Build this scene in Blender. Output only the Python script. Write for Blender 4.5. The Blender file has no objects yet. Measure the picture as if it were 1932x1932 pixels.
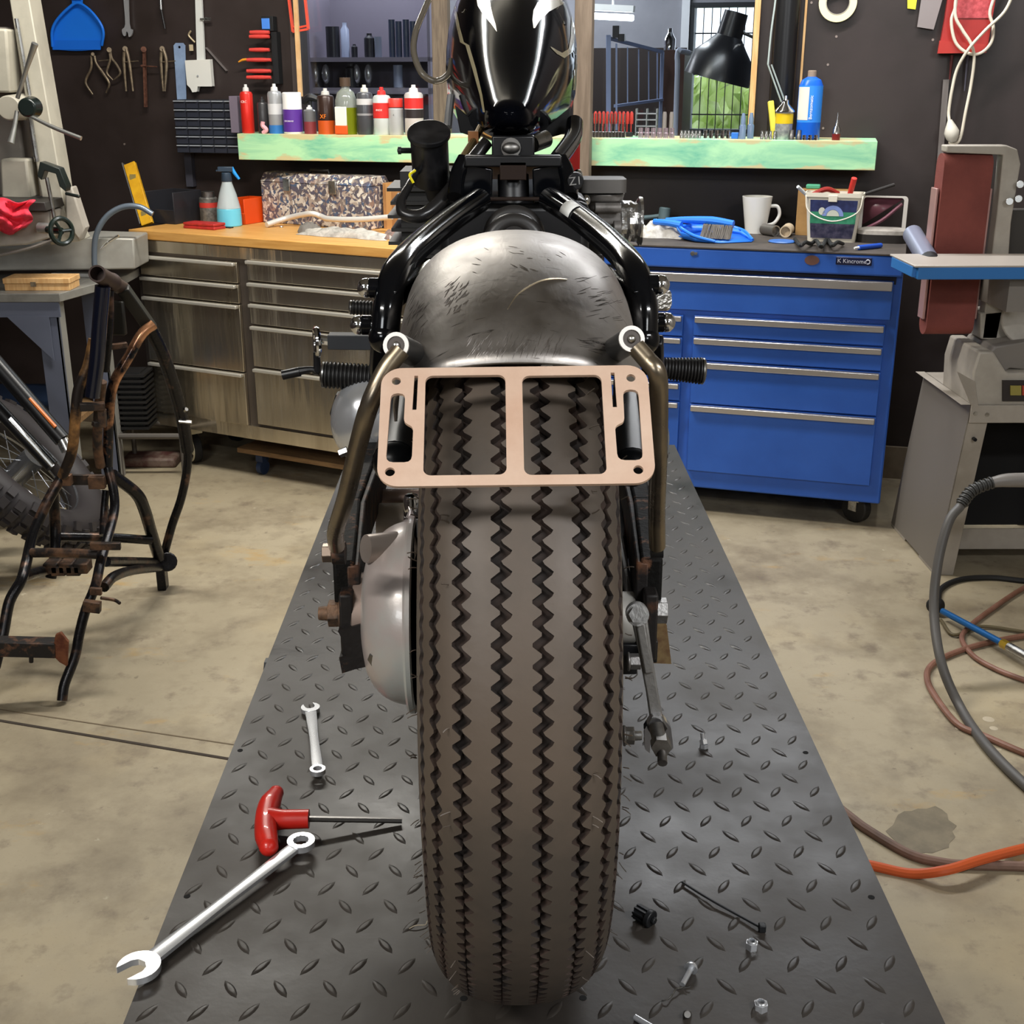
import bpy, bmesh, math, random
from mathutils import Vector, Matrix, Euler
random.seed(7)
V = Vector
C = bpy.context.scene.collection
# ------------------------------------------------------------------ camera
FPX, YP, YH = 2360.0, 966.0, 137.0
PITCH = math.atan((YP - YH) / FPX)
YAW = 0.0087
CAMZ = 1.53
cam_d = bpy.data.cameras.new('camera'); cam = bpy.data.objects.new('camera', cam_d); C.objects.link(cam)
cam_d.sensor_width = 36; cam_d.lens = 36 * FPX / 1932; cam_d.shift_y = (YP - 966) / 1932
cam_d.clip_start = 0.02; cam_d.clip_end = 200
cam.location = (0, 0, CAMZ); cam.rotation_euler = (math.pi / 2 - PITCH, 0, -YAW)
bpy.context.scene.camera = cam
RM = Euler((math.pi / 2 - PITCH, 0, -YAW)).to_matrix(); CAM = V((0, 0, CAMZ))
# ------------------------------------------------------------------ world, lights, exposure
S = bpy.context.scene
S.view_settings.view_transform = 'Standard'; S.view_settings.look = 'None'; S.view_settings.gamma = 1
S.view_settings.exposure = 0.12; S.view_settings.use_curve_mapping = False
w = bpy.data.worlds.new('sky'); S.world = w; w.use_nodes = True
w.node_tree.nodes['Background'].inputs[0].default_value = (0.78, 0.88, 1.0, 1)
w.node_tree.nodes['Background'].inputs[1].default_value = 2.6
def area(name, loc, target, sx, sy, power, col):
    l = bpy.data.lights.new(name, 'AREA'); l.shape = 'RECTANGLE'; l.size = sx; l.size_y = sy; l.energy = power; l.color = col
    o = bpy.data.objects.new(name, l); C.objects.link(o); o.location = loc
    o.rotation_euler = (V(target) - V(loc)).to_track_quat('-Z', 'Y').to_euler(); return o
area('tube_light_main', (-0.75, 3.85, 2.66), (-0.75, 3.85, 0), 1.3, 0.12, 60, (1.0, 0.96, 0.88))
area('tube_light_bench', (0.9, 4.15, 2.62), (0.9, 3.9, 0), 1.3, 0.12, 40, (0.97, 0.98, 1.0))
area('assumed_tube_left', (-1.25, -0.3, 2.62), (-0.9, 0.4, 0), 1.0, 0.12, 36, (1.0, 0.97, 0.92))  # tube assumed behind the camera, read from the fender glare
area('assumed_tube_right', (1.35, -0.3, 2.62), (1.1, 0.5, 0), 1.0, 0.12, 40, (0.97, 0.98, 1.0))  # its partner on the right, also assumed and out of view
area('added_light_far_room', (0.3, 6.3, 2.55), (0.2, 6.3, 0), 1.3, 0.12, 30, (0.9, 0.95, 1.0))  # lamp added to light the stand-in room behind the panes
area('assumed_daylight_left', (-1.6, -2.4, 2.5), (-0.2, 1.5, 0.7), 1.1, 0.6, 30, (0.93, 0.97, 1.0))  # daylight assumed behind the camera; no window is built there
area('assumed_daylight_right', (1.8, -2.4, 2.5), (0.3, 1.5, 0.7), 1.1, 0.6, 34, (0.95, 0.98, 1.0))  # assumed daylight panel, hung before the closed wall without a window
area('added_uplight_main', (-0.62, 3.85, 2.78), (-0.62, 3.85, 9), 1.3, 0.12, 10, (1.0, 0.97, 0.9))  # uplight added above the main tube to brighten the ceiling
area('added_light_far_left', (-0.9, 6.6, 2.55), (-0.9, 6.4, 0), 1.2, 0.12, 26, (0.92, 0.94, 1.0))  # second lamp added to brighten the left of that stand-in room
# ------------------------------------------------------------------ pixel of the photograph -> point in the place
def mpp(p):
    return -(RM.transposed() @ (V(p) - CAM)).z / FPX
def ray(px, py): return RM @ V(((px - 966) / FPX, -(py - YP) / FPX, -1.0))
def hit(px, py, p0, n):
    r = ray(px, py); n = V(n); return CAM + r * ((V(p0) - CAM).dot(n) / r.dot(n))
def AY(px, py, y): return hit(px, py, (0, y, 0), (0, 1, 0))
def AZ(px, py, z): return hit(px, py, (0, 0, z), (0, 0, 1))
# ------------------------------------------------------------------ mesh builder (authored in world space, or in a frame T)
def catmull(pts, k=6):
    pts = [V(p) for p in pts]
    if len(pts) < 3: return pts
    out = []
    P = [pts[0] * 2 - pts[1]] + pts + [pts[-1] * 2 - pts[-2]]
    for i in range(1, len(P) - 2):
        a, b, c, d = P[i - 1:i + 3]
        for j in range(k):
            t = j / k
            out.append(0.5 * ((2 * b) + (c - a) * t + (2 * a - 5 * b + 4 * c - d) * t * t + (3 * b - a - 3 * c + d) * t ** 3))
    out.append(pts[-1]); return out
def basis(z, hint=None):
    z = V(z).normalized()
    h = V(hint) if hint is not None else (V((0, 0, 1)) if abs(z.z) < .9 else V((1, 0, 0)))
    x = h.cross(z)
    if x.length < 1e-6: x = V((1, 0, 0)).cross(z)
    x.normalize(); y = z.cross(x); return x, y, z
def frame(o, x, y, z):
    m = Matrix((V(x), V(y), V(z))).transposed().to_4x4(); m.translation = V(o); return m
def rotz(loc, a): return Matrix.Translation(V(loc)) @ Matrix.Rotation(a, 4, 'Z')
class MB:
    def __init__(s, T=None): s.v = []; s.f = []; s.m = []; s.T = T; s.mi = 0
    def _add(s, vs, fs, T=None):
        b = len(s.v)
        for p in vs:
            p = V(p)
            if T is not None: p = T @ p
            if s.T is not None: p = s.T @ p
            s.v.append(p)
        for f in fs: s.f.append([b + i for i in f]); s.m.append(s.mi)
        return s
    def mat(s, i): s.mi = i; return s
    def box(s, c, sz, R=None, taper=1.0):
        x, y, z = [q / 2 for q in sz]; t = taper
        vs = [(-x, -y, -z), (x, -y, -z), (x, y, -z), (-x, y, -z), (-x * t, -y * t, z), (x * t, -y * t, z), (x * t, y * t, z), (-x * t, y * t, z)]
        T = Matrix.Translation(V(c)) @ (R.to_4x4() if R is not None else Matrix())
        return s._add(vs, [(3, 2, 1, 0), (4, 5, 6, 7), (0, 1, 5, 4), (1, 2, 6, 5), (2, 3, 7, 6), (3, 0, 4, 7)], T)
    def bx(s, x0, x1, y0, y1, z0, z1): return s.box(((x0 + x1) / 2, (y0 + y1) / 2, (z0 + z1) / 2), (abs(x1 - x0), abs(y1 - y0), abs(z1 - z0)))
    def bar(s, a, b, wd, ht, hint=None):
        a, b = V(a), V(b); x, y, z = basis(b - a, hint)
        T = frame((a + b) / 2, x, y, z); L = (b - a).length / 2
        vs = [(sx * wd / 2, sy * ht / 2, sz * L) for sz in (-1, 1) for sx, sy in ((-1, -1), (1, -1), (1, 1), (-1, 1))]
        return s._add(vs, [(3, 2, 1, 0), (4, 5, 6, 7), (0, 1, 5, 4), (1, 2, 6, 5), (2, 3, 7, 6), (3, 0, 4, 7)], T)
    def loft(s, rings, caps=True, closed=False, wrap=True):
        n = len(rings[0]); vs = [p for r in rings for p in r]; fs = []
        m = len(rings)
        for i in range(m if closed else m - 1):
            a, b = i * n, ((i + 1) % m) * n
            for j in range(n if wrap else n - 1):
                k = (j + 1) % n; fs.append((a + j, a + k, b + k, b + j))
        if caps and not closed and wrap:
            fs.append(tuple(range(n - 1, -1, -1))); fs.append(tuple((m - 1) * n + j for j in range(n)))
        return s._add(vs, fs)
    def cyl(s, a, b, r, r2=None, n=16, caps=True):
        a, b = V(a), V(b); r2 = r if r2 is None else r2; x, y, z = basis(b - a)
        R = lambda c, q: [c + (x * math.cos(2 * math.pi * i / n) + y * math.sin(2 * math.pi * i / n)) * q for i in range(n)]
        return s.loft([R(a, r), R(b, r2)], caps)
    def lathe(s, prof, o, axis=(0, 0, 1), n=24, caps=True):
        x, y, z = basis(axis); o = V(o); rings = []
        for r, h in prof:
            r = max(r, 1e-4)
            rings.append([o + z * h + (x * math.cos(2 * math.pi * i / n) + y * math.sin(2 * math.pi * i / n)) * r for i in range(n)])
        return s.loft(rings, caps)
    def tube(s, pts, r, n=8, smooth=True, k=6, closed=False, caps=True):
        P = catmull(pts, k) if smooth and len(pts) > 2 else [V(p) for p in pts]
        rr = r if isinstance(r, (list, tuple)) else None
        rings = []; x = None
        for i, p in enumerate(P):
            d = (P[min(i + 1, len(P) - 1)] - P[max(i - 1, 0)])
            if d.length < 1e-9: d = V((0, 0, 1))
            d.normalize()
            if x is None: x, y, _ = basis(d)
            else:
                x = x - d * x.dot(d)
                if x.length < 1e-6: x, y, _ = basis(d)
                x.normalize(); y = d.cross(x)
            if rr:
                t = i / (len(P) - 1) * (len(rr) - 1); j = min(int(t), len(rr) - 2); q = rr[j] + (rr[j + 1] - rr[j]) * (t - j)
            else: q = r
            rings.append([p + (x * math.cos(2 * math.pi * a / n) + y * math.sin(2 * math.pi * a / n)) * q for a in range(n)])
        return s.loft(rings, caps, closed)
    def ring(s, c, axis, R, r, n=28, m=8, ang=2 * math.pi, a0=0, hint=None):
        x, y, z = basis(axis, hint); c = V(c); full = abs(ang - 2 * math.pi) < 1e-6; rings = []
        for i in range(n if full else n + 1):
            a = a0 + ang * i / n; e = x * math.cos(a) + y * math.sin(a)
            rings.append([c + e * (R + r * math.cos(2 * math.pi * j / m)) + z * r * math.sin(2 * math.pi * j / m) for j in range(m)])
        return s.loft(rings, not full, full)
    def sph(s, c, r, sc=(1, 1, 1), n=14, m=9):
        rings = []
        for i in range(m + 1):
            t = math.pi * i / m; q = max(math.sin(t), .01) * r
            rings.append([V(c) + V((q * math.cos(2 * math.pi * j / n) * sc[0], q * math.sin(2 * math.pi * j / n) * sc[1], -r * math.cos(t) * sc[2])) for j in range(n)])
        return s.loft(rings)
    def prism(s, poly, vec):
        poly = [V(p) for p in poly]; vec = V(vec); return s.loft([poly, [p + vec for p in poly]])
    def shape(s, outlines, th, T):
        vs, fs = fill2d(outlines, th); return s._add(vs, fs, T)
    def text(s, txt, size, th, T, align='CENTER'):
        cu = bpy.data.curves.new('t', 'FONT'); cu.body = txt; cu.size = size; cu.extrude = th / 2; cu.align_x = align; cu.align_y = 'CENTER'; cu.resolution_u = 2
        vs, fs = c2m(cu); return s._add(vs, fs, T)
    def surf(s, grid, th=0):
        n = len(grid[0]); vs = [p for r in grid for p in r]; fs = []
        for i in range(len(grid) - 1):
            for j in range(n - 1): fs.append((i * n + j, i * n + j + 1, (i + 1) * n + j + 1, (i + 1) * n + j))
        return s._add(vs, fs)
def c2m(cu):
    o = bpy.data.objects.new('tmpc', cu); me = bpy.data.meshes.new_from_object(o)
    vs = [v.co.copy() for v in me.vertices]; fs = [tuple(p.vertices) for p in me.polygons]
    bpy.data.objects.remove(o); bpy.data.curves.remove(cu); bpy.data.meshes.remove(me); return vs, fs
def fill2d(outlines, th):
    cu = bpy.data.curves.new('s', 'CURVE'); cu.dimensions = '2D'; cu.fill_mode = 'BOTH'; cu.extrude = th / 2
    for o in outlines:
        sp = cu.splines.new('POLY'); sp.points.add(len(o) - 1); sp.use_cyclic_u = True
        for i, p in enumerate(o): sp.points[i].co = (p[0], p[1], 0, 1)
    return c2m(cu)
def rrect(x0, x1, y0, y1, r, k=5):
    out = []
    for cx, cy, a in ((x1 - r, y1 - r, 0), (x0 + r, y1 - r, 1), (x0 + r, y0 + r, 2), (x1 - r, y0 + r, 3)):
        for i in range(k + 1):
            t = (a + i / k) * math.pi / 2; out.append((cx + r * math.cos(t), cy + r * math.sin(t)))
    return out
def circ(cx, cy, r, n=20, a0=0, a1=2 * math.pi): return [(cx + r * math.cos(a0 + (a1 - a0) * i / n), cy + r * math.sin(a0 + (a1 - a0) * i / n)) for i in range(n if abs(a1 - a0 - 2 * math.pi) < 1e-6 else n + 1)]
def obj(name, mb, mats, parent=None, bev=0, smooth=35, solid=0, sub=0, kind=None, label=None, thick_off=0):
    me = bpy.data.meshes.new(name)
    inv = None
    if parent is not None: inv = WM[parent.name].inverted()
    vs = [inv @ p for p in mb.v] if inv is not None else mb.v
    if parent is None:
        c = sum(mb.v, V()) / len(mb.v); lo = min(p.z for p in mb.v); c.z = lo; vs = [p - c for p in mb.v]
    me.from_pydata([tuple(p) for p in vs], [], mb.f)
    if not isinstance(mats, (list, tuple)): mats = [mats]
    for m in mats: me.materials.append(m)
    if len(mats) > 1: me.polygons.foreach_set('material_index', mb.m)
    bm = bmesh.new(); bm.from_mesh(me); bmesh.ops.recalc_face_normals(bm, faces=bm.faces); bm.to_mesh(me); bm.free()
    me.shade_smooth()
    if smooth < 180: me.set_sharp_from_angle(angle=math.radians(smooth))
    o = bpy.data.objects.new(name, me); C.objects.link(o)
    if parent is not None: o.parent = parent; WM[o.name] = WM[parent.name].copy()
    else: o.location = c; WM[o.name] = Matrix.Translation(c)
    if solid:
        m = o.modifiers.new('thickness', 'SOLIDIFY'); m.thickness = solid; m.offset = thick_off
    if bev:
        m = o.modifiers.new('bevel', 'BEVEL'); m.width = bev; m.segments = 2; m.limit_method = 'ANGLE'; m.angle_limit = math.radians(40)
    if sub:
        m = o.modifiers.new('sub', 'SUBSURF'); m.levels = sub; m.render_levels = sub
    if kind: o['kind'] = kind
    if label: o['label'] = label
    return o
WM = {}
def tag(o, label, cat, group=None):
    o['label'] = label; o['category'] = cat
    if group: o['group'] = group
    return o
def thing(name, label, cat, loc, rz=0, group=None):
    o = bpy.data.objects.new(name, None); C.objects.link(o); o.empty_display_size = .05
    o.location = V(loc); o.rotation_euler = (0, 0, rz); WM[o.name] = rotz(loc, rz); return tag(o, label, cat, group)
def one(name, mb, mats, label, cat, group=None, **k): return tag(obj(name, mb, mats, None, **k), label, cat, group)
def struct(name, mb, mats, **k): return obj(name, mb, mats, None, kind='structure', **k)
def copy_tree(o, parent=None):
    c = o.copy(); C.objects.link(c)
    if parent is not None: c.parent = parent
    for ch in [x for x in bpy.data.objects if x.parent == o]: copy_tree(ch, c)
    return c
# ------------------------------------------------------------------ materials
def lin(h):
    if isinstance(h, str):
        h = h.lstrip('#'); h = [int(h[i:i + 2], 16) / 255 for i in (0, 2, 4)]
    return tuple((x / 12.92 if x <= .04045 else ((x + .055) / 1.055) ** 2.4) for x in h[:3]) + (1,)
def mat(name, col, rough=.5, metal=0, col2=None, scale=20, lo=.4, hi=.6, bump=0, bscale=None, coat=0, trans=0, alpha=1, ior=1.45, rvar=0, detail=6, stretch=None, emit=None, estr=0, dist=0, bdist=.002):
    m = bpy.data.materials.new(name); m.use_nodes = True; nt = m.node_tree; N = nt.nodes; L = nt.links; b = N['Principled BSDF']
    b.inputs['Base Color'].default_value = lin(col); b.inputs['Roughness'].default_value = rough; b.inputs['Metallic'].default_value = metal
    b.inputs['Coat Weight'].default_value = coat; b.inputs['Coat Roughness'].default_value = .05
    b.inputs['Transmission Weight'].default_value = trans; b.inputs['Alpha'].default_value = alpha; b.inputs['IOR'].default_value = ior
    if emit: b.inputs['Emission Color'].default_value = lin(emit); b.inputs['Emission Strength'].default_value = estr
    if col2 or bump or rvar:
        tc = N.new('ShaderNodeTexCoord'); mp = N.new('ShaderNodeMapping'); L.new(tc.outputs['Object'], mp.inputs[0])
        if stretch: mp.inputs['Scale'].default_value = stretch
        n = N.new('ShaderNodeTexNoise'); n.inputs['Scale'].default_value = scale; n.inputs['Detail'].default_value = detail; n.inputs['Roughness'].default_value = .6
        n.inputs['Distortion'].default_value = dist
        L.new(mp.outputs[0], n.inputs['Vector'])
    if col2:
        r = N.new('ShaderNodeValToRGB'); r.color_ramp.elements[0].position = lo; r.color_ramp.elements[1].position = hi
        r.color_ramp.elements[0].color = lin(col); r.color_ramp.elements[1].color = lin(col2)
        L.new(n.outputs['Fac'], r.inputs[0]); L.new(r.outputs[0], b.inputs['Base Color'])
    if rvar:
        mr = N.new('ShaderNodeMapRange'); mr.inputs[1].default_value = .3; mr.inputs[2].default_value = .7
        mr.inputs[3].default_value = max(.02, rough - rvar); mr.inputs[4].default_value = min(1, rough + rvar)
        L.new(n.outputs['Fac'], mr.inputs[0]); L.new(mr.outputs[0], b.inputs['Roughness'])
    if bump:
        n2 = N.new('ShaderNodeTexNoise'); n2.inputs['Scale'].default_value = bscale or scale * 3; n2.inputs['Detail'].default_value = 5
        L.new(mp.outputs[0], n2.inputs['Vector'])
        bp = N.new('ShaderNodeBump'); bp.inputs['Strength'].default_value = bump; bp.inputs['Distance'].default_value = bdist
        L.new(n2.outputs['Fac'], bp.inputs['Height']); L.new(bp.outputs[0], b.inputs['Normal'])
    return m
black_gloss = mat('black_gloss', '#06070a', .12, 0, ior=1.42)
black_satin = mat('black_satin', '#131315', .35)
black_plastic = mat('black_plastic', '#17181a', .5)
black_rubber = mat('black_rubber', '#151414', .65, bump=.1, scale=60)
tool_chrome = mat('tool_chrome', '#d9dbde', .2, .72)
chrome = mat('chrome', '#dcdde0', .08, 1)
steel = mat('steel', '#b4b4b2', .28, 1, rvar=.1, scale=30)
dull_steel = mat('dull_steel', '#8d8b88', .45, 1, col2='#6f6a66', scale=40, bump=.15)
alu = mat('alu', '#a9a8a6', .42, .8, col2='#8c8987', scale=25, bump=.2, bscale=300)
zinc = mat('zinc', '#c9c8c4', .3, 1, col2='#a8a49c', scale=80)
rust = mat('rust', '#453a33', .65, .4, col2='#80624b', scale=60, lo=.4, hi=.65, bump=.5)
rusty_black = mat('rusty_black', '#1b1716', .6, .2, col2='#6e4a34', scale=35, lo=.52, hi=.7, bump=.4)
white_plastic = mat('white_plastic', '#e9e9e6', .4)
grey_plastic = mat('grey_plastic', '#6d7078', .5)
red_plastic = mat('red_plastic', '#d8281e', .35, col2='#c02018', scale=30)
blue_plastic = mat('blue_plastic', '#1677e8', .35)
clear_glass = mat('clear_glass', '#f4f8f8', .03, trans=1, ior=1.45)
cardboard = mat('cardboard', '#a87b4c', .8, col2='#9a6d40', scale=15)
cream_paint = mat('cream_paint', '#b9ad84', .25, coat=.5)
# ================================================================== the room
WA = math.radians(-14.4)
U = V((math.cos(WA), math.sin(WA), 0)); NW = V((math.sin(WA), -math.cos(WA), 0))      # NW points out of the wall to the camera
SF0 = AZ(447, 252, 1.302)                      # front top left corner of the long shelf
SH_D = .24
W0 = SF0 - NW * SH_D; W0.z = 0
WT = frame(W0, U, -NW, (0, 0, 1))              # wall frame: x along, y into the wall, z up
WTi = WT.inverted()
def WP(px, py, off=0): return hit(px, py, W0 + NW * off, NW)
def wl(px, py, off=0): return WTi @ WP(px, py, off)
def wx(px, py=200, off=0): return wl(px, py, off).x
def wz(px, py, off=0): return wl(px, py, off).z
wall_dark = mat('wall_dark', '#2b2320', .42, col2='#332a28', scale=2.5, bump=.1, bscale=60, rvar=.08)
# floor
fm = mat('concrete', '#aea28a', .5, col2='#93876f', scale=1.1, lo=.3, hi=.7, bump=.25, bscale=25, rvar=.12)
def concrete():
    nt = fm.node_tree; N = nt.nodes; L = nt.links; b = N['Principled BSDF']
    src = b.inputs['Base Color'].links[0].from_socket; tc = [n for n in N if n.type == 'TEX_COORD'][0]
    def layer(src, scale, lo, hi, col, fac, stretch=None, detail=8):
        n = N.new('ShaderNodeTexNoise'); n.inputs['Scale'].default_value = scale; n.inputs['Detail'].default_value = detail; n.inputs['Roughness'].default_value = .65
        mp = N.new('ShaderNodeMapping'); L.new(tc.outputs['Object'], mp.inputs[0]); mp.inputs['Location'].default_value = (scale, scale * 2, 0)
        if stretch: mp.inputs['Scale'].default_value = stretch
        L.new(mp.outputs[0], n.inputs['Vector'])
        r = N.new('ShaderNodeValToRGB'); r.color_ramp.elements[0].position = lo; r.color_ramp.elements[1].position = hi
        r.color_ramp.elements[0].color = (0, 0, 0, 1); r.color_ramp.elements[1].color = (fac, fac, fac, 1); L.new(n.outputs['Fac'], r.inputs[0])
        mx = N.new('ShaderNodeMix'); mx.data_type = 'RGBA'; L.new(r.outputs[0], mx.inputs[0]); L.new(src, mx.inputs[6]); mx.inputs[7].default_value = lin(col); return mx.outputs[2]
    s = layer(src, 4, .46, .7, '#766a57', .8)
    s = layer(s, 1.7, .52, .7, '#b9a680', .35)
    s = layer(s, 3.2, .62, .72, '#b28d4a', .55, (1, 2.2, 1))
    s = layer(s, 11, .55, .72, '#6e6152', .7)
    s = layer(s, 60, .66, .76, '#5d5248', .6)
    s = layer(s, 14, .68, .72, '#c9bfa8', .5)
    s = layer(s, 170, .6, .7, '#6a5f50', .35)
    s = layer(s, 26, .66, .7, '#5f5446', .5)
    L.new(s, b.inputs['Base Color'])
concrete()
m = MB(); m.bx(-4.2, 3.6, -3.2, 7.5, -.1, 0); struct('floor', m, fm)
# slab joint running across the floor at the left
ja, jb = AZ(0, 1360, 0), AZ(430, 1432, 0); jd = (jb - ja).normalized()
m = MB(); m.bar(ja - jd * 2 + V((0, 0, .0005)), jb + jd * .3 + V((0, 0, .0005)), .009, .002, (0, 0, 1)); struct('trim_1', m, mat('joint_dark', '#3a3129', .9))
jn = V((-jd.y, jd.x, 0)) * .07
m = MB(); m.bar(ja - jd * 2 + jn * .1 + V((0, 0, .0003)), jb + jd * .3 + jn + V((0, 0, .0003)), .004, .0015, (0, 0, 1)); struct('trim_8', m, mat('joint_brown', '#6d5f4c', .9))
# ---- back wall with the large opening
ox0, ox1 = wx(566, 100), wx(1428, 100); oz0, oz1 = 1.28, 2.05
XL, XR = -1.7, 3.0
m = MB(WT)
m.bx(XL, ox0, 0, .08, 0, 2.9); m.bx(ox1, XR, 0, .08, 0, 2.9); m.bx(ox0, ox1, 0, .08, 0, oz0); m.bx(ox0, ox1, 0, .08, oz1, 2.9)
struct('wall_back', m, wall_dark)
# side walls, closed front wall, ceiling
lx = (WT @ V((XL, 0, 0)))
plaster = mat('plaster', '#8b857c', .8, col2='#7f786f', scale=3)
m = MB(); m.bx(lx.x - .1, lx.x, -3.1, lx.y + .1, 0, 2.9); struct('wall_left', m, wall_dark)
rx_ = (WT @ V((XR, 0, 0)))
m = MB(); m.bx(rx_.x, rx_.x + .1, -3.1, rx_.y + .3, 0, 2.9); struct('wall_right', m, plaster)
m = MB(); m.bx(lx.x, rx_.x, -3.1, -3.0, 0, 2.9); struct('wall_front', m, mat('front_grey', '#77726a', .8))
m = MB(); m.bx(lx.x, rx_.x, -3.1, 9.2, 2.9, 3.0); struct('ceiling', m, mat('ceiling_grey', '#8f8b82', .85))
# skirting along the back wall
m = MB(WT); m.bx(XL, XR, -.018, -.001, 0, .13); struct('baseboard_back', m, mat('skirting', '#8d7f6c', .6, col2='#7b6d5b', scale=8))
# ---- added room behind the opening, standing in for what the mirror reflects
DB = 2.1
grey_wall = mat('grey_wall', '#8f8f96', .7, col2='#85858d', scale=3)
m = MB(WT)
wxa, wxb = .98, 1.5
FZ = 1.22
def wfar(px, py, D=DB): return WTi @ WP(px, py, -D)
A = wfar(1312, 10); B = wfar(1440, 245)
wa, wb, wt, wbz = A.x, B.x, A.z, B.z
m.bx(XL, wa, DB, DB + .1, 0, 2.9); m.bx(wb, XR, DB, DB + .1, 0, 2.9); m.bx(wa, wb, DB, DB + .1, 0, wbz); m.bx(wa, wb, DB, DB + .1, wt, 2.9)
struct('wall_far', m, grey_wall)
m = MB(WT); m.bx(XL - .1, XL, .08, DB + .1, 0, 2.9); m.bx(XR, XR + .1, .08, DB + .1, 0, 2.9); struct('wall_far_sides', m, grey_wall)
# dark lower cladding in the far room
a = wfar(1118, 50); b = wfar(1312, 90)
m = MB(WT); m.bx(a.x - .2, wa - .03, DB - .03, DB - .001, 0, b.z); struct('trim_2', m, mat('dark_clad', '#2a211f', .6))
# far window frame, bars
m = MB(WT)
fr = mat('window_black', '#23262b', .5)
for x in (wa - .012, wb + .012): m.bx(x - .012, x + .012, DB - .02, DB + .05, wbz, wt)
m.bx(wa - .02, wb + .02, DB - .02, DB + .05, wt - .012, wt + .012); m.bx(wa - .02, wb + .02, DB - .02, DB + .05, wbz - .02, wbz)
for i in range(1, 9): m.cyl((wa + (wb - wa) * i / 9, DB + .04, wbz), (wa + (wb - wa) * i / 9, DB + .04, wt), .0028, n=6)
for zz in (.12, .45, .78): m.cyl((wa, DB + .05, wbz + (wt - wbz) * zz), (wb, DB + .05, wbz + (wt - wbz) * zz), .004, n=6)
struct('window_2', m, fr)
m = MB(WT)
for x in (wa - .045,): m.bx(x - .022, x + .02, DB - .03, DB - .001, wbz, wt + .05)
struct('trim_3', m, mat('white_trim', '#d9dbe0', .5))
# garden beyond: hedge
hm = mat('hedge_leaf', '#cfe684', .7, col2='#f0f7bd', scale=9, lo=.35, hi=.65)
m = MB(WT)
h0 = wa - 1.2
R2 = random.Random(3)
m.bx(wa - .5, wa + 1.5, DB + 1.9, DB + 2.2, -.02, 1.5)
for i in range(420):
    x = wa - .3 + R2.random() * 1.6; z = .2 + R2.random() * (1.6 - .2); q = .07 + R2.random() * .06
    c = V((x, DB + 1.6 + R2.random() * .25, z)); e = Euler((R2.random() * 3, R2.random() * 3, R2.random() * 3)).to_matrix()
    m._add([c + e @ V(p) * q for p in ((-1, 0, 0), (0, .45, .1), (1, 0, 0), (0, -.45, .1))], [(0, 1, 2, 3)])
hd = obj('hedge', m, hm, None, solid=.004); tag(hd, 'bright green hedge seen through the barred far window', 'hedge'); hd['kind'] = 'stuff'
m = MB(WT); m.bx(wa - 3, wb + 3, DB + .12, DB + 6, -.06, 0); struct('ground', m, mat('lawn', '#7ea64c', .9, col2='#93b862', scale=6))
# timber and frame of the opening
pine = mat('pine', '#d8b07a', .55, col2='#c99a62', scale=14, stretch=(6, 6, .6))
oldwood = mat('oldwood', '#6f6253', .7, col2='#5c5044', scale=12, stretch=(8, 8, .8), bump=.3)
x = wx(1424, 100, .02)
T0 = wl(1431, 5, .02); T1 = wl(1416, 243, .02)
m = MB(WT); m.bx(x - .009, x + .012, -.03, .0, oz0 + .03, oz1); struct('trim_4', m, pine)
x = wx(1516, 80, .02)
m = MB(WT); m.bx(x - .004, x + .004, -.012, .0, 1.33, 2.2); struct('trim_5', m, pine)
m = MB(WT); x = wx(560, 100, 0); m.bx(x - .02, x + .005, -.012, .0, oz0 + .02, oz1); struct('trim_6', m, mat('frame_dark', '#3c3330', .6))
# mirror of the opening, built as two clear panes with a timber post between
gm = bpy.data.materials.new('pane_glass'); gm.use_nodes = True; nt = gm.node_tree; nt.nodes.clear()
o_ = nt.nodes.new('ShaderNodeOutputMaterial'); mx = nt.nodes.new('ShaderNodeMixShader'); tr = nt.nodes.new('ShaderNodeBsdfTransparent'); gl = nt.nodes.new('ShaderNodeBsdfGlossy')
gl.inputs['Roughness'].default_value = .02; tr.inputs[0].default_value = (.93, .95, .96, 1); mx.inputs[0].default_value = .03
nt.links.new(tr.outputs[0], mx.inputs[1]); nt.links.new(gl.outputs[0], mx.inputs[2]); nt.links.new(mx.outputs[0], o_.inputs[0])
xm = wx(832, 100, .02)
m = MB(WT); m.bx(ox0 - .004, xm, .03, .035, oz0, oz1); m.bx(xm, ox1 + .004, .03, .035, oz0, oz1); struct('window_as_mirror', m, gm)
xa, xb = wx(818, 100, .02), wx(848, 100, .02)
m = MB(WT); m.bx(xa, xb, -.04, .0, oz0 + .02, oz1 + .3); struct('trim_7', m, oldwood, bev=.002)
# black pipe at the right of the opening
m = MB(WT); xp = wx(1480, 100, .04); m.cyl((xp, -.05, 1.318), (xp, -.05, 2.8), .045, n=24)
one('drain_pipe', m, black_satin, 'fat black vertical pipe on the wall right of the mirror frame', 'pipe')
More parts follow.
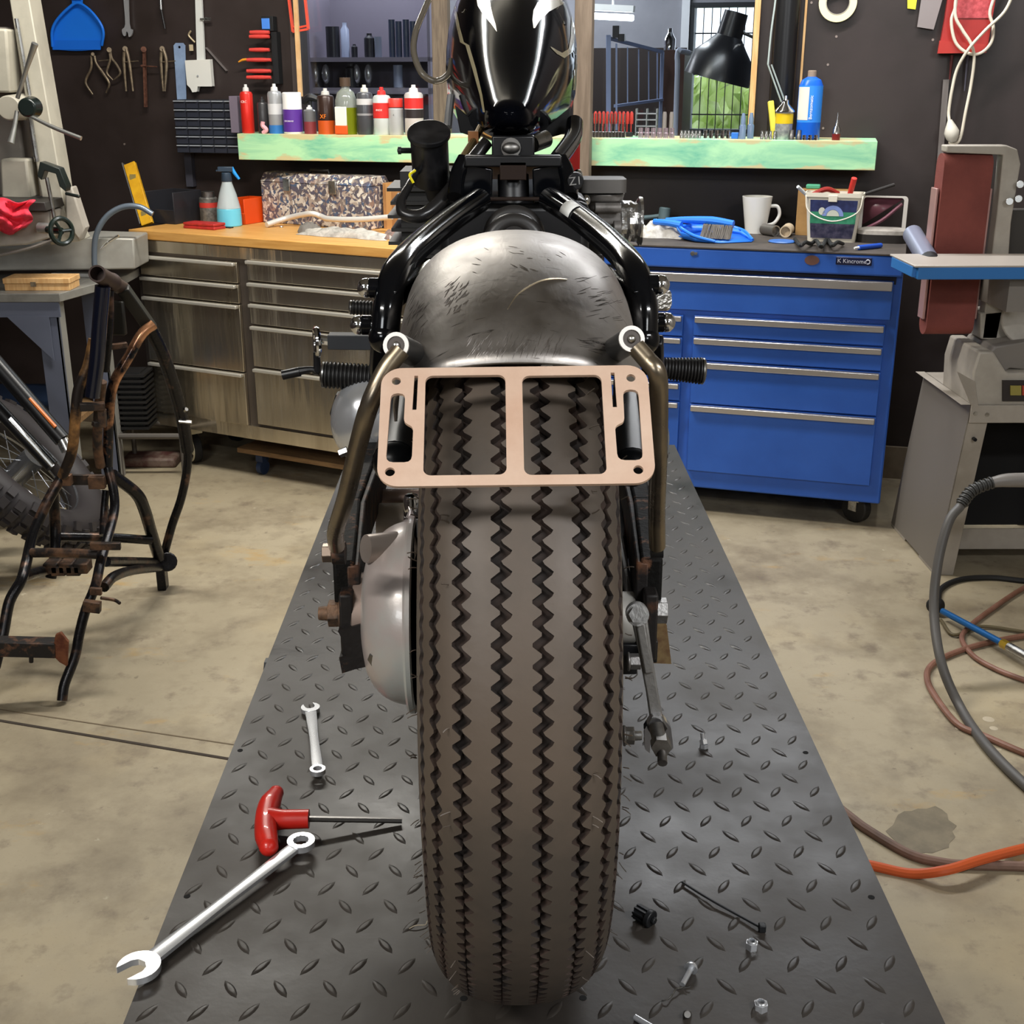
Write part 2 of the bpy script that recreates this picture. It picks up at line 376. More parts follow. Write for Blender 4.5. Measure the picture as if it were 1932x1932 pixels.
# ------------------------------------------------------------------ ceiling light fittings (off the top of the photo, lit; assumed from shadows and glare)
tube_em = mat('tube_glow', '#ffffff', .5, emit='#eefbff', estr=7)
def fitting(loc, rz, label, L=1.25, grp=None):
    t = thing('tube_light', label, 'ceiling light', loc, rz)
    T = rotz(loc, rz)
    m = MB(T); m.box((0, 0, .03), (L, .09, .04)); obj('housing', m, white_plastic, t, bev=.004)
    m = MB(T); m.cyl((-L / 2 + .02, 0, -.005), (L / 2 - .02, 0, -.005), .013); obj('glowing_tube', m, tube_em, t)
    return t
fitting((-.62, 3.85, 2.72), 0, 'fluorescent tube fitting on the ceiling over the lift')
fitting((.9, 4.15, 2.72), WA, 'fluorescent tube fitting on the ceiling nearest the workbench')
fitting((-1.25, -.3, 2.72), 0, 'assumed fluorescent tube fitting on the ceiling behind the photographer, left one')
fitting((1.35, -.3, 2.72), 0, 'assumed fluorescent tube fitting on the ceiling behind the photographer, right one')
# ================================================================== the lift
PZ = .72
plate_m = mat('tread_plate', '#26221f', .42, 0, ior=1.36, col2='#3f3a35', scale=5, lo=.32, hi=.68, rvar=.12, bump=.08, bscale=120)
LX0, LX1, LY0, LY1 = -.343, .399, .35, 2.77
lift = thing('motorcycle_lift', 'long black tread plate motorcycle lift table carrying the bike', 'lift', ((LX0 + LX1) / 2, (LY0 + LY1) / 2, 0))
m = MB(); m.bx(LX0, LX1, LY0, LY1, PZ - .005, PZ)
RB = random.Random(5)
def lens(cx, cy, ang, L=.029, W=.0085, H=.001):
    ca, sa = math.cos(ang), math.sin(ang); ring = []; n = 5
    pts = []
    for i in range(n + 1):
        t = -1 + 2 * i / n; pts.append((t * L / 2, W / 2 * (1 - t * t) ** .8))
    for i in range(n - 1, 0, -1):
        t = -1 + 2 * i / n; pts.append((t * L / 2, -W / 2 * (1 - t * t) ** .8))
    R = lambda q, h: [V((cx + p[0] * q * sa + p[1] * q * ca, cy + p[0] * q * ca - p[1] * q * sa, PZ + h)) for p in pts]
    m.loft([R(1, 0), R(.72, H), R(.4, H * 1.15)], True)
j = 0; y = LY0 + .03
while y < LY1 - .02:
    x = LX0 + .018 + (.02325 if j % 2 else 0)
    while x < LX1 - .012:
        lens(x, y, math.radians(33 if j % 2 == 0 else -33)); x += .0465
    y += .0305; j += 1
obj('tread_plate', m, plate_m, lift, smooth=60)
m = MB()
for a in ((LX0, LX0 + .005), (LX1 - .005, LX1)): m.bx(a[0], a[1], LY0, LY1, PZ - .05, PZ - .005)
m.bx(LX0, LX1, LY1 - .005, LY1, PZ - .05, PZ - .005); m.bx(LX0, LX1, LY0, LY0 + .005, PZ - .05, PZ - .005)
obj('side_skirt', m, black_satin, lift)
m = MB()
for x in (LX0 + .1, LX1 - .1):
    m.bar((x, .6, .08), (x, 2.2, PZ - .05), .03, .06, (1, 0, 0)); m.bar((x - .035 if x < 0 else x + .035, 2.2, .08), (x - .035 if x < 0 else x + .035, .6, PZ - .05), .03, .06, (1, 0, 0))
obj('scissor_arm', m, black_satin, lift)
m = MB()
for x in (LX0 + .08, LX1 - .08): m.bx(x - .03, x + .03, .5, 2.4, 0, .05)
for y in (.5, 1.4, 2.35): m.bx(LX0 + .08, LX1 - .08, y, y + .06, .0, .05)
obj('base_frame', m, black_satin, lift)
hole_m = mat('hole_dark', '#050505', .9)
for px, py in ((453, 1416), (353, 1691), (1520, 1420), (1644, 1693), (875, 1884), (1100, 1883)):
    p = AZ(px, py, PZ); m = MB(); m.cyl(p + V((0, 0, -.001)), p + V((0, 0, .0004)), .0035, n=14); obj('bolt_hole', m, hole_m, lift)
from mathutils.bvhtree import BVHTree
# ================================================================== the motorcycle
YA, HA, RT = 1.061, PZ + .328, .33
BX = .013
bike = thing('motorcycle', 'black custom motorcycle standing on the lift, seen from its fat rear tyre', 'motorcycle', (BX, YA, PZ))
# ---- tyre: zigzag grooves cut into the mesh itself
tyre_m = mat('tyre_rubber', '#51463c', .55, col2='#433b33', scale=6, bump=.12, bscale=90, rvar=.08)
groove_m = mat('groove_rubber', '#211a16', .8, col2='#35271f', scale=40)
WT_ = .0755
def xsec(s):      # s: -1..1 half arc -> lateral, radius
    a = s * math.pi * .5
    x = WT_ * math.copysign(abs(math.sin(a)) ** .86, s); r = RT - .088 + .088 * max(math.cos(a), 0) ** .62
    return x, r
def s_of_x(xq):
    lo, hi = 0, 1
    for _ in range(30):
        mid = (lo + hi) / 2
        if xsec(mid)[0] < abs(xq): lo = mid
        else: hi = mid
    return math.copysign(lo, xq)
NP = 144; K = 6
tri = [0, .55, .95, 0.62, 0, -.95]
def zig(t): # t in pitches, rounded triangle
    t = t % 1; a = 4 * t if t < .25 else (2 - 4 * t if t < .75 else 4 * t - 4)
    return math.copysign(min(abs(a), .9), a)
gro = [(-.069, .0026, .0016, .003), (-.059, .005, .0044, .005), (-.0405, .0072, .0084, .0075), (-.0136, .0078, .0092, .0075), (.0142, .0078, .0092, .0075), (.041, .0072, .0084, .0075), (.0595, .005, .0044, .005), (.0693, .0026, .0016, .003)]
cols = []   # (x, zigAmp, depth, floor?)
def addc(x, z, d): cols.append((x, z, d))
xs_edge = -1
prev = None
for gi, (gx, gw, gz, gd) in enumerate(gro):
    if prev is not None:
        a = prev[0] + prev[1] / 2 + .0006; b = gx - gw / 2 - .0006
        for k in range(1, 4): addc(a + (b - a) * k / 4, (prev[2] * (4 - k) + gz * k) / 4 * (abs(k / 2 - 1)), 0)
    addc(gx - gw / 2, gz, 0); addc(gx - gw / 2 + .0008, gz, gd); addc(gx + gw / 2 - .0008, gz * 1.0001, gd); addc(gx + gw / 2, gz * 1.0001, 0)
    prev = (gx, gw, gz)
RZ = {g[2] * 1.0001 for g in gro}
m = MB(); rings = []; n = NP * K; 
for i in range(n):
    ph = 2 * math.pi * i / n; ring = []
    t = i / K
    for (x, z, d) in cols:
        gidx = 0
        ph2 = .13 if z in RZ else 0; xx = x + z * zig(t + ph2) * .5
        q = max(-.0745, min(.0745, xx)); s = s_of_x(q); lx_, r = xsec(s)
        # inward normal mostly radial
        nx = math.sin(s * math.pi * .5) ** 3
        ring.append((lx_ - nx * d, r - d * (1 - abs(nx) * .6)))
    L_ = [(-.062, .205), (-.070, .222), (-.0745, .236), (-.0757, .245)]
    ring = L_ + ring + [(-a, b) for a, b in reversed(L_)]
    # flatten slightly at the contact
    out = []
    for a, r in ring:
        p = V((BX + a, YA - r * math.cos(ph), HA + r * math.sin(ph)))
        if p.z < PZ + .0025: p.z = PZ + .0025
        out.append(p)
    rings.append(out)
w_ = len(rings[0]); vs = [p for r in rings for p in r]; nl = len(L_)
for i in range(n):
    b0, b1 = i * w_, ((i + 1) % n) * w_
    for j_ in range(w_ - 1):
        m.f.append([b0 + j_, b0 + j_ + 1, b1 + j_ + 1, b1 + j_])
        c = j_ - nl
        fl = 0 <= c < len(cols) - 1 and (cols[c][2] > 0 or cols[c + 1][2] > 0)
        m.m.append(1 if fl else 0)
m.v = vs
RH = random.Random(11)
m.mi = 0
for i in range(110):
    ph = math.radians(RH.uniform(-75, 78)); sd = RH.choice((-1, 1)); a, r = xsec(RH.uniform(.80, .93)) if RH.random() < .7 else xsec(s_of_x(.049))
    p = V((BX + sd * a, YA - r * math.cos(ph), HA + r * math.sin(ph)))
    if p.z < PZ + .01: continue
    d = V((sd * RH.uniform(.5, 1), -math.cos(ph) * .6, math.sin(ph) * .6 + RH.uniform(-.4, .4))).normalized() * RH.uniform(.004, .009)
    m.tube([p, p + d * .5 + V((0, 0, RH.uniform(-.0008, .0008))), p + d], .00045, n=4, k=2)
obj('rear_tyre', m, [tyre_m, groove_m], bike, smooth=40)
m = MB(); m.lathe([(.225, -.05), (.222, -.045), (.205, -.03), (.195, 0), (.205, .03), (.222, .045), (.225, .05)], (BX, YA, HA), (1, 0, 0), 48, caps=False); obj('rim', m, black_gloss, bike, solid=.004)
m = MB(); m.lathe([(.02, -.07), (.085, -.06), (.085, .05), (.095, .055), (.095, .068), (.03, .07)], (BX, YA, HA), (1, 0, 0), 32)
for k in range(10):
    a = 2 * math.pi * k / 10; m.cyl((BX, YA - .08 * math.cos(a), HA + .08 * math.sin(a)), (BX, YA - .2 * math.cos(a + .15), HA + .2 * math.sin(a + .15)), .008, n=6)
obj('wheel_hub', m, dull_steel, bike)
# ---- steel fender
fend_m = bpy.data.materials.new('raw_steel'); fend_m.use_nodes = True
def raw_steel():
    nt = fend_m.node_tree; N = nt.nodes; L = nt.links; b = N['Principled BSDF']; b.inputs['Metallic'].default_value = 1
    tc = N.new('ShaderNodeTexCoord')
    def noise(sc, st, det=6, dist=0):
        mp = N.new('ShaderNodeMapping'); mp.inputs['Scale'].default_value = st; L.new(tc.outputs['Object'], mp.inputs[0])
        n = N.new('ShaderNodeTexNoise'); n.inputs['Scale'].default_value = sc; n.inputs['Detail'].default_value = det; n.inputs['Distortion'].default_value = dist; L.new(mp.outputs[0], n.inputs['Vector']); return n.outputs['Fac']
    def ramp(f, p0, c0, p1, c1):
        r = N.new('ShaderNodeValToRGB'); r.color_ramp.elements[0].position = p0; r.color_ramp.elements[1].position = p1; r.color_ramp.elements[0].color = c0; r.color_ramp.elements[1].color = c1; L.new(f, r.inputs[0]); return r.outputs[0]
    base = ramp(noise(9, (1, 1, 1), 8), .35, lin('#8f8984'), .65, lin('#aba6a1'))
    bl = ramp(noise(14, (1, 1, 1), 8, 1), .58, (0, 0, 0, 1), .72, (.6, .6, .6, 1))
    mx = N.new('ShaderNodeMix'); mx.data_type = 'RGBA'; L.new(bl, mx.inputs[0]); L.new(base, mx.inputs[6]); mx.inputs[7].default_value = lin('#5b5450')
    sc = ramp(noise(40, (1, 9, 1), 3, .4), .66, (0, 0, 0, 1), .72, (1, 1, 1, 1))
    mx2 = N.new('ShaderNodeMix'); mx2.data_type = 'RGBA'; L.new(sc, mx2.inputs[0]); L.new(mx.outputs[2], mx2.inputs[6]); mx2.inputs[7].default_value = lin('#4c4743')
    L.new(mx2.outputs[2], b.inputs['Base Color'])
    mr = N.new('ShaderNodeMapRange'); mr.inputs[1].default_value = .3; mr.inputs[2].default_value = .7; mr.inputs[3].default_value = .36; mr.inputs[4].default_value = .52
    L.new(noise(30, (1, 1, 1)), mr.inputs[0]); L.new(mr.outputs[0], b.inputs['Roughness'])
    bp = N.new('ShaderNodeBump'); bp.inputs['Strength'].default_value = .14; bp.inputs['Distance'].default_value = .002
    L.new(noise(160, (1, .25, 1), 4, .5), bp.inputs['Height']); L.new(bp.outputs[0], b.inputs['Normal'])
raw_steel()
FY, FZc = YA, HA
def fender_pt(ph, t, off=0):   # t -1..1
    R = .354 + off; hw, dp = .0925 + off, .074
    a = t * math.pi / 2
    x = hw * math.copysign(abs(math.sin(a)) ** .92, t); r = R - dp + dp * max(math.cos(a), 0) ** .9
    return V((BX + x, FY - r * math.cos(ph), FZc + r * math.sin(ph)))
grid = []
PH0, PH1 = math.radians(55.0), math.radians(140)
for i in range(49):
    ph = PH0 + (PH1 - PH0) * i / 48; row = []
    for j_ in range(41):
        t = -1 + 2 * j_ / 40
        ph_ = ph + math.radians(4.2) * t * t * max(0, 1 - i / 12)
        row.append(fender_pt(ph_, t))
    row = [row[0] + (row[0] - row[1]).normalized() * 0 + V((0, math.cos(ph) * .012, -math.sin(ph) * .012))] + row + [row[-1] + V((0, math.cos(ph) * .012, -math.sin(ph) * .012))]
    grid.append(row)
m = MB(); m.surf(grid); fender = obj('fender', m, fend_m, bike, solid=.0022, thick_off=1, smooth=180)
_fb = MB(); _fb.surf(grid); fbv = BVHTree.FromPolygons(_fb.v, _fb.f)
def proj_fender(px, py, off=.0024):
    d = ray(px, py).normalized(); h = fbv.ray_cast(CAM, d)
    if h[0] is None: return None
    n_ = h[1] if h[1].dot(d) < 0 else -h[1]
    return h[0] + n_ * off
m = MB(); m.tube([proj_fender(*p) for p in ((958, 588), (975, 563), (998, 546), (1024, 534), (1050, 531), (1068, 532))], [.0002, .0008, .0007, .0003], n=6, k=6)
obj('scribed_arc', m, mat('bright_scratch', '#b8aa90', .35, 1), fender)
RSc = random.Random(8)
def scratches(name, n, x0, x1, y0, y1, ang, L, mt, w_=.00022):
    m = MB()
    for _ in range(n):
        x, y = RSc.uniform(x0, x1), RSc.uniform(y0, y1); a = math.radians(ang + RSc.uniform(-14, 14)); l = L * RSc.uniform(.4, 1.2)
        P = [proj_fender(x + math.cos(a) * l * t, y - math.sin(a) * l * t, .0023) for t in (0, .5, 1)]
        if all(P): m.tube(P, [w_ * .3, w_, w_ * .3], n=4, k=2, caps=False)
    o = obj(name, m, mt, fender); o['kind'] = 'stuff'
br_ = mat('scratch_and_glint', '#b0aaa5', .32, 1); dk_ = mat('scratch_dark', '#37322e', .5, .8)
scratches('grinding_marks', 120, 880, 1060, 645, 682, 62, 20, br_)
scratches('file_scratches', 45, 1080, 1165, 520, 610, 12, 26, dk_, .00018)
scratches('file_scratches', 30, 1090, 1140, 640, 665, -12, 24, dk_, .00018)
scratches('file_scratches', 40, 840, 880, 540, 600, 48, 18, br_, .0002)
scratches('side_scratches', 30, 772, 800, 580, 660, 58, 26, dk_, .00018)
scratches('top_glints', 16, 890, 1060, 462, 520, -18, 16, br_, .0002)  # bright strokes laid on the crown as painted glints
# ---- bare plate bracket
copper = mat('copper_plate', '#ecd0ba', .36, .4, col2='#cba992', scale=14, lo=.3, hi=.7, bump=.12, bscale=120, rvar=.1)
pTL, pTR, pBL, pBR = AY(729, 697, .842), AY(1214, 690, .842), AY(703, 920, .772), AY(1243, 914, .772)
pc = (pTL + pTR + pBL + pBR) / 4
ux = ((pTR - pTL).normalized() + (pBR - pBL).normalized()).normalized(); uy = ((pTL + pTR) / 2 - (pBL + pBR) / 2).normalized(); uz = ux.cross(uy).normalized(); uy = uz.cross(ux)
PT = frame(pc, ux, uy, uz); PTi = PT.inverted()
def pp(px, py): 
    q = PTi @ hit(px, py, pc, uz); return (q.x, q.y)
o = [pp(*q) for q in ((728, 698), (1214, 691), (1244, 914), (702, 921))]
w2 = (abs(o[0][0]) + abs(o[1][0]) + abs(o[2][0]) + abs(o[3][0])) / 4; h2 = (abs(o[0][1]) + abs(o[1][1]) + abs(o[2][1]) + abs(o[3][1])) / 4
def rr4(px0, py0, px1, py1, r):
    a = pp(px0, py0); b = pp(px1, py1); return rrect(min(a[0], b[0]), max(a[0], b[0]), min(a[1], b[1]), max(a[1], b[1]), r)
def Lslot(s):
    a = [(747, 744), (765, 744), (762, 800), (779, 805), (777, 868), (735, 871), (731, 868)]
    if s > 0: a = [(1176, 738), (1204, 738), (1212, 862), (1205, 869), (1166, 866), (1160, 803), (1178, 800)]
    return [pp(*q) for q in a]
def round_poly(P, r=.0022):
    out = []
    n_ = len(P)
    for i in range(n_):
        a, b, c = V(P[i - 1]), V(P[i]), V(P[(i + 1) % n_]); d1 = (a - b); d2 = (c - b); q = min(r, d1.length * .45, d2.length * .45)
        p1, p2 = b + d1.normalized() * q, b + d2.normalized() * q
        for k in range(4): t = k / 3; out.append(tuple((p1 * (1 - t) ** 2 + b * 2 * t * (1 - t) + p2 * t * t)))
    return out
outs = [rrect(-w2, w2, -h2, h2, .014, 8), rr4(803, 711, 956, 897, .005), rr4(985, 711, 1145, 896, .005)]
outs += [circ(*pp(748, 721), .0031), circ(*pp(1190, 715), .0031), circ(*pp(736, 892), .0033), circ(*pp(1204, 888), .0033)]
outs += [[pp(*q) for q in ((782, 711), (789, 711), (786, 775), (778, 775))], [pp(*q) for q in ((1152, 705), (1159, 705), (1164, 770), (1156, 770))]]
ls = round_poly([pp(*q) for q in ((738, 744), (765, 744), (762, 799), (780, 807), (777, 874), (728, 874))], .005)
rs = round_poly([pp(*q) for q in ((1175, 737), (1204, 737), (1213, 870), (1165, 870), (1160, 805), (1178, 798))], .005)
outs += [ls, rs]
m = MB(); m.shape(outs, .0025, PT); pl = obj('plate_bracket', m, copper, bike, label='copper coloured bare number plate bracket')
m = MB(); m.shape([[pp(*q) for q in ((905, 694), (1015, 694), (1022, 686), (1042, 686), (1046, 693), (1046, 696), (905, 698))]], .0024, PT @ Matrix.Translation((0, 0, -.0026))); obj('mounting_tab', m, steel, pl)
m = MB()
for px, py in ((780, 1000),): pass
# ---- bent strut rods, bungs, lower bolts
tarn = mat('tarnished_steel', '#6d6459', .3, .9, col2='#8a7d68', scale=14, rvar=.12)
def strut(pts, depth, r=.0068):
    m = MB(); P = [AY(x, y, d) for (x, y), d in zip(pts, depth)]
    m.tube(P, r, n=14, k=8); return m
lpts = [(757, 660), (727, 700), (697, 765), (676, 840), (655, 930), (634, 1000), (635, 1030)]
ldep = [.855, .85, .845, .855, .88, .92, .945]
obj('fender_strut', strut(lpts, ldep), tarn, bike)
rpts = [(1200, 655), (1222, 680), (1240, 705), (1243, 760), (1242, 860), (1239, 960), (1240, 1030)]
obj('fender_strut', strut(rpts, ldep), tarn, bike)
for (a, b) in (((748, 652), (778, 666)), ((1191, 640), (1162, 659))):
    A, B = AY(*a, .855), AY(*b, .895); m = MB(); m.cyl(A, B, .0092, n=24)
    bg = obj('rubber_bung', m, mat('bung_black', '#2a2a2a', .3, .3), bike)
    d = (B - A).normalized(); m = MB(); m.lathe([(.0092, -.0018), (.0092, .0005), (.0064, .0005), (.0064, -.0018), (.0092, -.0018)], A, d, 24, caps=False); obj('rim_face', m, mat('rim_pale', '#b9b4ae', .4, .3), bg)
    m = MB(); m.cyl(A - d * .0008, A - d * .0004, .0064, n=20); m.mat(1); m.sph(A - d * .001, .003); obj('screw_head', m, [mat('recess_brown', '#3a332e', .5, .3), zinc], bg)
from mathutils.bvhtree import BVHTree
def part(name, m, mt, par=None, **k): return obj(name, m, mt, par or bike, **k)
# swingarm legs
flaky = mat('flaky_black', '#131211', .65, 0, ior=1.2, col2='#6b4c3a', scale=70, lo=.56, hi=.66, bump=.8, bscale=140)
for sgn, pts in ((-1, ((651, 1110, 1.04), (664, 985, 1.22), (704, 872, 1.46))), (1, ((1228, 1105, 1.04), (1212, 985, 1.22), (1190, 890, 1.46)))):
    m = MB(); P = [AY(*p) for p in pts]
    for a, b in zip(P, P[1:]): m.bar(a, b + (b - a).normalized() * .004, .052, .02, (1, 0, 0))
    sw = part('swingarm_leg', m, flaky, bev=.003)
    m = MB(); P = [AY(p[0] - sgn * 17, p[1] + 6, p[2]) for p in pts]
    for a, b in zip(P, P[1:]): m.bar(a, b + (b - a).normalized() * .004, .05, .012, (1, 0, 0))
    obj('inner_flange', m, rusty_black, sw, bev=.002)
    e = P[0]
    m = MB(); c = AY(660 if sgn < 0 else 1222, 1165, 1.045); m.box(c, (.012, .05, .065)); obj('axle_plate', m, rusty_black, sw, bev=.002)
# torque bracket below the left leg
m = MB(); T = frame(AY(672, 1215, 1.03), (1, 0, 0), (0, 0, 1), (0, -1, 0))
m.shape([[(-.014, .02), (.02, .03), (.024, -.012), (.0, -.018), (-.012, -.022), (-.014, -.006), (-.008, -.004), (-.008, .006)]], .03, T); part('torque_bracket', m, rusty_black, bev=.001)
# axle nuts
def hexbolt(px, py, Y, sgn, r, L, tip, mt=rust, nm='axle_nut', par=None):
    c = AY(px, py, Y); m = MB(); d = V((sgn, 0, 0)); m.cyl(c, c + d * L, r, n=6); m.cyl(c - d * .002, c, r * 1.15, n=18)
    if tip: m.cyl(c + d * L, c + d * (L + tip), r * .55, r * .5, n=12)
    return part(nm, m, mt, par, bev=.0006)
hexbolt(641, 1157, 1.04, -1, .0125, .010, .009); hexbolt(1233, 1152, 1.04, 1, .012, .012, 0, alu)
hexbolt(627, 1043, .955, -1, .008, .008, 0, mat('brown_zinc', '#8d7d70', .35, .9), 'strut_bolt')
m = MB(); m.cyl(AY(652, 1043, .955), AY(628, 1043, .955), .0095, n=18); part('strut_boss', m, rusty_black)
m = MB(); m.cyl(AY(1228, 1037, .955), AY(1250, 1036, .955), .0075, n=18); part('strut_boss', m, black_satin)
# ---- final drive housing at the left of the wheel
fd_m = mat('silver_paint', '#a6b5b0', .3, .2, col2='#ada19c', scale=5, bump=.08, bscale=200, coat=.2, rvar=.06)
Xr = AY(788, 1150, 1.06).x; XlF = AY(690, 1150, 1.06).x; cY = 1.055; cZ = AY(700, 1158, 1.055).z
wd_ = Xr - XlF
m = MB(); rings = []
n = 48
for i in range(15):
    t = i / 14; x = Xr - wd_ * t; q = (1 - t ** 2.4) ** .62
    ring = []
    for k in range(n):
        a = 2 * math.pi * k / n; r = (.040 + .046 * q)
        y_, z_ = r * math.cos(a), r * math.sin(a)
        if z_ < -.055: z_ = -.055 - (-z_ - .055) * .85
        ring.append(V((x, cY + y_, cZ + z_)))
    rings.append(ring)
m.loft(rings); fd = part('final_drive', m, fd_m, smooth=70)
m = MB(); m.lathe([(.089, 0), (.091, .002), (.091, .006), (.085, .007)], (Xr - .007, cY, cZ), (1, 0, 0), 48); obj('cover_flange', m, fd_m, fd)
m = MB(); m.lathe([(.038, 0), (.038, .012), (.03, .016)], (XlF + .004, cY, cZ), (-1, 0, 0), 28); obj('hub_boss', m, mat('warm_alu', '#8b7a70', .5, .5), fd)
m = MB(); A, B = AY(690, 1035, 1.03), AY(770, 1035, 1.05); m.cyl(A, B, .0125, .017, n=24); obj('mount_neck', m, mat('warm_silver', '#a79b93', .35, .6), fd)
A = AY(707, 1250, .985); m = MB(); m.cyl(A, A + V((.014, .02, .006)), .009, n=6); obj('filler_bolt', m, dull_steel, fd, bev=.001)
A = AY(709, 1252, .984); m = MB(); m.ring(A + V((.004, .006, .002)), (.55, .8, .25), .0115, .0016); obj('bolt_recess', m, fd_m, fd)
m = MB(); B0 = AY(778, 1010, 1.08); m.cyl(B0, B0 + V((0, 0, .018)), .0085, n=6); m.lathe([(.0065, .018), (.0075, .02), (.0075, .034), (.006, .039), (.001, .04)], B0, (0, 0, 1), 20); obj('breather_cap', m, chrome, fd)
m = MB(); m.cyl(AY(712, 985, 1.35), AY(800, 985, 1.35), .022, n=24); part('shaft_tube', m, mat('beige_alu', '#9c9186', .45, .4), bev=.002)
m = MB(); m.cyl(AY(706, 941, 1.4), AY(800, 941, 1.4), .0115, n=20); part('cross_tube', m, mat('pink_steel', '#8d7a72', .4, .6))
m = MB(); m.cyl(AY(1165, 941, 1.4), AY(1185, 941, 1.4), .0115, n=20); part('cross_tube', m, black_satin)
# ---- right side: brake plate, arm, clevis
m = MB(); m.cyl(AY(1150, 1165, 1.05), AY(1198, 1165, 1.05), .024, n=28); bh = part('brake_hub', m, mat('pale_alu', '#b5b2ab', .5, .4), bev=.002)
m = MB(); A, B = AY(1206, 1168, .985), AY(1240, 1362, .975)
m.bar(A, A + (B - A) * .5, .014, .008, (1, 0, 0)); m.loft([[A + (B - A) * t + V((sx * w_ / 2, sy * .004, 0)) for sx, sy in ((-1, -1), (1, -1), (1, 1), (-1, 1))] for t, w_ in ((0, .014), (.3, .0115), (.7, .0105), (1, .012))])
ba = part('brake_arm', m, mat('cast_alu', '#83817e', .5, .6, bump=.3, scale=60), bev=.0015)
m = MB(); m.cyl(AY(1203, 1160, .975), AY(1201, 1155, 1.0), .0098, n=24); m.cyl(AY(1203, 1160, .969), AY(1203, 1160, .975), .0075, n=6); obj('pinch_bolt', m, alu, ba)
m = MB(); T = frame(AY(1241, 1388, .97), (1, 0, 0), AY(1240, 1340, .97) - AY(1242, 1420, .97), (0, -1, .1)); Tn = T.to_3x3(); 
yv = (AY(1238, 1340, .97) - AY(1244, 1430, .97)).normalized(); T = frame(AY(1241, 1385, .97), V((1, 0, .05)), yv, V((1, 0, .05)).cross(yv).normalized())
m.shape([[(-.004, .02), (.004, .02), (.0115, .008), (.0125, -.012), (.0085, -.016), (.0068, -.004), (.0045, .004), (-.0045, .004), (-.0068, -.004), (-.0085, -.016), (-.0125, -.012), (-.0115, .008)]], .009, T); obj('clevis_fork', m, chrome, ba, bev=.001)
m = MB(); m.cyl(AY(1238, 1370, .965), AY(1247, 1410, .945), .0065, n=12); m.cyl(AY(1246, 1398, .955), AY(1248, 1412, .94), .0088, n=6); m.cyl(AY(1248, 1405, .95), AY(1250, 1440, .93), .0042, n=12); obj('adjuster_screw', m, dull_steel, ba)
m = MB(); m.box(AY(1183, 1236, 1.04), (.018, .02, .03)); m.box(AY(1216, 1222, 1.05), (.022, .02, .022)); part('stop_block', m, black_satin, bev=.001)
m = MB(); T = frame(AY(1232, 1215, 1.07), (1, 0, 0), (0, 0, 1), (0, -1, 0)); m.shape([[(-.02, .028), (.004, .036), (.012, .02), (.018, -.02), (-.02, -.018)]], .004, T); part('guard_tab', m, mat('brassy_zinc', '#b39a72', .35, .8, col2='#8f7057', scale=60), bev=.001)
hexbolt(1188, 1248, 1.02, 1, .0075, .01, 0, alu, 'clamp_bolt'); hexbolt(1180, 1388, 1.0, 1, .0082, .008, .007, alu, 'stay_bolt')
m = MB(); m.tube([AY(1162, 985, 1.2), AY(1172, 1040, 1.15), AY(1188, 1122, 1.08)], .0045, n=10); part('brake_rod', m, alu)
m = MB(); m.tube([AY(1168, 1120, 1.1), AY(1166, 1050, 1.2), AY(1190, 930, 1.42)], .012, n=10); part('stay_tube', m, black_gloss)
# spindle bracket shapes behind the right leg
m = MB(); m.ring(AY(1212, 960, 1.32), (0, -1, .4), .018, .004, ang=4, a0=-1); part('cable_guide', m, chrome)
m = MB(); m.tube([AY(1252, 790, 1.3), AY(1258, 830, 1.3), AY(1250, 870, 1.3)], .003, n=8); part('bleed_hose', m, grey_plastic)
# ---- black tubes seen through the slots
for (a, b, ra, rb) in (((768, 720, 1.3), (746, 872, 1.08), .012, .021), ((1186, 715, 1.3), (1192, 880, 1.08), .016, .019)):
    m = MB(); m.tube([AY(*a), (AY(*a) + AY(*b)) / 2, AY(*b)], [ra, (ra + rb) / 2, rb], n=20); m.sph(AY(*b), rb * .98, n=20); part('shock_tube', m, mat('tube_satin', '#08090a', .3, ior=1.2))
# ---- subframe tubes
for s in (-1, 1):
    pts = ((726, 636, 1.07), (732, 572, 1.08), (748, 512, 1.11), (792, 462, 1.2), (852, 414, 1.3), (905, 378, 1.38)) if s < 0 else ((1214, 640, 1.07), (1213, 575, 1.08), (1196, 512, 1.11), (1150, 458, 1.2), (1088, 408, 1.3), (1038, 376, 1.38))
    m = MB(); P = [AY(*p) for p in pts]; m.tube(P, .0128, n=22, k=8); m.sph(P[0], .0143, n=20, m=12)
    sf = part('subframe_tube', m, black_gloss)
    m = MB(); a = AY(738 if s < 0 else 1207, 552, 1.075); b = AY(818 if s < 0 else 1122, 492, 1.15); m.bar(a, b, .010, .003, (0, 0, 1)); m.bar(a + V((0, .02, -.01)), b + V((0, .02, -.01)), .003, .02, (0, 0, 1)); obj('fender_brace', m, black_gloss, sf, bev=.001)
    for (px, py) in (((706, 543), (692, 613)) if s < 0 else ((1232, 537), (1243, 608))):
        c = AY(px, py, 1.09); d = V((s, 0, 0)); m = MB(); m.cyl(c - d * .016, c, .0062, n=14); m.cyl(c - d * .004, c + d * .004, .0088, n=20); m.mat(1); m.lathe([(.0078, .004), (.0088, .006), (.0082, .010), (.005, .0135), (.001, .0148)], c, d, 20)
        obj('acorn_nut', m, [black_gloss, chrome], sf)
    m = MB(); m.bar(AY(722 if s < 0 else 1230, 640, 1.09), AY(718 if s < 0 else 1232, 700, 1.12), .02, .012); obj('side_rail', m, black_satin, sf, bev=.002)
m = MB(); T = frame(AY(1085, 410, 1.285), (AY(1110, 428, 1.26) - AY(1062, 394, 1.31)).normalized(), (0, 0, 1), (0, -1, 0))
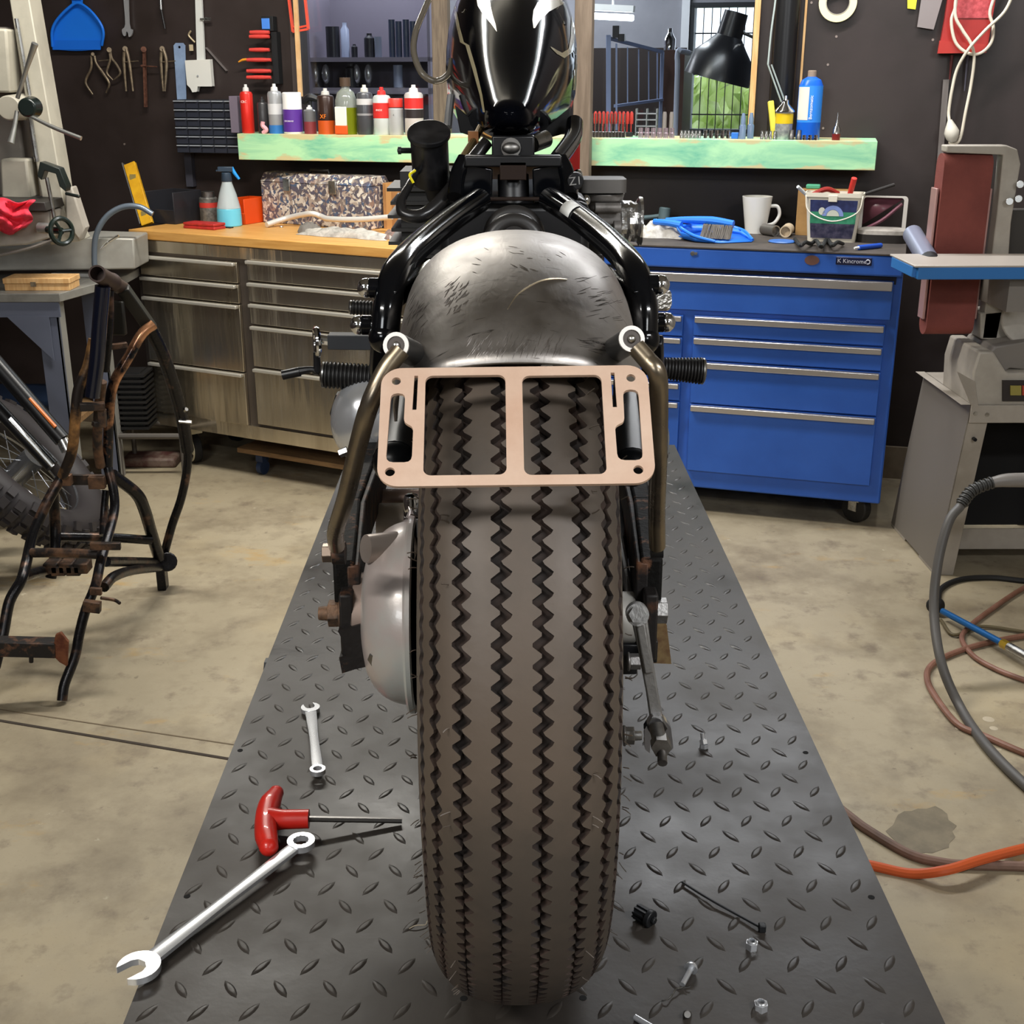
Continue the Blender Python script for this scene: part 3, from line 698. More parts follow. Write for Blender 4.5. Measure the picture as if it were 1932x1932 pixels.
a, b = AY(1062, 399, 1.298), AY(1108, 414, 1.25)
# small sticker wrapped on the right tube
tx = (AY(1108, 423, 1.27) - AY(1064, 392, 1.335)).normalized(); c0 = AY(1086, 407, 1.30); vy = V((-tx.y, tx.x, 0)); 
side = (CAM - c0).normalized(); side = (side - tx * side.dot(tx)).normalized(); up = tx.cross(side)
if up.z < 0: up = -up
g = [[c0 + tx * u_ + (side * math.cos(a_) + up * math.sin(a_)) * .0133 for a_ in (-.45, -.1, .25, .6, .95)] for u_ in (-.013, 0, .013)]
m = MB(); m.surf(g); st = part('paper_sticker', m, mat('paper_white', '#dcdcd8', .5), solid=.0003, label='white sticker on the right frame tube')
# ---- centre section of the frame, boot, tank
m = MB(); m.box(AY(968, 303, 1.45), (.108, .03, .012)); m.box(AY(968, 281, 1.47), (.048, .03, .03)); cp = part('seat_mount_plate', m, black_satin, bev=.002)
m = MB(); c = AY(964, 279, 1.452); m.sph(c, .0105, (1, .6, .62)); m.cyl(c, c + V((0, .01, 0)), .011, n=16); obj('mount_bolt', m, dull_steel, cp)
for s in (-1, 1):
    m = MB(); x = 900 if s < 0 else 1034
    m.loft([[AY(x + s * 30, 306, Y), AY(x + s * 38, 380, Y), AY(x - s * 28, 385, Y), AY(x - s * 30, 318, Y)] for Y in (1.44, 1.5)]); part('frame_gusset', m, black_gloss, bev=.002)
    m = MB(); m.tube([AY(x + s * 22, 300, 1.45), AY(x + s * 36, 330, 1.44), AY(x + s * 42, 372, 1.42)], .009, n=14); part('frame_rail', m, black_gloss)
m = MB(); m.box(AY(968, 375, 1.43), (.105, .008, .004)); m.box(AY(968, 322, 1.44), (.03, .01, .02)); part('cross_brace', m, mat('dark_brown_steel', '#2c211c', .35, .5), bev=.001)
m = MB(); m.tube([AY(968, 330, 1.47), AY(970, 410, 1.46)], .018, n=18); part('shock_body', m, black_satin)
m = MB(); A = AY(970, 402, 1.36); ax = V((0, -.35, -.94)); c1, c2 = AY(970, 446, 1.36), AY(970, 462, 1.31); m.ring(c1, (0, -1, .25), .0255, .0078, n=40, m=14); m.ring(c2, (0, -1, .25), .0245, .0082, n=40, m=14); m.cyl(c1 + V((0, .03, 0)), c2, .02, n=30); m.ring(c1 + V((0, .035, 0)), (0, -1, .25), .021, .006, n=40, m=12); part('rubber_boot', m, mat('boot_rubber', '#262423', .38), smooth=70)
m = MB()
for a in ((905, 430), (1040, 430)): m.box(AY(a[0], 440, 1.5), (.08, .1, .09))
m.box(AY(970, 470, 1.5), (.17, .12, .12)); part('engine_top', m, black_satin, bev=.01)
m = MB(); m.box(AY(960, 640, 1.75), (.24, .3, .42)); part('engine_case', m, black_satin, bev=.03)
fin = mat('fin_grey', '#3a3938', .45, .4)
m = MB()
for k in range(6): m.box(AY(820, 350, 1.62) + V((0, .0, -.016 * k)), (.11 - .008 * (k % 2), .12, .004))
m.box(AY(822, 395, 1.62), (.08, .1, .1)); part('cylinder_fins', m, fin)
m = MB()
for k in range(5): m.box(AY(1060, 380, 1.66) + V((0, .0, -.016 * k)), (.1, .1, .004))
m.box(AY(1060, 400, 1.66), (.07, .08, .08)); part('cylinder_fins', m, fin)
# tank
secs = [(1.43, .006, 1.492, 1.480), (1.442, .018, 1.498, 1.470), (1.48, .029, 1.508, 1.461), (1.56, .043, 1.532, 1.452), (1.70, .064, 1.58, 1.443), (1.85, .085, 1.63, 1.436), (2.0, .099, 1.675, 1.432), (2.15, .106, 1.70, 1.44), (2.32, .095, 1.69, 1.46), (2.42, .06, 1.66, 1.49), (2.45, .02, 1.62, 1.53)]
TX = BX - .004
m = MB(); rings = []
def lerp_secs(y):
    for a, b in zip(secs, secs[1:]):
        if a[0] <= y <= b[0]:
            t = (y - a[0]) / (b[0] - a[0]); return [a[i] + (b[i] - a[i]) * t for i in range(1, 4)]
ys = [1.43, 1.435, 1.442, 1.46] + [1.48 + i * .05 for i in range(17)] + [2.32, 2.38, 2.42, 2.44, 2.45]
ys = sorted(set(round(y, 3) for y in ys))
for y in ys:
    hw, zt, zb = lerp_secs(y); zw = zb + (zt - zb) * .42; ring = []
    for k in range(40):
        a = 2 * math.pi * k / 40; ca, sa = math.cos(a), math.sin(a)
        x = hw * math.copysign(abs(ca) ** .85, ca) + (y - 1.43) * .013
        z = zw + (zt - zw) * abs(sa) ** 1.0 if sa >= 0 else zw - (zw - zb) * abs(sa) ** .55
        if sa < 0: x *= 1 - .25 * abs(sa) ** 2
        ring.append(V((TX + x, y, z)))
    rings.append(ring)
tkm = mat('tank_black', '#05060a', .07, 0, ior=1.3); tkm.node_tree.nodes['Principled BSDF'].inputs['Specular IOR Level'].default_value = .04
m.loft(rings); tank = part('fuel_tank', m, tkm, smooth=180)
tb = BVHTree.FromPolygons(m.v, m.f)
def drape(strip, off=.0007):      # strip: list of (left px, right px) rows -> mesh lying on the tank
    g = []
    for (ax_, ay_, bx_, by_) in strip:
        row = []
        for k in range(7):
            t = k / 6; px, py = ax_ + (bx_ - ax_) * t, ay_ + (by_ - ay_) * t; d = ray(px, py).normalized(); h = tb.ray_cast(CAM, d)
            if h[0] is None: h = tb.find_nearest(hit(px, py, (0, 1.9, 0), (0, 1, 0)))
            nn = h[1] if h[1].dot(d) < 0 else -h[1]
            row.append(h[0] + nn * off)
        g.append(row)
    return MB().surf(g)
def dens(st, k=4):
    out = []
    for a, b in zip(st, st[1:]):
        for i in range(k): out.append(tuple(a[j] + (b[j] - a[j]) * i / k for j in range(4)))
    out.append(st[-1]); return out
for nm, st in (('pinstripe', [(853, 0, 858, 0), (862, 50, 868, 50), (869, 80, 876, 80), (879, 86, 886, 86), (892, 130, 899, 130), (906, 180, 911, 180), (912, 212, 916, 212)]),
               ('flame', [(899, -5, 924, -5), (902, 12, 926, 12), (914, 30, 930, 30), (926, 45, 935, 46), (937, 60, 938, 61)]),
               ('flame', [(1040, -6, 1078, -6), (1014, 5, 1062, 8), (1006, 20, 1036, 22), (1004, 38, 1019, 38), (1006, 54, 1009, 54)]),
               ('flame', [(1078, 30, 1084, 30), (1076, 70, 1083, 72), (1072, 92, 1080, 98), (1060, 100, 1064, 110), (1050, 95, 1050, 102), (1038, 88, 1039, 91)]),
               ('pinstripe', [(1090, 0, 1094, 0), (1088, 60, 1092, 60), (1085, 120, 1089, 120), (1083, 170, 1087, 170)])):
    obj(nm, drape(dens(st)), cream_paint, tank, smooth=180, label='cream painted mark on the black tank')
# support plates under the tank
for s in (-1, 1):
    m = MB(); P = ((858, 198), (908, 240), (906, 262), (868, 250)) if s < 0 else ((1078, 200), (1022, 246), (1030, 262), (1072, 250))
    m.loft([[AY(a, b, Y) for a, b in P] for Y in (1.62, 1.64)]); part('tank_mount', m, black_satin, bev=.001)
m = MB(); m.tube([AY(1084, 232, 1.6), AY(1080, 262, 1.56), (AY(1050, 305, 1.48))], .0105, n=18); part('frame_rail', m, black_gloss)
m = MB(); m.cyl(AY(1004, 272, 1.5), AY(1030, 262, 1.52), .010, n=18); part('spacer_tube', m, steel)
m = MB(); m.tube([AY(872, 300, 1.47), AY(896, 262, 1.5), AY(912, 232, 1.53)], .0045, n=10); part('cable_stay', m, mat('old_brass', '#8e7a55', .4, .8)); 
m = MB(); m.box(AY(893, 268, 1.5), (.012, .012, .024)); part('relay_block', m, mat('rusty_orange', '#8a5a32', .6, .2))
m = MB(); m.tube([AY(851, 180, 1.75), AY(847, 215, 1.74), AY(845, 240, 1.73)], .0055, n=10); part('throttle_link', m, tool_chrome)
# canister with hose
can_ax = V((0, -.5, .86)).normalized(); cc = AY(809, 252, 1.47)
m = MB(); m.lathe([(.0215, -.062), (.0215, -.004), (.0245, -.003), (.0245, .002), (.0235, .003), (.001, .003)], cc, can_ax, 36); cn = part('breather_canister', m, mat('canister_black', '#141416', .3, col2='#2c2b2c', scale=25, lo=.5, hi=.75), bev=.001)
m = MB(); m.cyl(AY(752, 284, 1.47), AY(778, 284, 1.48), .0032, n=12); m.cyl(AY(751, 284, 1.47), AY(757, 284, 1.47), .0042, n=12); obj('hose_nipple', m, black_plastic, cn)
m = MB(); m.cyl(AY(822, 330, 1.52), AY(826, 372, 1.54), .018, .013, n=20); obj('lower_cup', m, black_plastic, cn)
m = MB(); m.tube([AY(918, 268, 1.48), AY(876, 322, 1.46), AY(842, 368, 1.44), (AY(800, 405, 1.42)), AY(764, 404, 1.42), AY(757, 380, 1.43), AY(772, 350, 1.45), AY(786, 322, 1.48)], [.0075, .0078, .008, .0078, .007, .0055, .0045, .004], n=14, k=8); part('breather_hose', m, mat('hose_black', '#1d1c1c', .25))
m = MB(); m.tube([AY(780, 345, 1.45), AY(773, 330, 1.45), AY(783, 322, 1.46)], .0016, n=6); part('yellow_clip', m, mat('clip_yellow', '#e5d51c', .4))
m = MB(); m.tube([AY(818, -20, 1.95), AY(800, 20, 1.93), AY(784, 62, 1.9), AY(781, 100, 1.88), AY(796, 138, 1.86), AY(822, 153, 1.86), AY(846, 140, 1.86), AY(853, 112, 1.87)], .0045, n=12, k=8); part('fuel_hose', m, mat('smoky_hose', '#7d7568', .2, trans=.4))
# carburettor and foil wrapped intake
cast = mat('carb_cast', '#8a8682', .45, .4, col2='#716d69', scale=40, bump=.2)
m = MB(); T = frame(AY(1138, 348, 1.6), (1, 0, 0), (0, 1, 0), (0, 0, 1)); m.shape([rrect(-.03, .027, -.03, .03, .01)], .016, T); cb = part('carburettor', m, mat('carb_cap', '#605d5a', .5, .2), bev=.002)
m = MB(); A = AY(1138, 364, 1.6); m.lathe([(.027, 0), (.025, -.008), (.019, -.012), (.019, -.03)], A, (0, 0, 1), 24); m.box(AY(1150, 425, 1.6), (.034, .04, .045)); m.cyl(AY(1122, 392, 1.57), AY(1172, 392, 1.57), .006, n=14); m.cyl(AY(1157, 430, 1.57), AY(1172, 430, 1.57), .009, n=14); obj('carb_body', m, cast, cb, bev=.001)
RF = random.Random(4)
m = MB(); rings = []
for i in range(9):
    x = 1170 + i * 5; rr = .0245 + (.005 if i > 6 else 0); c = AY(x, 418, 1.6)
    rings.append([c + V((0, math.cos(2 * math.pi * k / 22), math.sin(2 * math.pi * k / 22))) * (rr + RF.uniform(-.0016, .0016)) + V((RF.uniform(-.0008, .0008), 0, 0)) for k in range(22)])
m.loft(rings); obj('foil_wrapped_intake', m, mat('kitchen_foil', '#cfcfcf', .28, 1, bump=.8, scale=60, bscale=90), cb, smooth=20)
m = MB(); c = AY(1086, 342, 1.42); m.cyl(c, c + V((0, .02, 0)), .0092, n=24); zc = part('round_switch', m, black_satin, bev=.001)
m = MB(); m.text('Z1', .0125, .0004, frame(c + V((-.0002, -.0004, 0)), (1, 0, .1), (-.1, 0, 1), (0, -1, 0))); obj('raised_letters', m, alu, zc)
for (x, y, r, Y) in ((1068, 318, .008, 1.5), (1078, 360, .009, 1.55), (1105, 378, .006, 1.55), (1090, 330, .006, 1.55), (1066, 372, .006, 1.5)):
    m = MB(); m.sph(AY(x, y, Y), r, (1, .8, 1.1)); part('chrome_fitting', m, chrome)
m = MB(); m.box(AY(1080, 292, 1.8), (.02, .02, .045)); part('rear_reflector', m, mat('dark_red', '#a3211c', .3), bev=.002)
# ---- pegs, levers, chrome cover on the left
ribr = mat('peg_rubber', '#1b1a1a', .45)
def peg(a, b, r, n_=13, cap=True, taper=1):
    A, B = AY(*a), AY(*b); d = (B - A).normalized(); L = (B - A).length; pr = []
    for i in range(n_):
        h = L * i / n_; q = r * (1 + (taper - 1) * i / n_); pr += [(q * .84, h), (q, h + L / n_ * .3), (q, h + L / n_ * .62), (q * .84, h + L / n_ * .92)]
    m = MB(); m.lathe(pr, A, d, 22); p = part('foot_peg', m, ribr, smooth=50)
    if cap: m = MB(); m.lathe([(r * .95 * taper, 0), (r * .98 * taper, .002), (r * .8 * taper, .004), (.001, .0045)], B, d, 22); obj('end_cap', m, steel, p)
peg((708, 713, 1.5), (612, 707, 1.5), .0165); peg((1234, 694, 1.5), (1324, 700, 1.5), .0125, 15, True, 1.35); peg((716, 582, 1.75), (664, 580, 1.75), .0105, 8)
m = MB(); m.bar(AY(706, 644, 1.55), AY(620, 643, 1.55), .023, .018, (0, 0, 1)); part('brake_pad_lever', m, mat('slate_rubber', '#2b2d31', .6), bev=.001)
m = MB(); m.cyl(AY(622, 643, 1.55), AY(602, 640, 1.55), .006, n=10); m.ring(AY(598, 645, 1.55), (1, .25, 0), .0165, .0038, n=24); part('shift_arm', m, chrome)
m = MB(); m.tube([AY(597, 664, 1.55), AY(598, 700, 1.55), AY(588, 697, 1.55), AY(560, 701, 1.55)], [.004, .005, .004, .0055], n=10); m.cyl(AY(566, 701, 1.55), AY(533, 708, 1.55), .0062, n=12); part('shift_lever', m, black_satin)
m = MB(); m.tube([AY(600, 640, 1.55), AY(598, 690, 1.55)], .0035, n=8); part('shift_rod', m, chrome)
m = MB(); c = AY(700, 795, 1.5); m.sph(c, .05, (1, .9, 1.15), n=36, m=20); m.cyl(c, c + V((.05, .0, 0)), .045, n=30); cv = part('clutch_cover', m, tool_chrome, smooth=180)
m = MB(); m.ring(c + V((-.018, 0, .002)), (1, .2, 0), .0365, .0028, n=36); obj('cover_rim', m, chrome, cv)
m = MB(); P = [AY(x, y, 1.58) for x, y in ((660, 742), (633, 745), (622, 780), (632, 815), (662, 850), (662, 830), (648, 800), (650, 765))]; m.prism(P, (0, .02, 0)); part('engine_bracket', m, black_satin, bev=.001)
m = MB(); m.cyl(AY(656, 850, 1.45), AY(641, 856, 1.45), .0055, n=6); part('case_bolt', m, steel)
m = MB(); A = AY(1246, 566, 1.6); T = frame(A, (1, 0, 0), V((0, .6, .8)), V((0, -.8, .6))); m.shape([rrect(-.016, .014, -.014, .014, .008)], .008, T); dp = part('toe_peg', m, mat('knurled_steel', '#bdbab4', .3, 1, bump=.9, scale=200, bscale=220), bev=.002)
m = MB()
for k in range(3): m.box(AY(1244 + k * 2, 885, 1.3) + V((.0, 0, .008 * k)), (.012, .01, .004))
part('brake_lever_tip', m, rusty_black)
# ================================================================== cabinets along the back wall
class Plane:      # vertical front plane through two points at the top edge
    def __init__(s, A, B):
        s.A = V(A); s.x = (V(B) - V(A)); s.x.z = 0; s.w = s.x.length; s.x.normalize(); s.n = V((s.x.y, -s.x.x, 0)); s.o = V((A.x, A.y, 0)); s.ang = math.atan2(s.x.y, s.x.x)
        s.T = rotz(s.o, s.ang); s.Ti = s.T.inverted()
    def fl(s, px, py, off=0): return s.Ti @ hit(px, py, s.o + s.n * off, s.n)
stain = mat('stainless', '#e2d9c8', .22, .95, col2='#bdb29d', scale=3, stretch=(2.2, 1, .22), lo=.35, hi=.65, rvar=.06, bump=.6, bscale=2.6, bdist=.02)  # vertical colour streaks stand in for bright reflection bands
stain_edge = mat('stainless_edge', '#6a625c', .4, .7)
drawer_bar = mat('satin_bar', '#dedad0', .3, .6)
bamboo = mat('bench_wood', '#d3a05a', .42, col2='#c28d49', scale=9, stretch=(.5, 14, 6), bump=.05)
CS = Plane(AZ(247, 432, .95), AZ(790, 471, .95)); fl = CS.fl; SW, SD = 1.42, .48
sc = thing('stainless_tool_cabinet', 'long stainless steel drawer cabinet with a wooden worktop left of the motorcycle', 'cabinet', CS.o, CS.ang)
T = CS.T
zb = fl(285, 796).z; x0 = fl(262, 600).x * 0 + .02; xm0, xm1 = fl(455, 520, .0).x, fl(471, 520, .0).x
m = MB(T); m.bx(.015, SW - .015, 0.0, SD, zb, .915); obj('body', m, stain_edge, sc, bev=.003)
m = MB(T); m.bx(0, SW, -.015, SD, .915, .95); obj('wooden_worktop', m, bamboo, sc, bev=.003)
m = MB(T); m.bx(.02, SW - .02, -.012, 0, fl(300, 478).z + .006, .913); obj('top_rail', m, stain, sc)
m = MB(T); m.bx(.018, SW - .018, -.012, 0, zb, fl(400, 790).z); obj('bottom_rail', m, stain, sc)
def drawer(xa, xb, z0, z1, par, mt, hb=.013, name='drawer', hm_=None):
    m = MB(T); m.bx(xa, xb, -.016, -.001, z0 + .003, z1 - .003); d = obj(name, m, mt, par, bev=.002)
    m = MB(T); m.bx(xa + .004, xb - .004, -.034, -.016, z1 - .004 - hb, z1 - .004); obj('handle', m, hm_ or drawer_bar, d, bev=.003); return d
zl = [fl(x, y, .02).z for x, y in ((266, 480), (277, 522), (278, 558), (290, 682))] + [fl(400, 790).z + .004]
zl.insert(3, None)
za = [fl(266, 479, .02).z, fl(272, 520, .02).z, fl(275, 557, .02).z, fl(300, 683, .02).z, fl(400, 791).z]
for a, b in zip(za, za[1:]): drawer(.045, xm0 - .006, b, a, sc, stain)
zr = [fl(467, 489, .02).z, fl(470, 531, .02).z, fl(472, 571, .02).z, fl(475, 613, .02).z, fl(480, 693, .02).z, fl(480, 798).z]
for a, b in zip(zr, zr[1:]): drawer(xm1 + .003, SW - .03, b, a, sc, stain)
def caster(cx, cy, r, par, T, wm=black_rubber, hub=None, Z=0):
    m = MB(T); m.cyl((cx - .016, cy, r + Z), (cx + .016, cy, r + Z), r, n=26); c = obj('caster', m, wm, par, bev=.004)
    m = MB(T)
    if hub:
        m.ring((cx - .018, cy, r), (1, 0, 0), r * .78, r * .1, n=28, m=6)
        for k in range(6): a = k * math.pi / 3; m.bar((cx - .018, cy, r), (cx - .018, cy + math.cos(a) * r * .7, r + math.sin(a) * r * .7), .012, .006)
        m.cyl((cx - .022, cy, r), (cx - .014, cy, r), r * .22, n=12)
    m.bx(cx - .024, cx - .02, cy - .02, cy + .02, r, r * 2 + .02) if not hub else None
    m.bx(cx + .02, cx + .024, cy - .02, cy + .02, r, r * 2 + .02); m.bx(cx - .024, cx + .024, cy - .03, cy + .03, zb if False else r * 2 + .015, r * 2 + .022)
    obj('caster_fork', m, hub or zinc, c)
cream = mat('cream_plastic', '#d9d0b4', .5)
# front left wheel turned so that its spoked face looks out
c0 = CS.Ti @ AZ(352, 878, 0)
TT = T @ Matrix.Translation((c0.x, .06, 0)) @ Matrix.Rotation(math.radians(62), 4, 'Z') @ Matrix.Translation((0, 0, 0))
m = MB(TT); rr = .062; m.cyl((-.016, 0, rr), (.016, 0, rr), rr, n=28); c = obj('caster', m, black_rubber, sc, bev=.004)
m = MB(TT); m.ring((-.0185, 0, rr), (1, 0, 0), rr * .82, .004, n=30, m=6)
for k in range(6): a = k * math.pi / 3 + .3; m.bar((-.018, 0, rr), (-.018, math.cos(a) * rr * .78, rr + math.sin(a) * rr * .78), .010, .006)
m.cyl((-.023, 0, rr), (-.014, 0, rr), .012, n=14); obj('spoked_hub', m, cream, c)
m = MB(TT); m.bx(-.03, .03, -.03, .03, rr * 2 + .004, zb); obj('caster_fork', m, cream, c)
for cx, cy in ((SW - .12, .07), (.12, SD - .08), (SW - .12, SD - .08)): caster(cx, cy, .055, sc, T)
# low wooden board with castors under the cabinet
lowm = mat('low_board', '#8a6b47', .7, col2='#74583a', scale=10, stretch=(1, 8, 8))
A = CS.Ti @ AZ(392, 868, .1); m = MB(T); m.bx(A.x, SW - .25, .03, .4, .085, .105)
t = thing('rolling_board', 'low wooden board on small casters under the stainless cabinet', 'dolly', T @ V((A.x + .4, .2, 0)), CS.ang); obj('board', m, lowm, t, bev=.002)
for cx in (A.x + .09, A.x + .55):
    m = MB(T); m.cyl((cx, .06, .03), (cx + .022, .06, .03), .03, n=20); m.bx(cx - .006, cx + .028, .04, .08, .055, .085); obj('caster', m, mat('navy_wheel', '#22304a', .5), t)
# ---------------- blue cabinet
blue = mat('cabinet_blue', '#2d60bd', .36, col2='#2859b3', scale=4, coat=.1)
CB = Plane(AZ(1207, 459, .97), AZ(1706, 478, .97)); fl = CB.fl; T = CB.T; BW = CB.w + .004; BD = .46; xs = -.12
bc = thing('blue_tool_cabinet', 'blue rolling drawer cabinet with bright silver drawer bars right of the motorcycle', 'cabinet', CB.o, CB.ang)
zb = fl(1500, 937).z
m = MB(T); m.bx(xs, BW, 0, BD, zb, fl(1400, 508).z + .002); m.bx(xs, BW, -.03, BD, fl(1400, 508).z, .963); obj('body', m, blue, bc, bev=.006)
m = MB(T); m.bx(xs - .005, BW + .002, -.032, BD, .963, .97); obj('worktop_mat', m, mat('mat_dusty', '#4c443e', .75, col2='#3d3733', scale=12), bc, bev=.002)
zz0 = fl(1400, 524).z
m = MB(T); m.bx(xs, BW - .02, -.004, .002, zz0, fl(1400, 508).z); obj('recess_shade_strip', m, mat('recess_shade', '#060a22', .6), bc)  # shade of the gap above the drawers, put in as dark navy
bar2 = mat('bright_bar', '#c6c2c2', .28, .85)
hl = mat('blue_line', '#0d1a52', .6)
def bdr(xa, xb, z0, z1, hb): return drawer(xa, xb, z0, z1, bc, blue, hb, hm_=bar2)
xr = fl(1652, 800).x; xL = fl(1303, 760).x; xd0 = fl(1283, 760).x
bdr(xs + .02, fl(1686, 540).x, fl(1400, 590).z, fl(1400, 518, .03).z, .030)
R_ = [fl(1400, 600, .03).z, fl(1400, 641, .03).z, fl(1400, 687, .03).z, fl(1400, 770, .03).z, fl(1400, 895).z]
for a, b in zip(R_, R_[1:]): bdr(xL, xr, b, a, .021)
L_ = [fl(1265, 594, .03).z, fl(1265, 636, .03).z, fl(1265, 678, .03).z, fl(1265, 722, .03).z, fl(1265, 758, .03).z, fl(1265, 882).z]
for a, b in zip(L_, L_[1:]): bdr(xs + .02, xd0, b, a, .018)
p = fl(1307, 478, .03); m = MB(T); m.cyl((p.x, -.034, p.z), (p.x, -.029, p.z), .008, n=14); m.box((p.x + .012, -.032, p.z), (.008, .004, .01)); obj('lock', m, chrome, bc)
p = fl(1532, 491, .03); m = MB(T); m.shape([[(.024 * math.cos(a), .016 * math.sin(a)) for a in [2 * math.pi * k / 24 for k in range(24)]]], .003, frame((p.x, -.031, p.z), (1, 0, 0), (0, 0, 1), (0, -1, 0))); obj('oval_badge', m, mat('badge_brown', '#6b4a40', .5), bc)
p = fl(1611, 493, .03); m = MB(T); m.box((p.x, -.032, p.z), (.115, .004, .026)); nb = obj('name_plate', m, mat('navy_plate', '#0d1338', .35), bc, bev=.002)
m = MB(T); m.text('K Kincrome', .019, .001, frame((p.x - .006, -.0348, p.z), (1, 0, 0), (0, 0, 1), (0, -1, 0))); m.ring((p.x + .045, -.0348, p.z), (0, 1, 0), .0065, .0018, n=14, m=5, ang=4.6, a0=.6); obj('lettering', m, mat('letter_grey', '#c6c8d6', .5), nb)
p = CB.Ti @ AZ(1610, 1006, 0)
for cx, cy in ((p.x, .08), (.12, .08), (p.x, BD - .09), (.12, BD - .09)):
    m = MB(T); r = .055; TC = T @ Matrix.Translation((cx, cy, 0)) @ Matrix.Rotation(.9, 4, 'Z'); m = MB(TC); m.cyl((-.018, 0, r), (.018, 0, r), r, n=26); c = obj('caster', m, mat('caster_black', '#1d1b19', .6), bc, bev=.005)
    m = MB(TC); m.bx(.019, .024, -.018, .018, r - .01, zb - .01); m.bx(-.024, -.019, -.018, .018, r - .01, zb - .01); m.bx(-.035, .035, -.035, .035, zb - .012, zb); m.cyl((-.026, 0, r), (.026, 0, r), .008, n=10); obj('caster_fork', m, zinc, c)
# ================================================================== things on the wooden worktop
ZT = .95
def at_(px, py, z=ZT): return AZ(px, py, z)
# spirit level leaning on the wall
A = CS.Ti @ at_(281, 424); a = at_(279, 424); q = mpp(a)
b = AY(245, 309, a.y + .12)
x_ = V((1, -.25, 0)); d = (b - a).normalized()
m = MB(); m.bar(a, b, .048, .02, (0, 1, 0)); lv = thing('spirit_level', 'yellow spirit level leaning at the left end of the wooden worktop', 'level', a)
obj('body', m, mat('level_yellow', '#d9a51f', .4, col2='#c7921a', scale=20), lv, bev=.002)
m = MB(); m.bar(a - x_.normalized() * .03, b - x_.normalized() * .03, .004, .022, (0, 1, 0)); obj('edge_rail', m, alu, lv)
m = MB(); c = a + d * ((b - a).length * .78); m.box(c - V((0, .012, 0)), (.024, .004, .024)); m.box(a + d * .05 - V((0, .012, 0)), (.02, .004, .02)); obj('vial_window', m, mat('vial', '#8a7c4a', .2), lv)
# black parts bin
def openbox(T, sx, sy, sz, t=.004, slope=0):
    m = MB(T); m.bx(-sx / 2, sx / 2, -sy / 2, sy / 2, 0, t); m.bx(-sx / 2, -sx / 2 + t, -sy / 2, sy / 2, 0, sz); m.bx(sx / 2 - t, sx / 2, -sy / 2, sy / 2, 0, sz); m.bx(-sx / 2, sx / 2, sy / 2 - t, sy / 2, 0, sz); m.bx(-sx / 2, sx / 2, -sy / 2, -sy / 2 + t, 0, sz * .45); return m
def rotT(p, a=None): return rotz(p, CS.ang if a is None else a)
p = at_(331, 418); one('parts_bin', openbox(rotT(p), .15, .17, .125), mat('bin_black', '#28282c', .35), 'black open fronted parts bin beside the yellow spirit level', 'bin', bev=.002)
p = at_(396, 419); t = thing('varnish_tin', 'small round tin with red and grey label behind the spray bottle', 'tin', p)
q = mpp(p); r = 17 * q
m = MB(); m.lathe([(r, 0), (r, .095), (r * .9, .1)], p, n=24); obj('body', m, mat('tin_grey', '#7d7a74', .4, .4, col2='#5c5a56', scale=60), t)
m = MB(); m.lathe([(r * 1.01, .06), (r * 1.01, .08)], p, n=24, caps=False); obj('label_band', m, mat('label_red', '#b8352c', .5), t)
m = MB(); m.lathe([(r * .72, .1), (r * .72, .122)], p, n=20); obj('lid', m, dull_steel, t)
p = at_(434, 426); q = mpp(p); r = 23 * q; H = 78 * q
t = thing('spray_bottle', 'clear spray bottle half full of light blue fluid with a blue trigger', 'bottle', p)
m = MB(); m.lathe([(r, 0), (r, .03), (r * .96, H * .42)], p, n=24); obj('blue_fluid', m, mat('fluid_blue', '#6cc4dc', .2), t, bev=.003)
m = MB(); m.lathe([(r * .96, H * .42), (r * .7, H * .75), (r * .42, H), (r * .4, H * 1.05)], p, n=24, caps=False); obj('clear_body', m, mat('milky_bottle', '#c2cfd2', .25, trans=.3), t)
m = MB(); m.lathe([(r * .42, H * 1.03), (r * .45, H * 1.05), (r * .38, H * 1.25)], p, n=16); c = p + V((0, 0, H * 1.25)); m.box(c + V((-.002, -.0, .012)), (.06, .02, .02)); m.box(c + V((-.03, 0, .006)), (.02, .014, .008)); obj('spray_head', m, mat('head_dark', '#2b3a4a', .4), t, bev=.003)
m = MB(); m.tube([c + V((.022, 0, .018)), c + V((.034, 0, -.004)), c + V((.05, 0, -.026))], [.008, .007, .005], n=8); obj('trigger', m, mat('trigger_blue', '#1f8fe0', .35), t)
p = at_(386, 431); m = MB(rotT(p)); m.bx(-.078, .078, -.035, .035, 0, .012); m.bx(-.078, .078, -.035, .035, .013, .024); one('drill_bit_case', m, mat('case_red', '#b8322f', .45, col2='#a02a28', scale=30), 'flat red plastic case lying before the spray bottle', 'case', bev=.003)
p = at_(468, 420); one('orange_parts_bin', openbox(rotT(p), .085, .14, .1), mat('bin_orange', '#d94a12', .4), 'orange open fronted parts bin between spray bottle and patterned toolbox', 'bin', bev=.002)
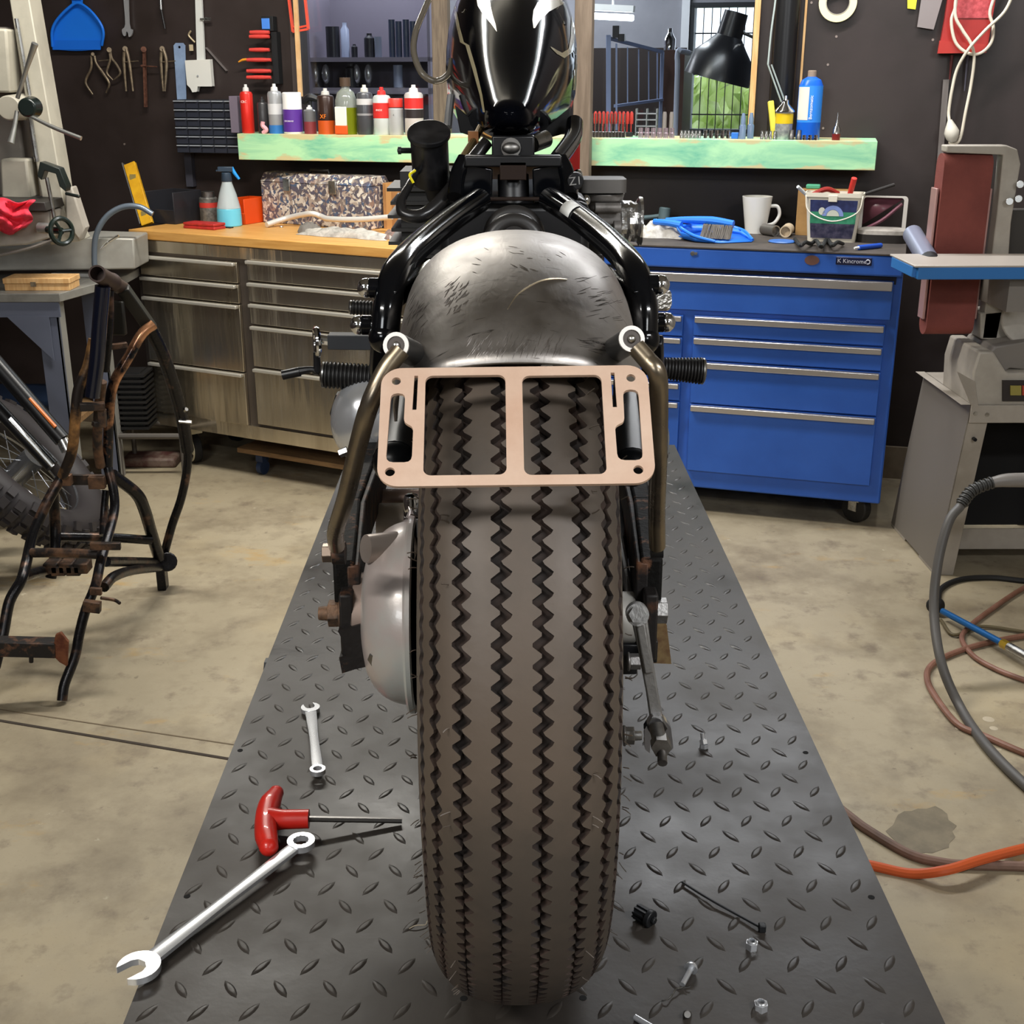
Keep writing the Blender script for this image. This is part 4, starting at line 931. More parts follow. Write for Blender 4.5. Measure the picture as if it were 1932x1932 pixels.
# patterned tool box
pat = bpy.data.materials.new('comic_print'); pat.use_nodes = True; nt = pat.node_tree; b_ = nt.nodes['Principled BSDF']; tc = nt.nodes.new('ShaderNodeTexCoord'); vo = nt.nodes.new('ShaderNodeTexVoronoi'); vo.inputs['Scale'].default_value = 85; vo.inputs['Randomness'].default_value = 1
rp = nt.nodes.new('ShaderNodeValToRGB'); e = rp.color_ramp; e.interpolation = 'CONSTANT'; e.elements[0].color = lin('#5a5660'); e.elements[1].position = .2; e.elements[1].color = lin('#a89a8e')
for ps, cl in ((.36, '#5a5563'), (.5, '#c8bfb2'), (.64, '#7f746e'), (.76, '#927c71'), (.84, '#d8d2c8'), (.92, '#4b5a74')): x = e.elements.new(ps); x.color = lin(cl)
sp = nt.nodes.new('ShaderNodeSeparateColor'); nz = nt.nodes.new('ShaderNodeTexNoise'); nz.inputs['Scale'].default_value = 25; mxv = nt.nodes.new('ShaderNodeMix'); mxv.data_type = 'VECTOR'; mxv.inputs[0].default_value = .06
nt.links.new(tc.outputs['Object'], nz.inputs[0]); nt.links.new(tc.outputs['Object'], mxv.inputs[4]); nt.links.new(nz.outputs['Color'], mxv.inputs[5]); nt.links.new(mxv.outputs[1], vo.inputs[0]); nt.links.new(vo.outputs['Color'], sp.inputs[0]); nt.links.new(sp.outputs[0], rp.inputs[0]); nt.links.new(rp.outputs[0], b_.inputs[0]); b_.inputs['Roughness'].default_value = .3
pl_, pr_ = at_(487, 421), at_(690, 436)
mid = (pl_ + pr_) / 2; L = (pr_ - pl_).length; ang = math.atan2((pr_ - pl_).y, (pr_ - pl_).x); TT = rotz(mid, ang); q = mpp(mid)
H = 78 * q
t = thing('patterned_toolbox', 'grey picture printed metal toolbox standing on the wooden worktop', 'toolbox', mid, ang)
m = MB(TT); m.bx(-L / 2, L / 2, .03, .17, 0, H); obj('box_body', m, pat, t, bev=.004)
m = MB(TT); y0, y1 = .028, .172; P = lambda x: [V((x, y0, H)), V((x, y0 + .03, H + .035)), V((x, y1 - .03, H + .035)), V((x, y1, H))]
m.loft([P(-L / 2 - .002), P(L / 2 + .002)]); obj('lid', m, pat, t, bev=.003)
m = MB(TT); m.tube([(-.05, .075, H + .03), (-.045, .075, H + .05), (.045, .075, H + .05), (.05, .075, H + .03)], .005, n=8, smooth=False); m.T = TT @ Matrix.Translation((0, .02, 0)); obj('carry_handle', m, black_plastic, t)
for x in (-.13, .1):
    m = MB(TT); m.box((x, .024, H - .01), (.035, .008, .05)); obj('latch', m, steel, t, bev=.002)
pl_ = at_(699, 433); pr_ = at_(744, 437); TT = rotz(pl_, CS.ang); q = mpp(pl_); H = 84 * q
m = MB(TT); m.bx(.03, .12, .05, .15, 0, H); bxo = thing('cardboard_box', 'brown cardboard box right of the patterned toolbox', 'box', TT @ V((.05, .14, 0)), CS.ang); obj('carton', m, cardboard, bxo, bev=.001)
m = MB(TT); m.bx(.045, .07, .049, .0495, .0, H); obj('tape', m, mat('tape_brown', '#b98b57', .3), bxo)
# handlebar lying on a grey rag and bag
bag = mat('grey_plastic_bag', '#8e8a84', .35, col2='#c2bdb5', scale=26, lo=.35, hi=.65, bump=.6, bscale=40, dist=1)
RG = random.Random(9)
def crumple(c, sx, sy, sz, ang, n=16, k=12, seed=1, pw=.5):
    r_ = random.Random(seed); g = []
    ph = [(r_.uniform(0, 6), r_.uniform(4, 14), r_.uniform(0, 6), r_.uniform(4, 14)) for _ in range(5)]
    ca, sa = math.cos(ang), math.sin(ang)
    rings = []
    for i in range(n + 1):
        u = -1 + 2 * i / n; ring = []
        for j in range(k + 1):
            v = -1 + 2 * j / k
            e = max(0, (1 - abs(u) ** 2.4) * (1 - abs(v) ** 2.4)) ** pw
            w_ = sum(math.sin(a + b * u) * math.cos(c_ + d * v) for a, b, c_, d in ph) / 5
            z = sz * e * (.75 + .55 * w_)
            ex = 1 + .12 * math.sin(7 * v + ph[0][0]); ey = 1 + .12 * math.sin(6 * u + ph[1][0])
            x, y = u * sx / 2 * ex, v * sy / 2 * ey
            ring.append(V(c) + V((x * ca - y * sa, x * sa + y * ca, max(z, 0) + .001)))
        rings.append(ring)
    m = MB(); m.surf(rings)
    # underside
    base = [[V((p.x, p.y, c[2] + .0005)) for p in r] for r in rings]; m.surf(base); return m
a = at_(655, 446); one('plastic_bag', crumple(a, .37, .1, .035, CS.ang, 34, 14, 3), bag, 'crumpled translucent plastic bag of parts under the silver handlebar', 'bag', smooth=180)
a = at_(585, 438); one('grey_rag', crumple(a, .085, .09, .042, .2, 12, 12, 5), mat('rag_grey', '#6f6a64', .9, bump=.4, scale=80), 'small grey rag under the bend of the silver handlebar', 'rag', smooth=180)
a = at_(760, 449); one('pink_rag', crumple(a + V((-.02, .0, 0)), .1, .08, .04, .2, 12, 12, 8), mat('rag_dusty', '#8a6f66', .9, col2='#5a504a', scale=30, bump=.4), 'dusty pink rag at the right end of the plastic bag', 'rag', smooth=180)
hb = [at_(503, 424, ZT + .012), at_(540, 412, ZT + .03), at_(585, 403, ZT + .055), at_(605, 408, ZT + .045), at_(622, 413, ZT + .04), at_(680, 414, ZT + .045), at_(740, 409, ZT + .06)]
m = MB(); m.tube(hb, .0108, n=14, k=5); one('handlebar', m, mat('satin_silver', '#e0ddd7', .32, .35), 'bent silver motorcycle handlebar lying across the wooden worktop', 'handlebar')
for (x, y) in ((513, 425), (531, 428)):
    m = MB(); c = at_(x, y, ZT + .002); m.ring(c, (0, 0, 1), .007, .0015, n=16, m=6); one('washer', m, zinc, 'small washer on the wooden worktop, ' + ('left' if x < 520 else 'right') + ' one below the handlebar end', 'washer')
m = MB(rotT(at_(430, 430))); m.bx(-.02, .02, -.01, .01, 0, .004); one('black_clip', m, black_plastic, 'tiny flat black piece in front of the spray bottle', 'clip')
# ================================================================== things on the blue cabinet
ZB = .97
def ab(px, py, z=ZB): return AZ(px, py, z)
a = ab(1245, 447); one('white_rag', crumple(a, .19, .1, .06, CB.ang, 26, 14, 11), mat('rag_white', '#cfccc6', .9, col2='#a9a49c', scale=30, bump=.4), 'crumpled white rag lying beside the blue dustpan', 'rag', smooth=180)
# blue dustpan with hand brush
bb = mat('dustpan_blue', '#2b7ae6', .38)
p = ab(1345, 456); TT = rotz(p, CB.ang - .12); q = mpp(p)
t = thing('blue_dustpan', 'blue dustpan lying on the blue cabinet with the hand brush in it', 'dustpan', p, CB.ang)
m = MB(TT)
g = [[V((-.12, -.0, .0)) if False else V((x, y, z)) for x, y, z in r] for r in (
    [(-.13, -.01, .045), (-.13, .0, .03), (-.10, .04, .01), (-.06, .12, .006), (-.0, .16, .006)],
    [(-.11, -.03, .03), (-.10, -.02, .012), (-.05, .02, .005), (.0, .07, .004), (.05, .11, .004)],
    [(-.06, -.045, .025), (-.05, -.035, .008), (.0, .0, .003), (.06, .03, .003), (.1, .07, .003)],
    [(.0, -.045, .008), (.02, -.035, .004), (.06, -.01, .002), (.1, .02, .002), (.13, .04, .003)])]
m.surf(g); m._add([(-.125, .0, .012), (-.04, -.04, .004), (.04, -.045, .003), (.13, .03, .003), (.06, .15, .012), (-.05, .14, .02)], [(0, 1, 2, 3, 4, 5)]); m.surf([[(-.13, .02, .045), (-.05, .14, .045), (.06, .15, .03), (.13, .045, .008)], [(-.12, .01, .012), (-.05, .135, .01), (.06, .145, .01), (.128, .04, .004)]]); m.surf([[(-.13, .02, .045), (-.105, -.02, .04), (-.05, -.05, .022), (.02, -.052, .008)], [(-.125, .02, .01), (-.1, -.02, .008), (-.05, -.048, .004), (.02, -.05, .003)]]); m.tube([(-.13, .02, .045), (-.105, -.02, .04), (-.05, -.05, .022), (.02, -.052, .008)], .004, n=8); m.tube([(-.13, .02, .045), (-.05, .14, .045), (.06, .15, .03), (.13, .045, .008)], .004, n=8)
obj('pan', m, bb, t, solid=.003)
m = MB(TT); m.tube([(-.12, .01, .05), (-.17, .02, .055), (-.23, .04, .055)], [.014, .012, .010], n=10); obj('pan_handle', m, bb, t)
t = thing('hand_brush', 'blue hand brush with grey bristles lying in the dustpan', 'brush', p + V((0, .05, 0)), CB.ang)
m = MB(TT); m.tube([(-.19, .055, .06), (-.12, .05, .065), (-.02, .045, .066), (.06, .04, .058)], [.009, .012, .016, .014], n=10); obj('brush_back', m, bb, t)
RB2 = random.Random(2); m = MB(TT)
for i in range(260):
    x = -.045 + .105 * RB2.random(); y = .02 + RB2.random() * .03; m.cyl((x, y, .056), (x + RB2.uniform(-.006, .006), y - .035 + RB2.uniform(-.005, .005), .012), .0012, n=3, caps=False)
br = obj('bristles', m, mat('bristle_grey', '#6c665f', .8), t); br['kind'] = 'stuff'
m = MB(); A = ab(1212, 412, 1.0); c_ = ab(1252, 432, ZB) + V((0, 0, .05)); m.lathe([(.019, -.045), (.022, -.042), (.022, .026), (.018, .03)], c_, (.12, .1, .98), 18); m.tube([c_ + V((-.1, .01, -.012)), c_ + V((-.05, .005, -.006)), c_], [.010, .008, .009], n=10); one('mallet', m, mat('teal_grey_mallet', '#4a5c60', .5), 'grey green mallet standing behind the white rag', 'mallet', bev=.001)
# mug
p = ab(1425, 439); q = mpp(p); H = 67 * q; r1, r2 = 19 * q, 28 * q
t = thing('white_mug', 'white tapered coffee mug on the blue cabinet', 'mug', p)
m = MB(); m.lathe([(r1, 0), (r2, H), (r2 - .004, H), (r1 - .003, .006), (.001, .006)], p, n=32); obj('cup', m, mat('ceramic_white', '#e3e1da', .25), t)
m = MB(); m.tube([p + V((r2 * .9, -.005, H * .74)), p + V((r2 * 1.35, -.01, H * .72)), p + V((r2 * 1.5, -.01, H * .5)), p + V((r2 * 1.2, -.01, H * .28)), p + V((r1 * 1.05, -.005, H * .2))], .0065, n=10); obj('handle', m, mat('ceramic_white2', '#e3e1da', .25), t)
# pipes
def pipe(c, d, L, r, mt, label, rin=.8, nm='pipe_offcut'):
    m = MB(); d = V(d).normalized(); m.lathe([(r, 0), (r, L), (r * rin, L), (r * rin, 0), (r, 0)], c, d, 28, caps=False); m.lathe([(r * rin * .98, .012), (.001, .012)], c, d, 28, caps=False); return one(nm, m, mt, label, 'pipe')
pipe(ab(1482, 437, ZB + .021), (.35, 1, 0), .09, .021, mat('paper_tube', '#b7a68c', .7), 'tan tube end lying beside the cardboard box on the blue cabinet')
pipe(ab(1464, 436, ZB + .02), (-.5, 1, .0), .07, .02, mat('alu_tube', '#8f8b86', .35, .8), 'grey metal tube lying between the mug and the tan tube')
p = ab(1528, 446, ZB); q = mpp(p); TT = rotz(p, CB.ang)
m = MB(TT); m.bx(-.055, .12, .02, .1, 0, 85 * q); one('tall_cardboard_box', m, mat('card2', '#a8824f', .8, col2='#8f6c40', scale=8), 'tan cardboard box standing behind the white tub', 'box', bev=.001)
m = MB(TT); m.box((-.005, .06, 85 * q + .008), (.05, .04, .016)); one('green_cloth_scrap', m, mat('green_scrap', '#4c9a78', .8), 'small green piece on top of the tall cardboard box', 'scrap', bev=.004)
# tub
p = ab(1567, 457); q = mpp(p); H = 90 * q
t = thing('white_tub', 'white rectangular plastic tub with blue and green label holding tools', 'tub', p, CB.ang)
tubm = mat('tub_white', '#dcd5c4', .4); TT = rotz(p, CB.ang)
def rr3(sx, sy, z, r=.015): return [V((x, y, z)) for x, y in rrect(-sx / 2, sx / 2, -sy / 2, sy / 2, r, 4)]
w1, w2_ = 88 * q, 104 * q; dd = .085
m = MB(TT); OF = V((0, dd / 2, 0)); mv = lambda P: [a_ + OF for a_ in P]
m.loft([mv(rr3(w1, dd * .85, 0)), mv(rr3(w2_, dd, H)), mv(rr3(w2_ + .008, dd + .008, H)), mv(rr3(w2_ + .008, dd + .008, H - .014)), mv(rr3(w2_, dd, H - .014))], caps=False); m.loft([mv(rr3(w1, dd * .85, .0)), mv(rr3(w1, dd * .85, .003))]); m.loft([mv(rr3(w2_ - .004, dd - .004, H)), mv(rr3(w1 - .004, dd * .85 - .004, .003))], caps=False)
obj('tub_body', m, tubm, t)
TL = TT @ frame((0, -.0035 + dd * .0375, H * .5), (1, 0, 0), V((0, -(dd * .075) / H, 1)).normalized(), V((0, -1, 0)))
hw = w1 * .43
m = MB(TL); m._add([(-hw, -H * .42, .001), (hw, -H * .42, .001), (hw * 1.1, -H * .1, .001), (-hw * 1.08, -H * .1, .001)], [(0, 1, 2, 3)]); lb = obj('dark_label', m, mat('label_navy', '#26263e', .4, col2='#4a465a', scale=40), t)
m = MB(TL); m._add([(-hw * 1.08, -H * .12, .0012), (hw * 1.1, -H * .12, .0012), (hw * 1.12, H * .12, .0012), (-hw * 1.1, H * .12, .0012)], [(0, 1, 2, 3)]); obj('green_label', m, mat('label_green', '#2d7a5a', .4, col2='#3e8f6c', scale=40), t)
m = MB(TL); m._add([(-hw * 1.1, H * .12, .0012), (hw * 1.12, H * .12, .0012), (hw * 1.15, H * .36, .0012), (-hw * 1.14, H * .36, .0012)], [(0, 1, 2, 3)]); obj('blue_label', m, mat('label_blue', '#2c3560', .4, col2='#20264c', scale=40), t)
m = MB(TL); m.shape([circ(0, 0, .036, 24, 0, math.pi) + circ(0, 0, .022, 24, math.pi, 0)], .0006, Matrix.Translation((0, H * .0 + .006, .0022))); obj('blue_arch', m, mat('arch_blue', '#7f92cc', .4), t)
m = MB(TL); m.shape([circ(0, 0, .021, 20, 0, math.pi)], .0006, Matrix.Translation((0, .006, .0022))); m.shape([[( .011 * math.cos(a) , .013 * math.sin(a)) for a in [k * math.pi / 10 for k in range(20)]]], .0006, Matrix.Translation((-.038, .022, .0022))); obj('pale_emblem', m, mat('emblem_pale', '#c9cbbd', .4), t)
m = MB(TT); m.tube([(-w2_ / 2, 0, H - .008), (-w2_ * .42, -.012, H * .62), (0, -.018, H * .44), (w2_ * .42, -.012, H * .62), (w2_ / 2, 0, H - .008)], .0025, n=8); m.box((-.004, -.006, H - .018), (.03, .006, .022)); obj('bail_handle', m, tubm, t, bev=.001)
for (a1, b1, r, cl, lab, ct) in (((1526, 372), (1505, 352), .006, '#d5dbdd', 'pale handled brush sticking out of the white tub at the left', 'brush'), ((1602, 372), (1612, 336), .010, '#d63a34', 'red handled tool sticking up out of the white tub', 'tool'), ((1608, 374), (1688, 348), .006, '#2e2a28', 'long dark file leaning out of the white tub to the right', 'file')):
    a = AY(*a1, p.y + .05); b = AY(*b1, p.y + (.02 if b1[0] < 1680 else .03)); a2 = a + (a - b).normalized() * .05; m = MB(); m.tube([a2, (a + b) / 2, b], [r * .7, r, r], n=10); one('tool_in_tub', m, mat('tool_' + cl[1:], cl, .4), lab, ct, bev=.001)
m = MB(); m.tube([AY(1532, 368, p.y + .06), AY(1560, 357, p.y + .05), AY(1582, 366, p.y + .05)], .009, n=8); one('plier_grips', m, mat('plier_red', '#8e211b', .4), 'dark red tool handles lying in the top of the white tub', 'pliers')
# masking guard, tin, black cable, lid, marker
p = ab(1662, 445); TT = rotz(p, CB.ang); q = mpp(p); W_, H = 86 * q, 72 * q
t = thing('wire_guard_box', 'clear mauve tinted plastic visor in a white frame right of the tub', 'visor', p, CB.ang)
m = MB(TT); m.shape([rrect(-W_ / 2, W_ / 2, 0, H, .012), rrect(-W_ / 2 + .012, W_ / 2 - .014, .006, H - .004, .01)], .03, frame((0, .02, 0), (1, 0, 0), (0, 0, 1), (0, -1, 0))); obj('white_frame', m, mat('frame_offwhite', '#c8c2ba', .5), t, bev=.002)
m = MB(TT); m._add([(-W_ * .42, .03, H * .25), (W_ * .42, .03, H * .95), (W_ * .4, .03, H * .98), (-W_ * .42, .03, H * .98)], [(0, 1, 2, 3)]); m.tube([(-W_ * .4, .02, H * .12), (0, .015, H * .4), (W_ * .38, .02, H * .82)], .005, n=8); obj('tinted_visor', m, mat('mauve', '#7a4a58', .3), t, solid=.002)
p = ab(1665, 458); TT = rotz(p, CB.ang + .05); m = MB(TT); q = mpp(p); W_ = 96 * q
t = thing('grey_tin_case', 'dark oval case with a pale lid at the right corner of the blue cabinet', 'case', p, CB.ang)
def ov(sx, sy, z): return [V((x, y + .03, z)) for x, y in rrect(-sx / 2, sx / 2, -sy / 2, sy / 2, min(sx, sy) * .45, 5)]
m.loft([ov(W_, .11, 0), ov(W_ * 1.02, .112, .028)]); obj('case_base', m, mat('case_dark', '#2c2826', .5), t)
m = MB(TT); m.loft([ov(W_ * 1.02, .112, .029), ov(W_ * .98, .108, .042), ov(W_ * .8, .085, .047)]); obj('case_lid', m, mat('case_pale', '#a8a199', .5, col2='#8a847c', scale=20), t)
m = MB(); P = [ab(1500 + 10 * i, 455 + (5 if i % 2 else -4) + (i % 3) * 3, ZB + .008 + .01 * (i % 3)) for i in range(10)]; m.tube(P, .0065, n=8); one('black_cable_bundle', m, black_rubber, 'tangle of black cable in front of the cardboard box on the blue cabinet', 'cable')
p = ab(1475, 457); m = MB(); m.lathe([(.045, 0), (.047, .003), (.044, .006), (.001, .006)], p, n=32); one('blue_plastic_disc', m, mat('lid_blue', '#3f6db4', .4), 'flat blue plastic disc lying near the front edge of the blue cabinet', 'disc')
a, b = ab(1612, 468, ZB + .009), ab(1662, 463, ZB + .009); m = MB(); d = (b - a).normalized(); m.cyl(a, a + d * .022, .0035, .005, n=12); m.mat(1); m.cyl(a + d * .02, b, .0082, n=14); one('paint_marker', m, [white_plastic, mat('marker_blue', '#1d4fb8', .4)], 'blue marker with a white tip at the front right of the blue cabinet', 'marker')
# ================================================================== the long painted shelf and its things
shelf_m = mat('shelf_paint', '#aadbaa', .6, col2='#52a78e', scale=3, lo=.48, hi=.74, stretch=(1, 1, 3.2), bump=.1, dist=.6)
def worn():
    nt = shelf_m.node_tree; N = nt.nodes; L = nt.links; b = N['Principled BSDF']; src = b.inputs['Base Color'].links[0].from_socket
    tc = [n for n in N if n.type == 'TEX_COORD'][0]; sx = N.new('ShaderNodeSeparateXYZ'); L.new(tc.outputs['Object'], sx.inputs[0])
    mp = N.new('ShaderNodeMapping'); mp.inputs['Scale'].default_value = (3, 1, 8); L.new(tc.outputs['Object'], mp.inputs[0]); n = N.new('ShaderNodeTexNoise'); n.inputs['Scale'].default_value = 3; n.inputs['Detail'].default_value = 8; L.new(mp.outputs[0], n.inputs['Vector'])
    # wear is strongest along the two edges of the board
    a = N.new('ShaderNodeMath'); a.operation = 'SUBTRACT'; a.inputs[1].default_value = .05; L.new(sx.outputs['Z'], a.inputs[0]); ab_ = N.new('ShaderNodeMath'); ab_.operation = 'ABSOLUTE'; L.new(a.outputs[0], ab_.inputs[0])
    mu = N.new('ShaderNodeMath'); mu.operation = 'MULTIPLY_ADD'; mu.inputs[1].default_value = 7; L.new(ab_.outputs[0], mu.inputs[0]); L.new(n.outputs['Fac'], mu.inputs[2])
    r = N.new('ShaderNodeValToRGB'); r.color_ramp.elements[0].position = .8; r.color_ramp.elements[1].position = .88; L.new(mu.outputs[0], r.inputs[0])
    mx = N.new('ShaderNodeMix'); mx.data_type = 'RGBA'; L.new(r.outputs[0], mx.inputs[0]); L.new(src, mx.inputs[6]); mx.inputs[7].default_value = lin('#c3b98a'); L.new(mx.outputs[2], b.inputs['Base Color'])
worn()
sx0, sx1 = wl(447, 252, SH_D).x, wl(1656, 265, SH_D).x
m = MB(WT); m.bx(sx0, sx1, -SH_D, -.001, 1.202, 1.302); one('long_wooden_shelf', m, shelf_m, 'long thick wooden shelf in worn green paint on the dark wall', 'shelf', bev=.002)
ZS = 1.302
def sh(px, off=.17, z=ZS):
    off += .03
    p = WP(px, 250, off); p.z = z; return p
def can(px, w, top, col, label, cap='#d9d9d6', capH=.14, dome=True, band=None, band2=None, cat='spray can', nm='spray_can', off=.16, rough=.3, text=None):
    p = sh(px, off); q = mpp(p); r = w * q / 2; base = RM.transposed() @ (p - CAM); by = YP - FPX * base.y / -base.z; H = (by - top) * q * 1.0
    t = thing(nm, label, cat, p, WA); hb = H * (1 - capH)
    m = MB(); m.lathe([(r * .94, 0), (r, .004), (r, hb * .93)] + ([(r * .85, hb * .98), (r * .5, hb)] if dome else [(r, hb)]), p, n=26); obj('body', m, mat('can_' + label[:12].replace(' ', '_'), col, rough, .2), t)
    m = MB()
    if capH > .2: m.lathe([(r * .98, 0), (r * .98, H - hb - .004), (r * .9, H - hb)], p + V((0, 0, hb)), n=26)
    else: m.lathe([(r * .5, 0), (r * .45, (H - hb) * .5), (r * .25, (H - hb) * .6), (r * .22, H - hb)], p + V((0, 0, hb)), n=18)
    obj('cap', m, mat('cap_' + cap[1:], cap, .4), t)
    for bd in (band, band2):
        if bd: m = MB(); m.lathe([(r * 1.015, hb * bd[0]), (r * 1.015, hb * bd[1])], p, n=26, caps=False); obj('label_band', m, mat('band_' + bd[2][1:], bd[2], .4), t)
    if text:
        m = MB(); m.text(text[0], text[1], .0004, frame(p + NW * (r * 1.02) + V((0, 0, hb * text[2])), U, (0, 0, 1), NW)); obj('label_text', m, mat('txt_' + text[3][1:], text[3], .5), t)
    return t
can(469, 24, 164, '#d22a20', 'red spray can at the left end of the shelf', cap='#cfcfcc', text=('CRC', .012, .75, '#f2e6e0'))
can(498, 20, 186, '#3b3a3c', 'short dark grey can behind the little pink figure', cap='#2b2b2d')
can(522, 27, 163, '#9a9c9e', 'silver spray can with a blue foot next to the purple can', band=(.0, .2, '#2f6fb0'), band2=(.45, .7, '#c6c8ca'))
can(554, 36, 178, '#efefee', 'white capped can with a purple label', cap='#f2f2f0', capH=.38, dome=False, band=(.08, .95, '#57308e'), text=('DEGREASE', .008, .5, '#e8e2f2'))
can(586, 23, 201, '#6f7072', 'small grey can with a red stripe left of the dark orange can', band=(.0, .5, '#7d3437'))
can(617, 32, 171, '#35241d', 'black can with an orange lettered label left of the clear bottle', cap='#c9c6bf', band=(.0, .35, '#c4521a'), text=('XF', .022, .45, '#f08020'))
can(690, 30, 165, '#4b4c50', 'dark grey spray can with white rings right of the clear bottle', cap='#d8d4c8', band=(.7, .84, '#c3c3c3'), band2=(.45, .5, '#8d8d8f'))
can(722, 33, 169, '#cdd3cf', 'white spray can with a red band and red cap', cap='#d2302c', capH=.16, band=(.42, .8, '#c92f2b'), text=('INOX', .010, .62, '#f3e0dc'))
can(748, 28, 189, '#b9bcbc', 'small white bottle with a red cap', cap='#d03a30', capH=.24, nm='small_bottle', cat='bottle', text=('4', .012, .72, '#777777'))
can(782, 35, 165, '#cfc9c4', 'red, white and black spray can nearest the timber post', cap='#e6e2dc', band=(.62, .86, '#cc2f2c'), band2=(.4, .6, '#2b2526'))
# clear bottle
p = sh(655, .16); q = mpp(p); r = 20 * q
t = thing('clear_bottle', 'clear round shouldered bottle of yellow green liquid with an orange label', 'bottle', p, WA)
m = MB(); m.lathe([(r, 0), (r, .1)], p, n=28); obj('liquid', m, mat('liquid_green', '#8f9a1c', .15, trans=.5), t)
m = MB(); m.lathe([(r * 1.01, .1), (r * 1.02, .125), (r * .8, .155), (r * .4, .17), (r * .38, .18)], p, n=28, caps=False); obj('shoulder', m, mat('bottle_clear', '#b9c0b8', .1, trans=.6), t)
m = MB(); m.lathe([(r * .5, .178), (r * .5, .21)], p, n=18); obj('cap', m, mat('cap_umber', '#4a3a2c', .5), t)
m = MB(WT); pl0 = WTi @ p; m.box((pl0.x - .008, pl0.y - r * .9, ZS + .066), (r * 1.15, .012, .075)); lb = obj('white_label', m, mat('label_cream', '#dfe0d2', .5), t, bev=.003)
m = MB(WT); m.box((pl0.x - .008, pl0.y - r * .93, ZS + .018), (r * 1.25, .012, .034)); obj('orange_label', m, mat('label_orange', '#e0561c', .5), t, bev=.003)
m = MB(WT); P0 = WTi @ sh(450, .12); m.box((P0.x, P0.y, ZS + .07), (.035, .06, .14)); one('mauve_carton', m, mat('mauve_grey', '#6d6472', .7), 'narrow mauve grey carton beside the red can', 'carton', bev=.001)
m = MB(WT); P0 = WTi @ sh(500, .195); x, y = P0.x, P0.y; m.tube([(x - .008, y, ZS + .002), (x + .006, y, ZS + .015), (x - .008, y, ZS + .03), (x - .006, y, ZS + .045)], [.009, .009, .009, .008], n=8); one('pink_squiggle', m, mat('pink', '#e0a4ab', .6), 'little pink curled piece in front of the short dark can', 'trinket')
m = MB(); a = sh(588, .06, ZS + .125); m.tube([a + U * -.03 + V((0, 0, -.01)), a + V((0, 0, .01)), a + U * .04], [.012, .016, .010], n=8); m.cyl(a, a - V((0, 0, .125)), .008, n=8); one('black_spray_gun', m, black_plastic, 'black tool handle standing behind the small grey can', 'tool')
# ---- right half
RED = mat('rail_red', '#b5352c', .5)
t = thing('red_socket_holder', 'red holder of long socket bits near the timber post', 'holder', sh(1155, .1), WA)
m = MB(WT); a, b = WTi @ sh(1116, .1), WTi @ sh(1192, .1); m.bx(a.x, b.x, a.y, a.y + .03, ZS, ZS + .016); obj('rail', m, black_plastic, t)
for i in range(10):
    x = a.x + (b.x - a.x) * (i + .5) / 10; m = MB(WT); m.lathe([(.006, 0), (.0075, .015), (.0065, .038), (.003, .045)], (x, a.y + .035, ZS + .045), n=8); m.cyl((x, a.y + .028, ZS + .015), (x, a.y + .028, ZS + .05), .002, n=6); obj('red_grip', m, RED, t)
ORD = ['first', 'second', 'third', 'fourth', 'fifth', 'sixth', 'seventh', 'eighth', 'ninth', 'tenth', 'eleventh']
def rep(px0, px1, n, builder, off):
    f = None
    for i in range(n):
        p = sh(px0 + (px1 - px0) * (i / (n - 1) if n > 1 else 0), off)
        if f is None: f = builder(p); base = f['label']; f['label'] = base + ', first from the left'
        else:
            c = copy_tree(f); c.location = p; c['label'] = base + ', ' + ORD[i] + ' from the left'
def bit(p):
    t = thing('socket_bit', 'long chrome socket bit before the red holder', 'socket', p, WA, 'long socket bits on the shelf')
    m = MB(); m.lathe([(.0062, 0), (.0062, .02), (.0045, .022)], p, n=12); obj('socket', m, chrome, t); m = MB(); m.lathe([(.0024, .022), (.0024, .085)], p, n=6); obj('shank', m, steel, t); return t
rep(1117, 1178, 11, bit, .185)
def sock(lbl, grp, r, h, mt):
    def f(p):
        m = MB(); m.lathe([(r, 0), (r, h * .5), (r * .86, h * .55), (r * .86, h), (r * .6, h), (r * .55, h * .6), (.001, h * .6)], p, n=16); return one('socket', m, mt, lbl, 'socket', grp)
    return f
def rep1(px0, px1, n, f, off):
    o = None
    for i in range(n):
        p = sh(px0 + (px1 - px0) * (i / (n - 1) if n > 1 else 0), off)
        if o is None: o = f(p); base = o['label']; o['label'] = base + ', first from the left'
        else: c = o.copy(); C.objects.link(c); c.location = p; c['label'] = base + ', ' + ORD[i] + ' from the left'
rep1(1209, 1268, 6, sock('wide pinkish chrome socket on the shelf', 'wide sockets on the shelf', .0098, .036, mat('pink_chrome', '#cdb9c4', .2, .8)), .17)
rep1(1286, 1320, 6, sock('small chrome socket right of the wide ones', 'small sockets on the shelf', .0062, .028, steel), .17)
rep1(1331, 1374, 5, sock('medium chrome socket left of the clear jars', 'medium sockets on the shelf', .0084, .03, chrome), .17)
rep1(1438, 1462, 4, sock('little silver socket before the yellow oil can', 'little sockets on the shelf', .006, .03, steel), .185)
rep1(1494, 1508, 2, sock('black based socket left of the blue gas bottle', 'black based sockets', .0085, .034, dull_steel), .185)
rep1(1518, 1540, 3, sock('tiny chrome socket in front of the blue gas bottle', 'tiny sockets before the gas bottle', .008, .018, chrome), .195)
m = MB(WT); a, b = WTi @ sh(1198, .06), WTi @ sh(1238, .06)
for z in (.012, .035, .058, .08): m.bx(a.x, b.x, a.y, a.y + .04, ZS + z, ZS + z + .004)
for x in (a.x, b.x - .003, (a.x + b.x) / 2): m.bx(x, x + .003, a.y, a.y + .04, ZS, ZS + .1)
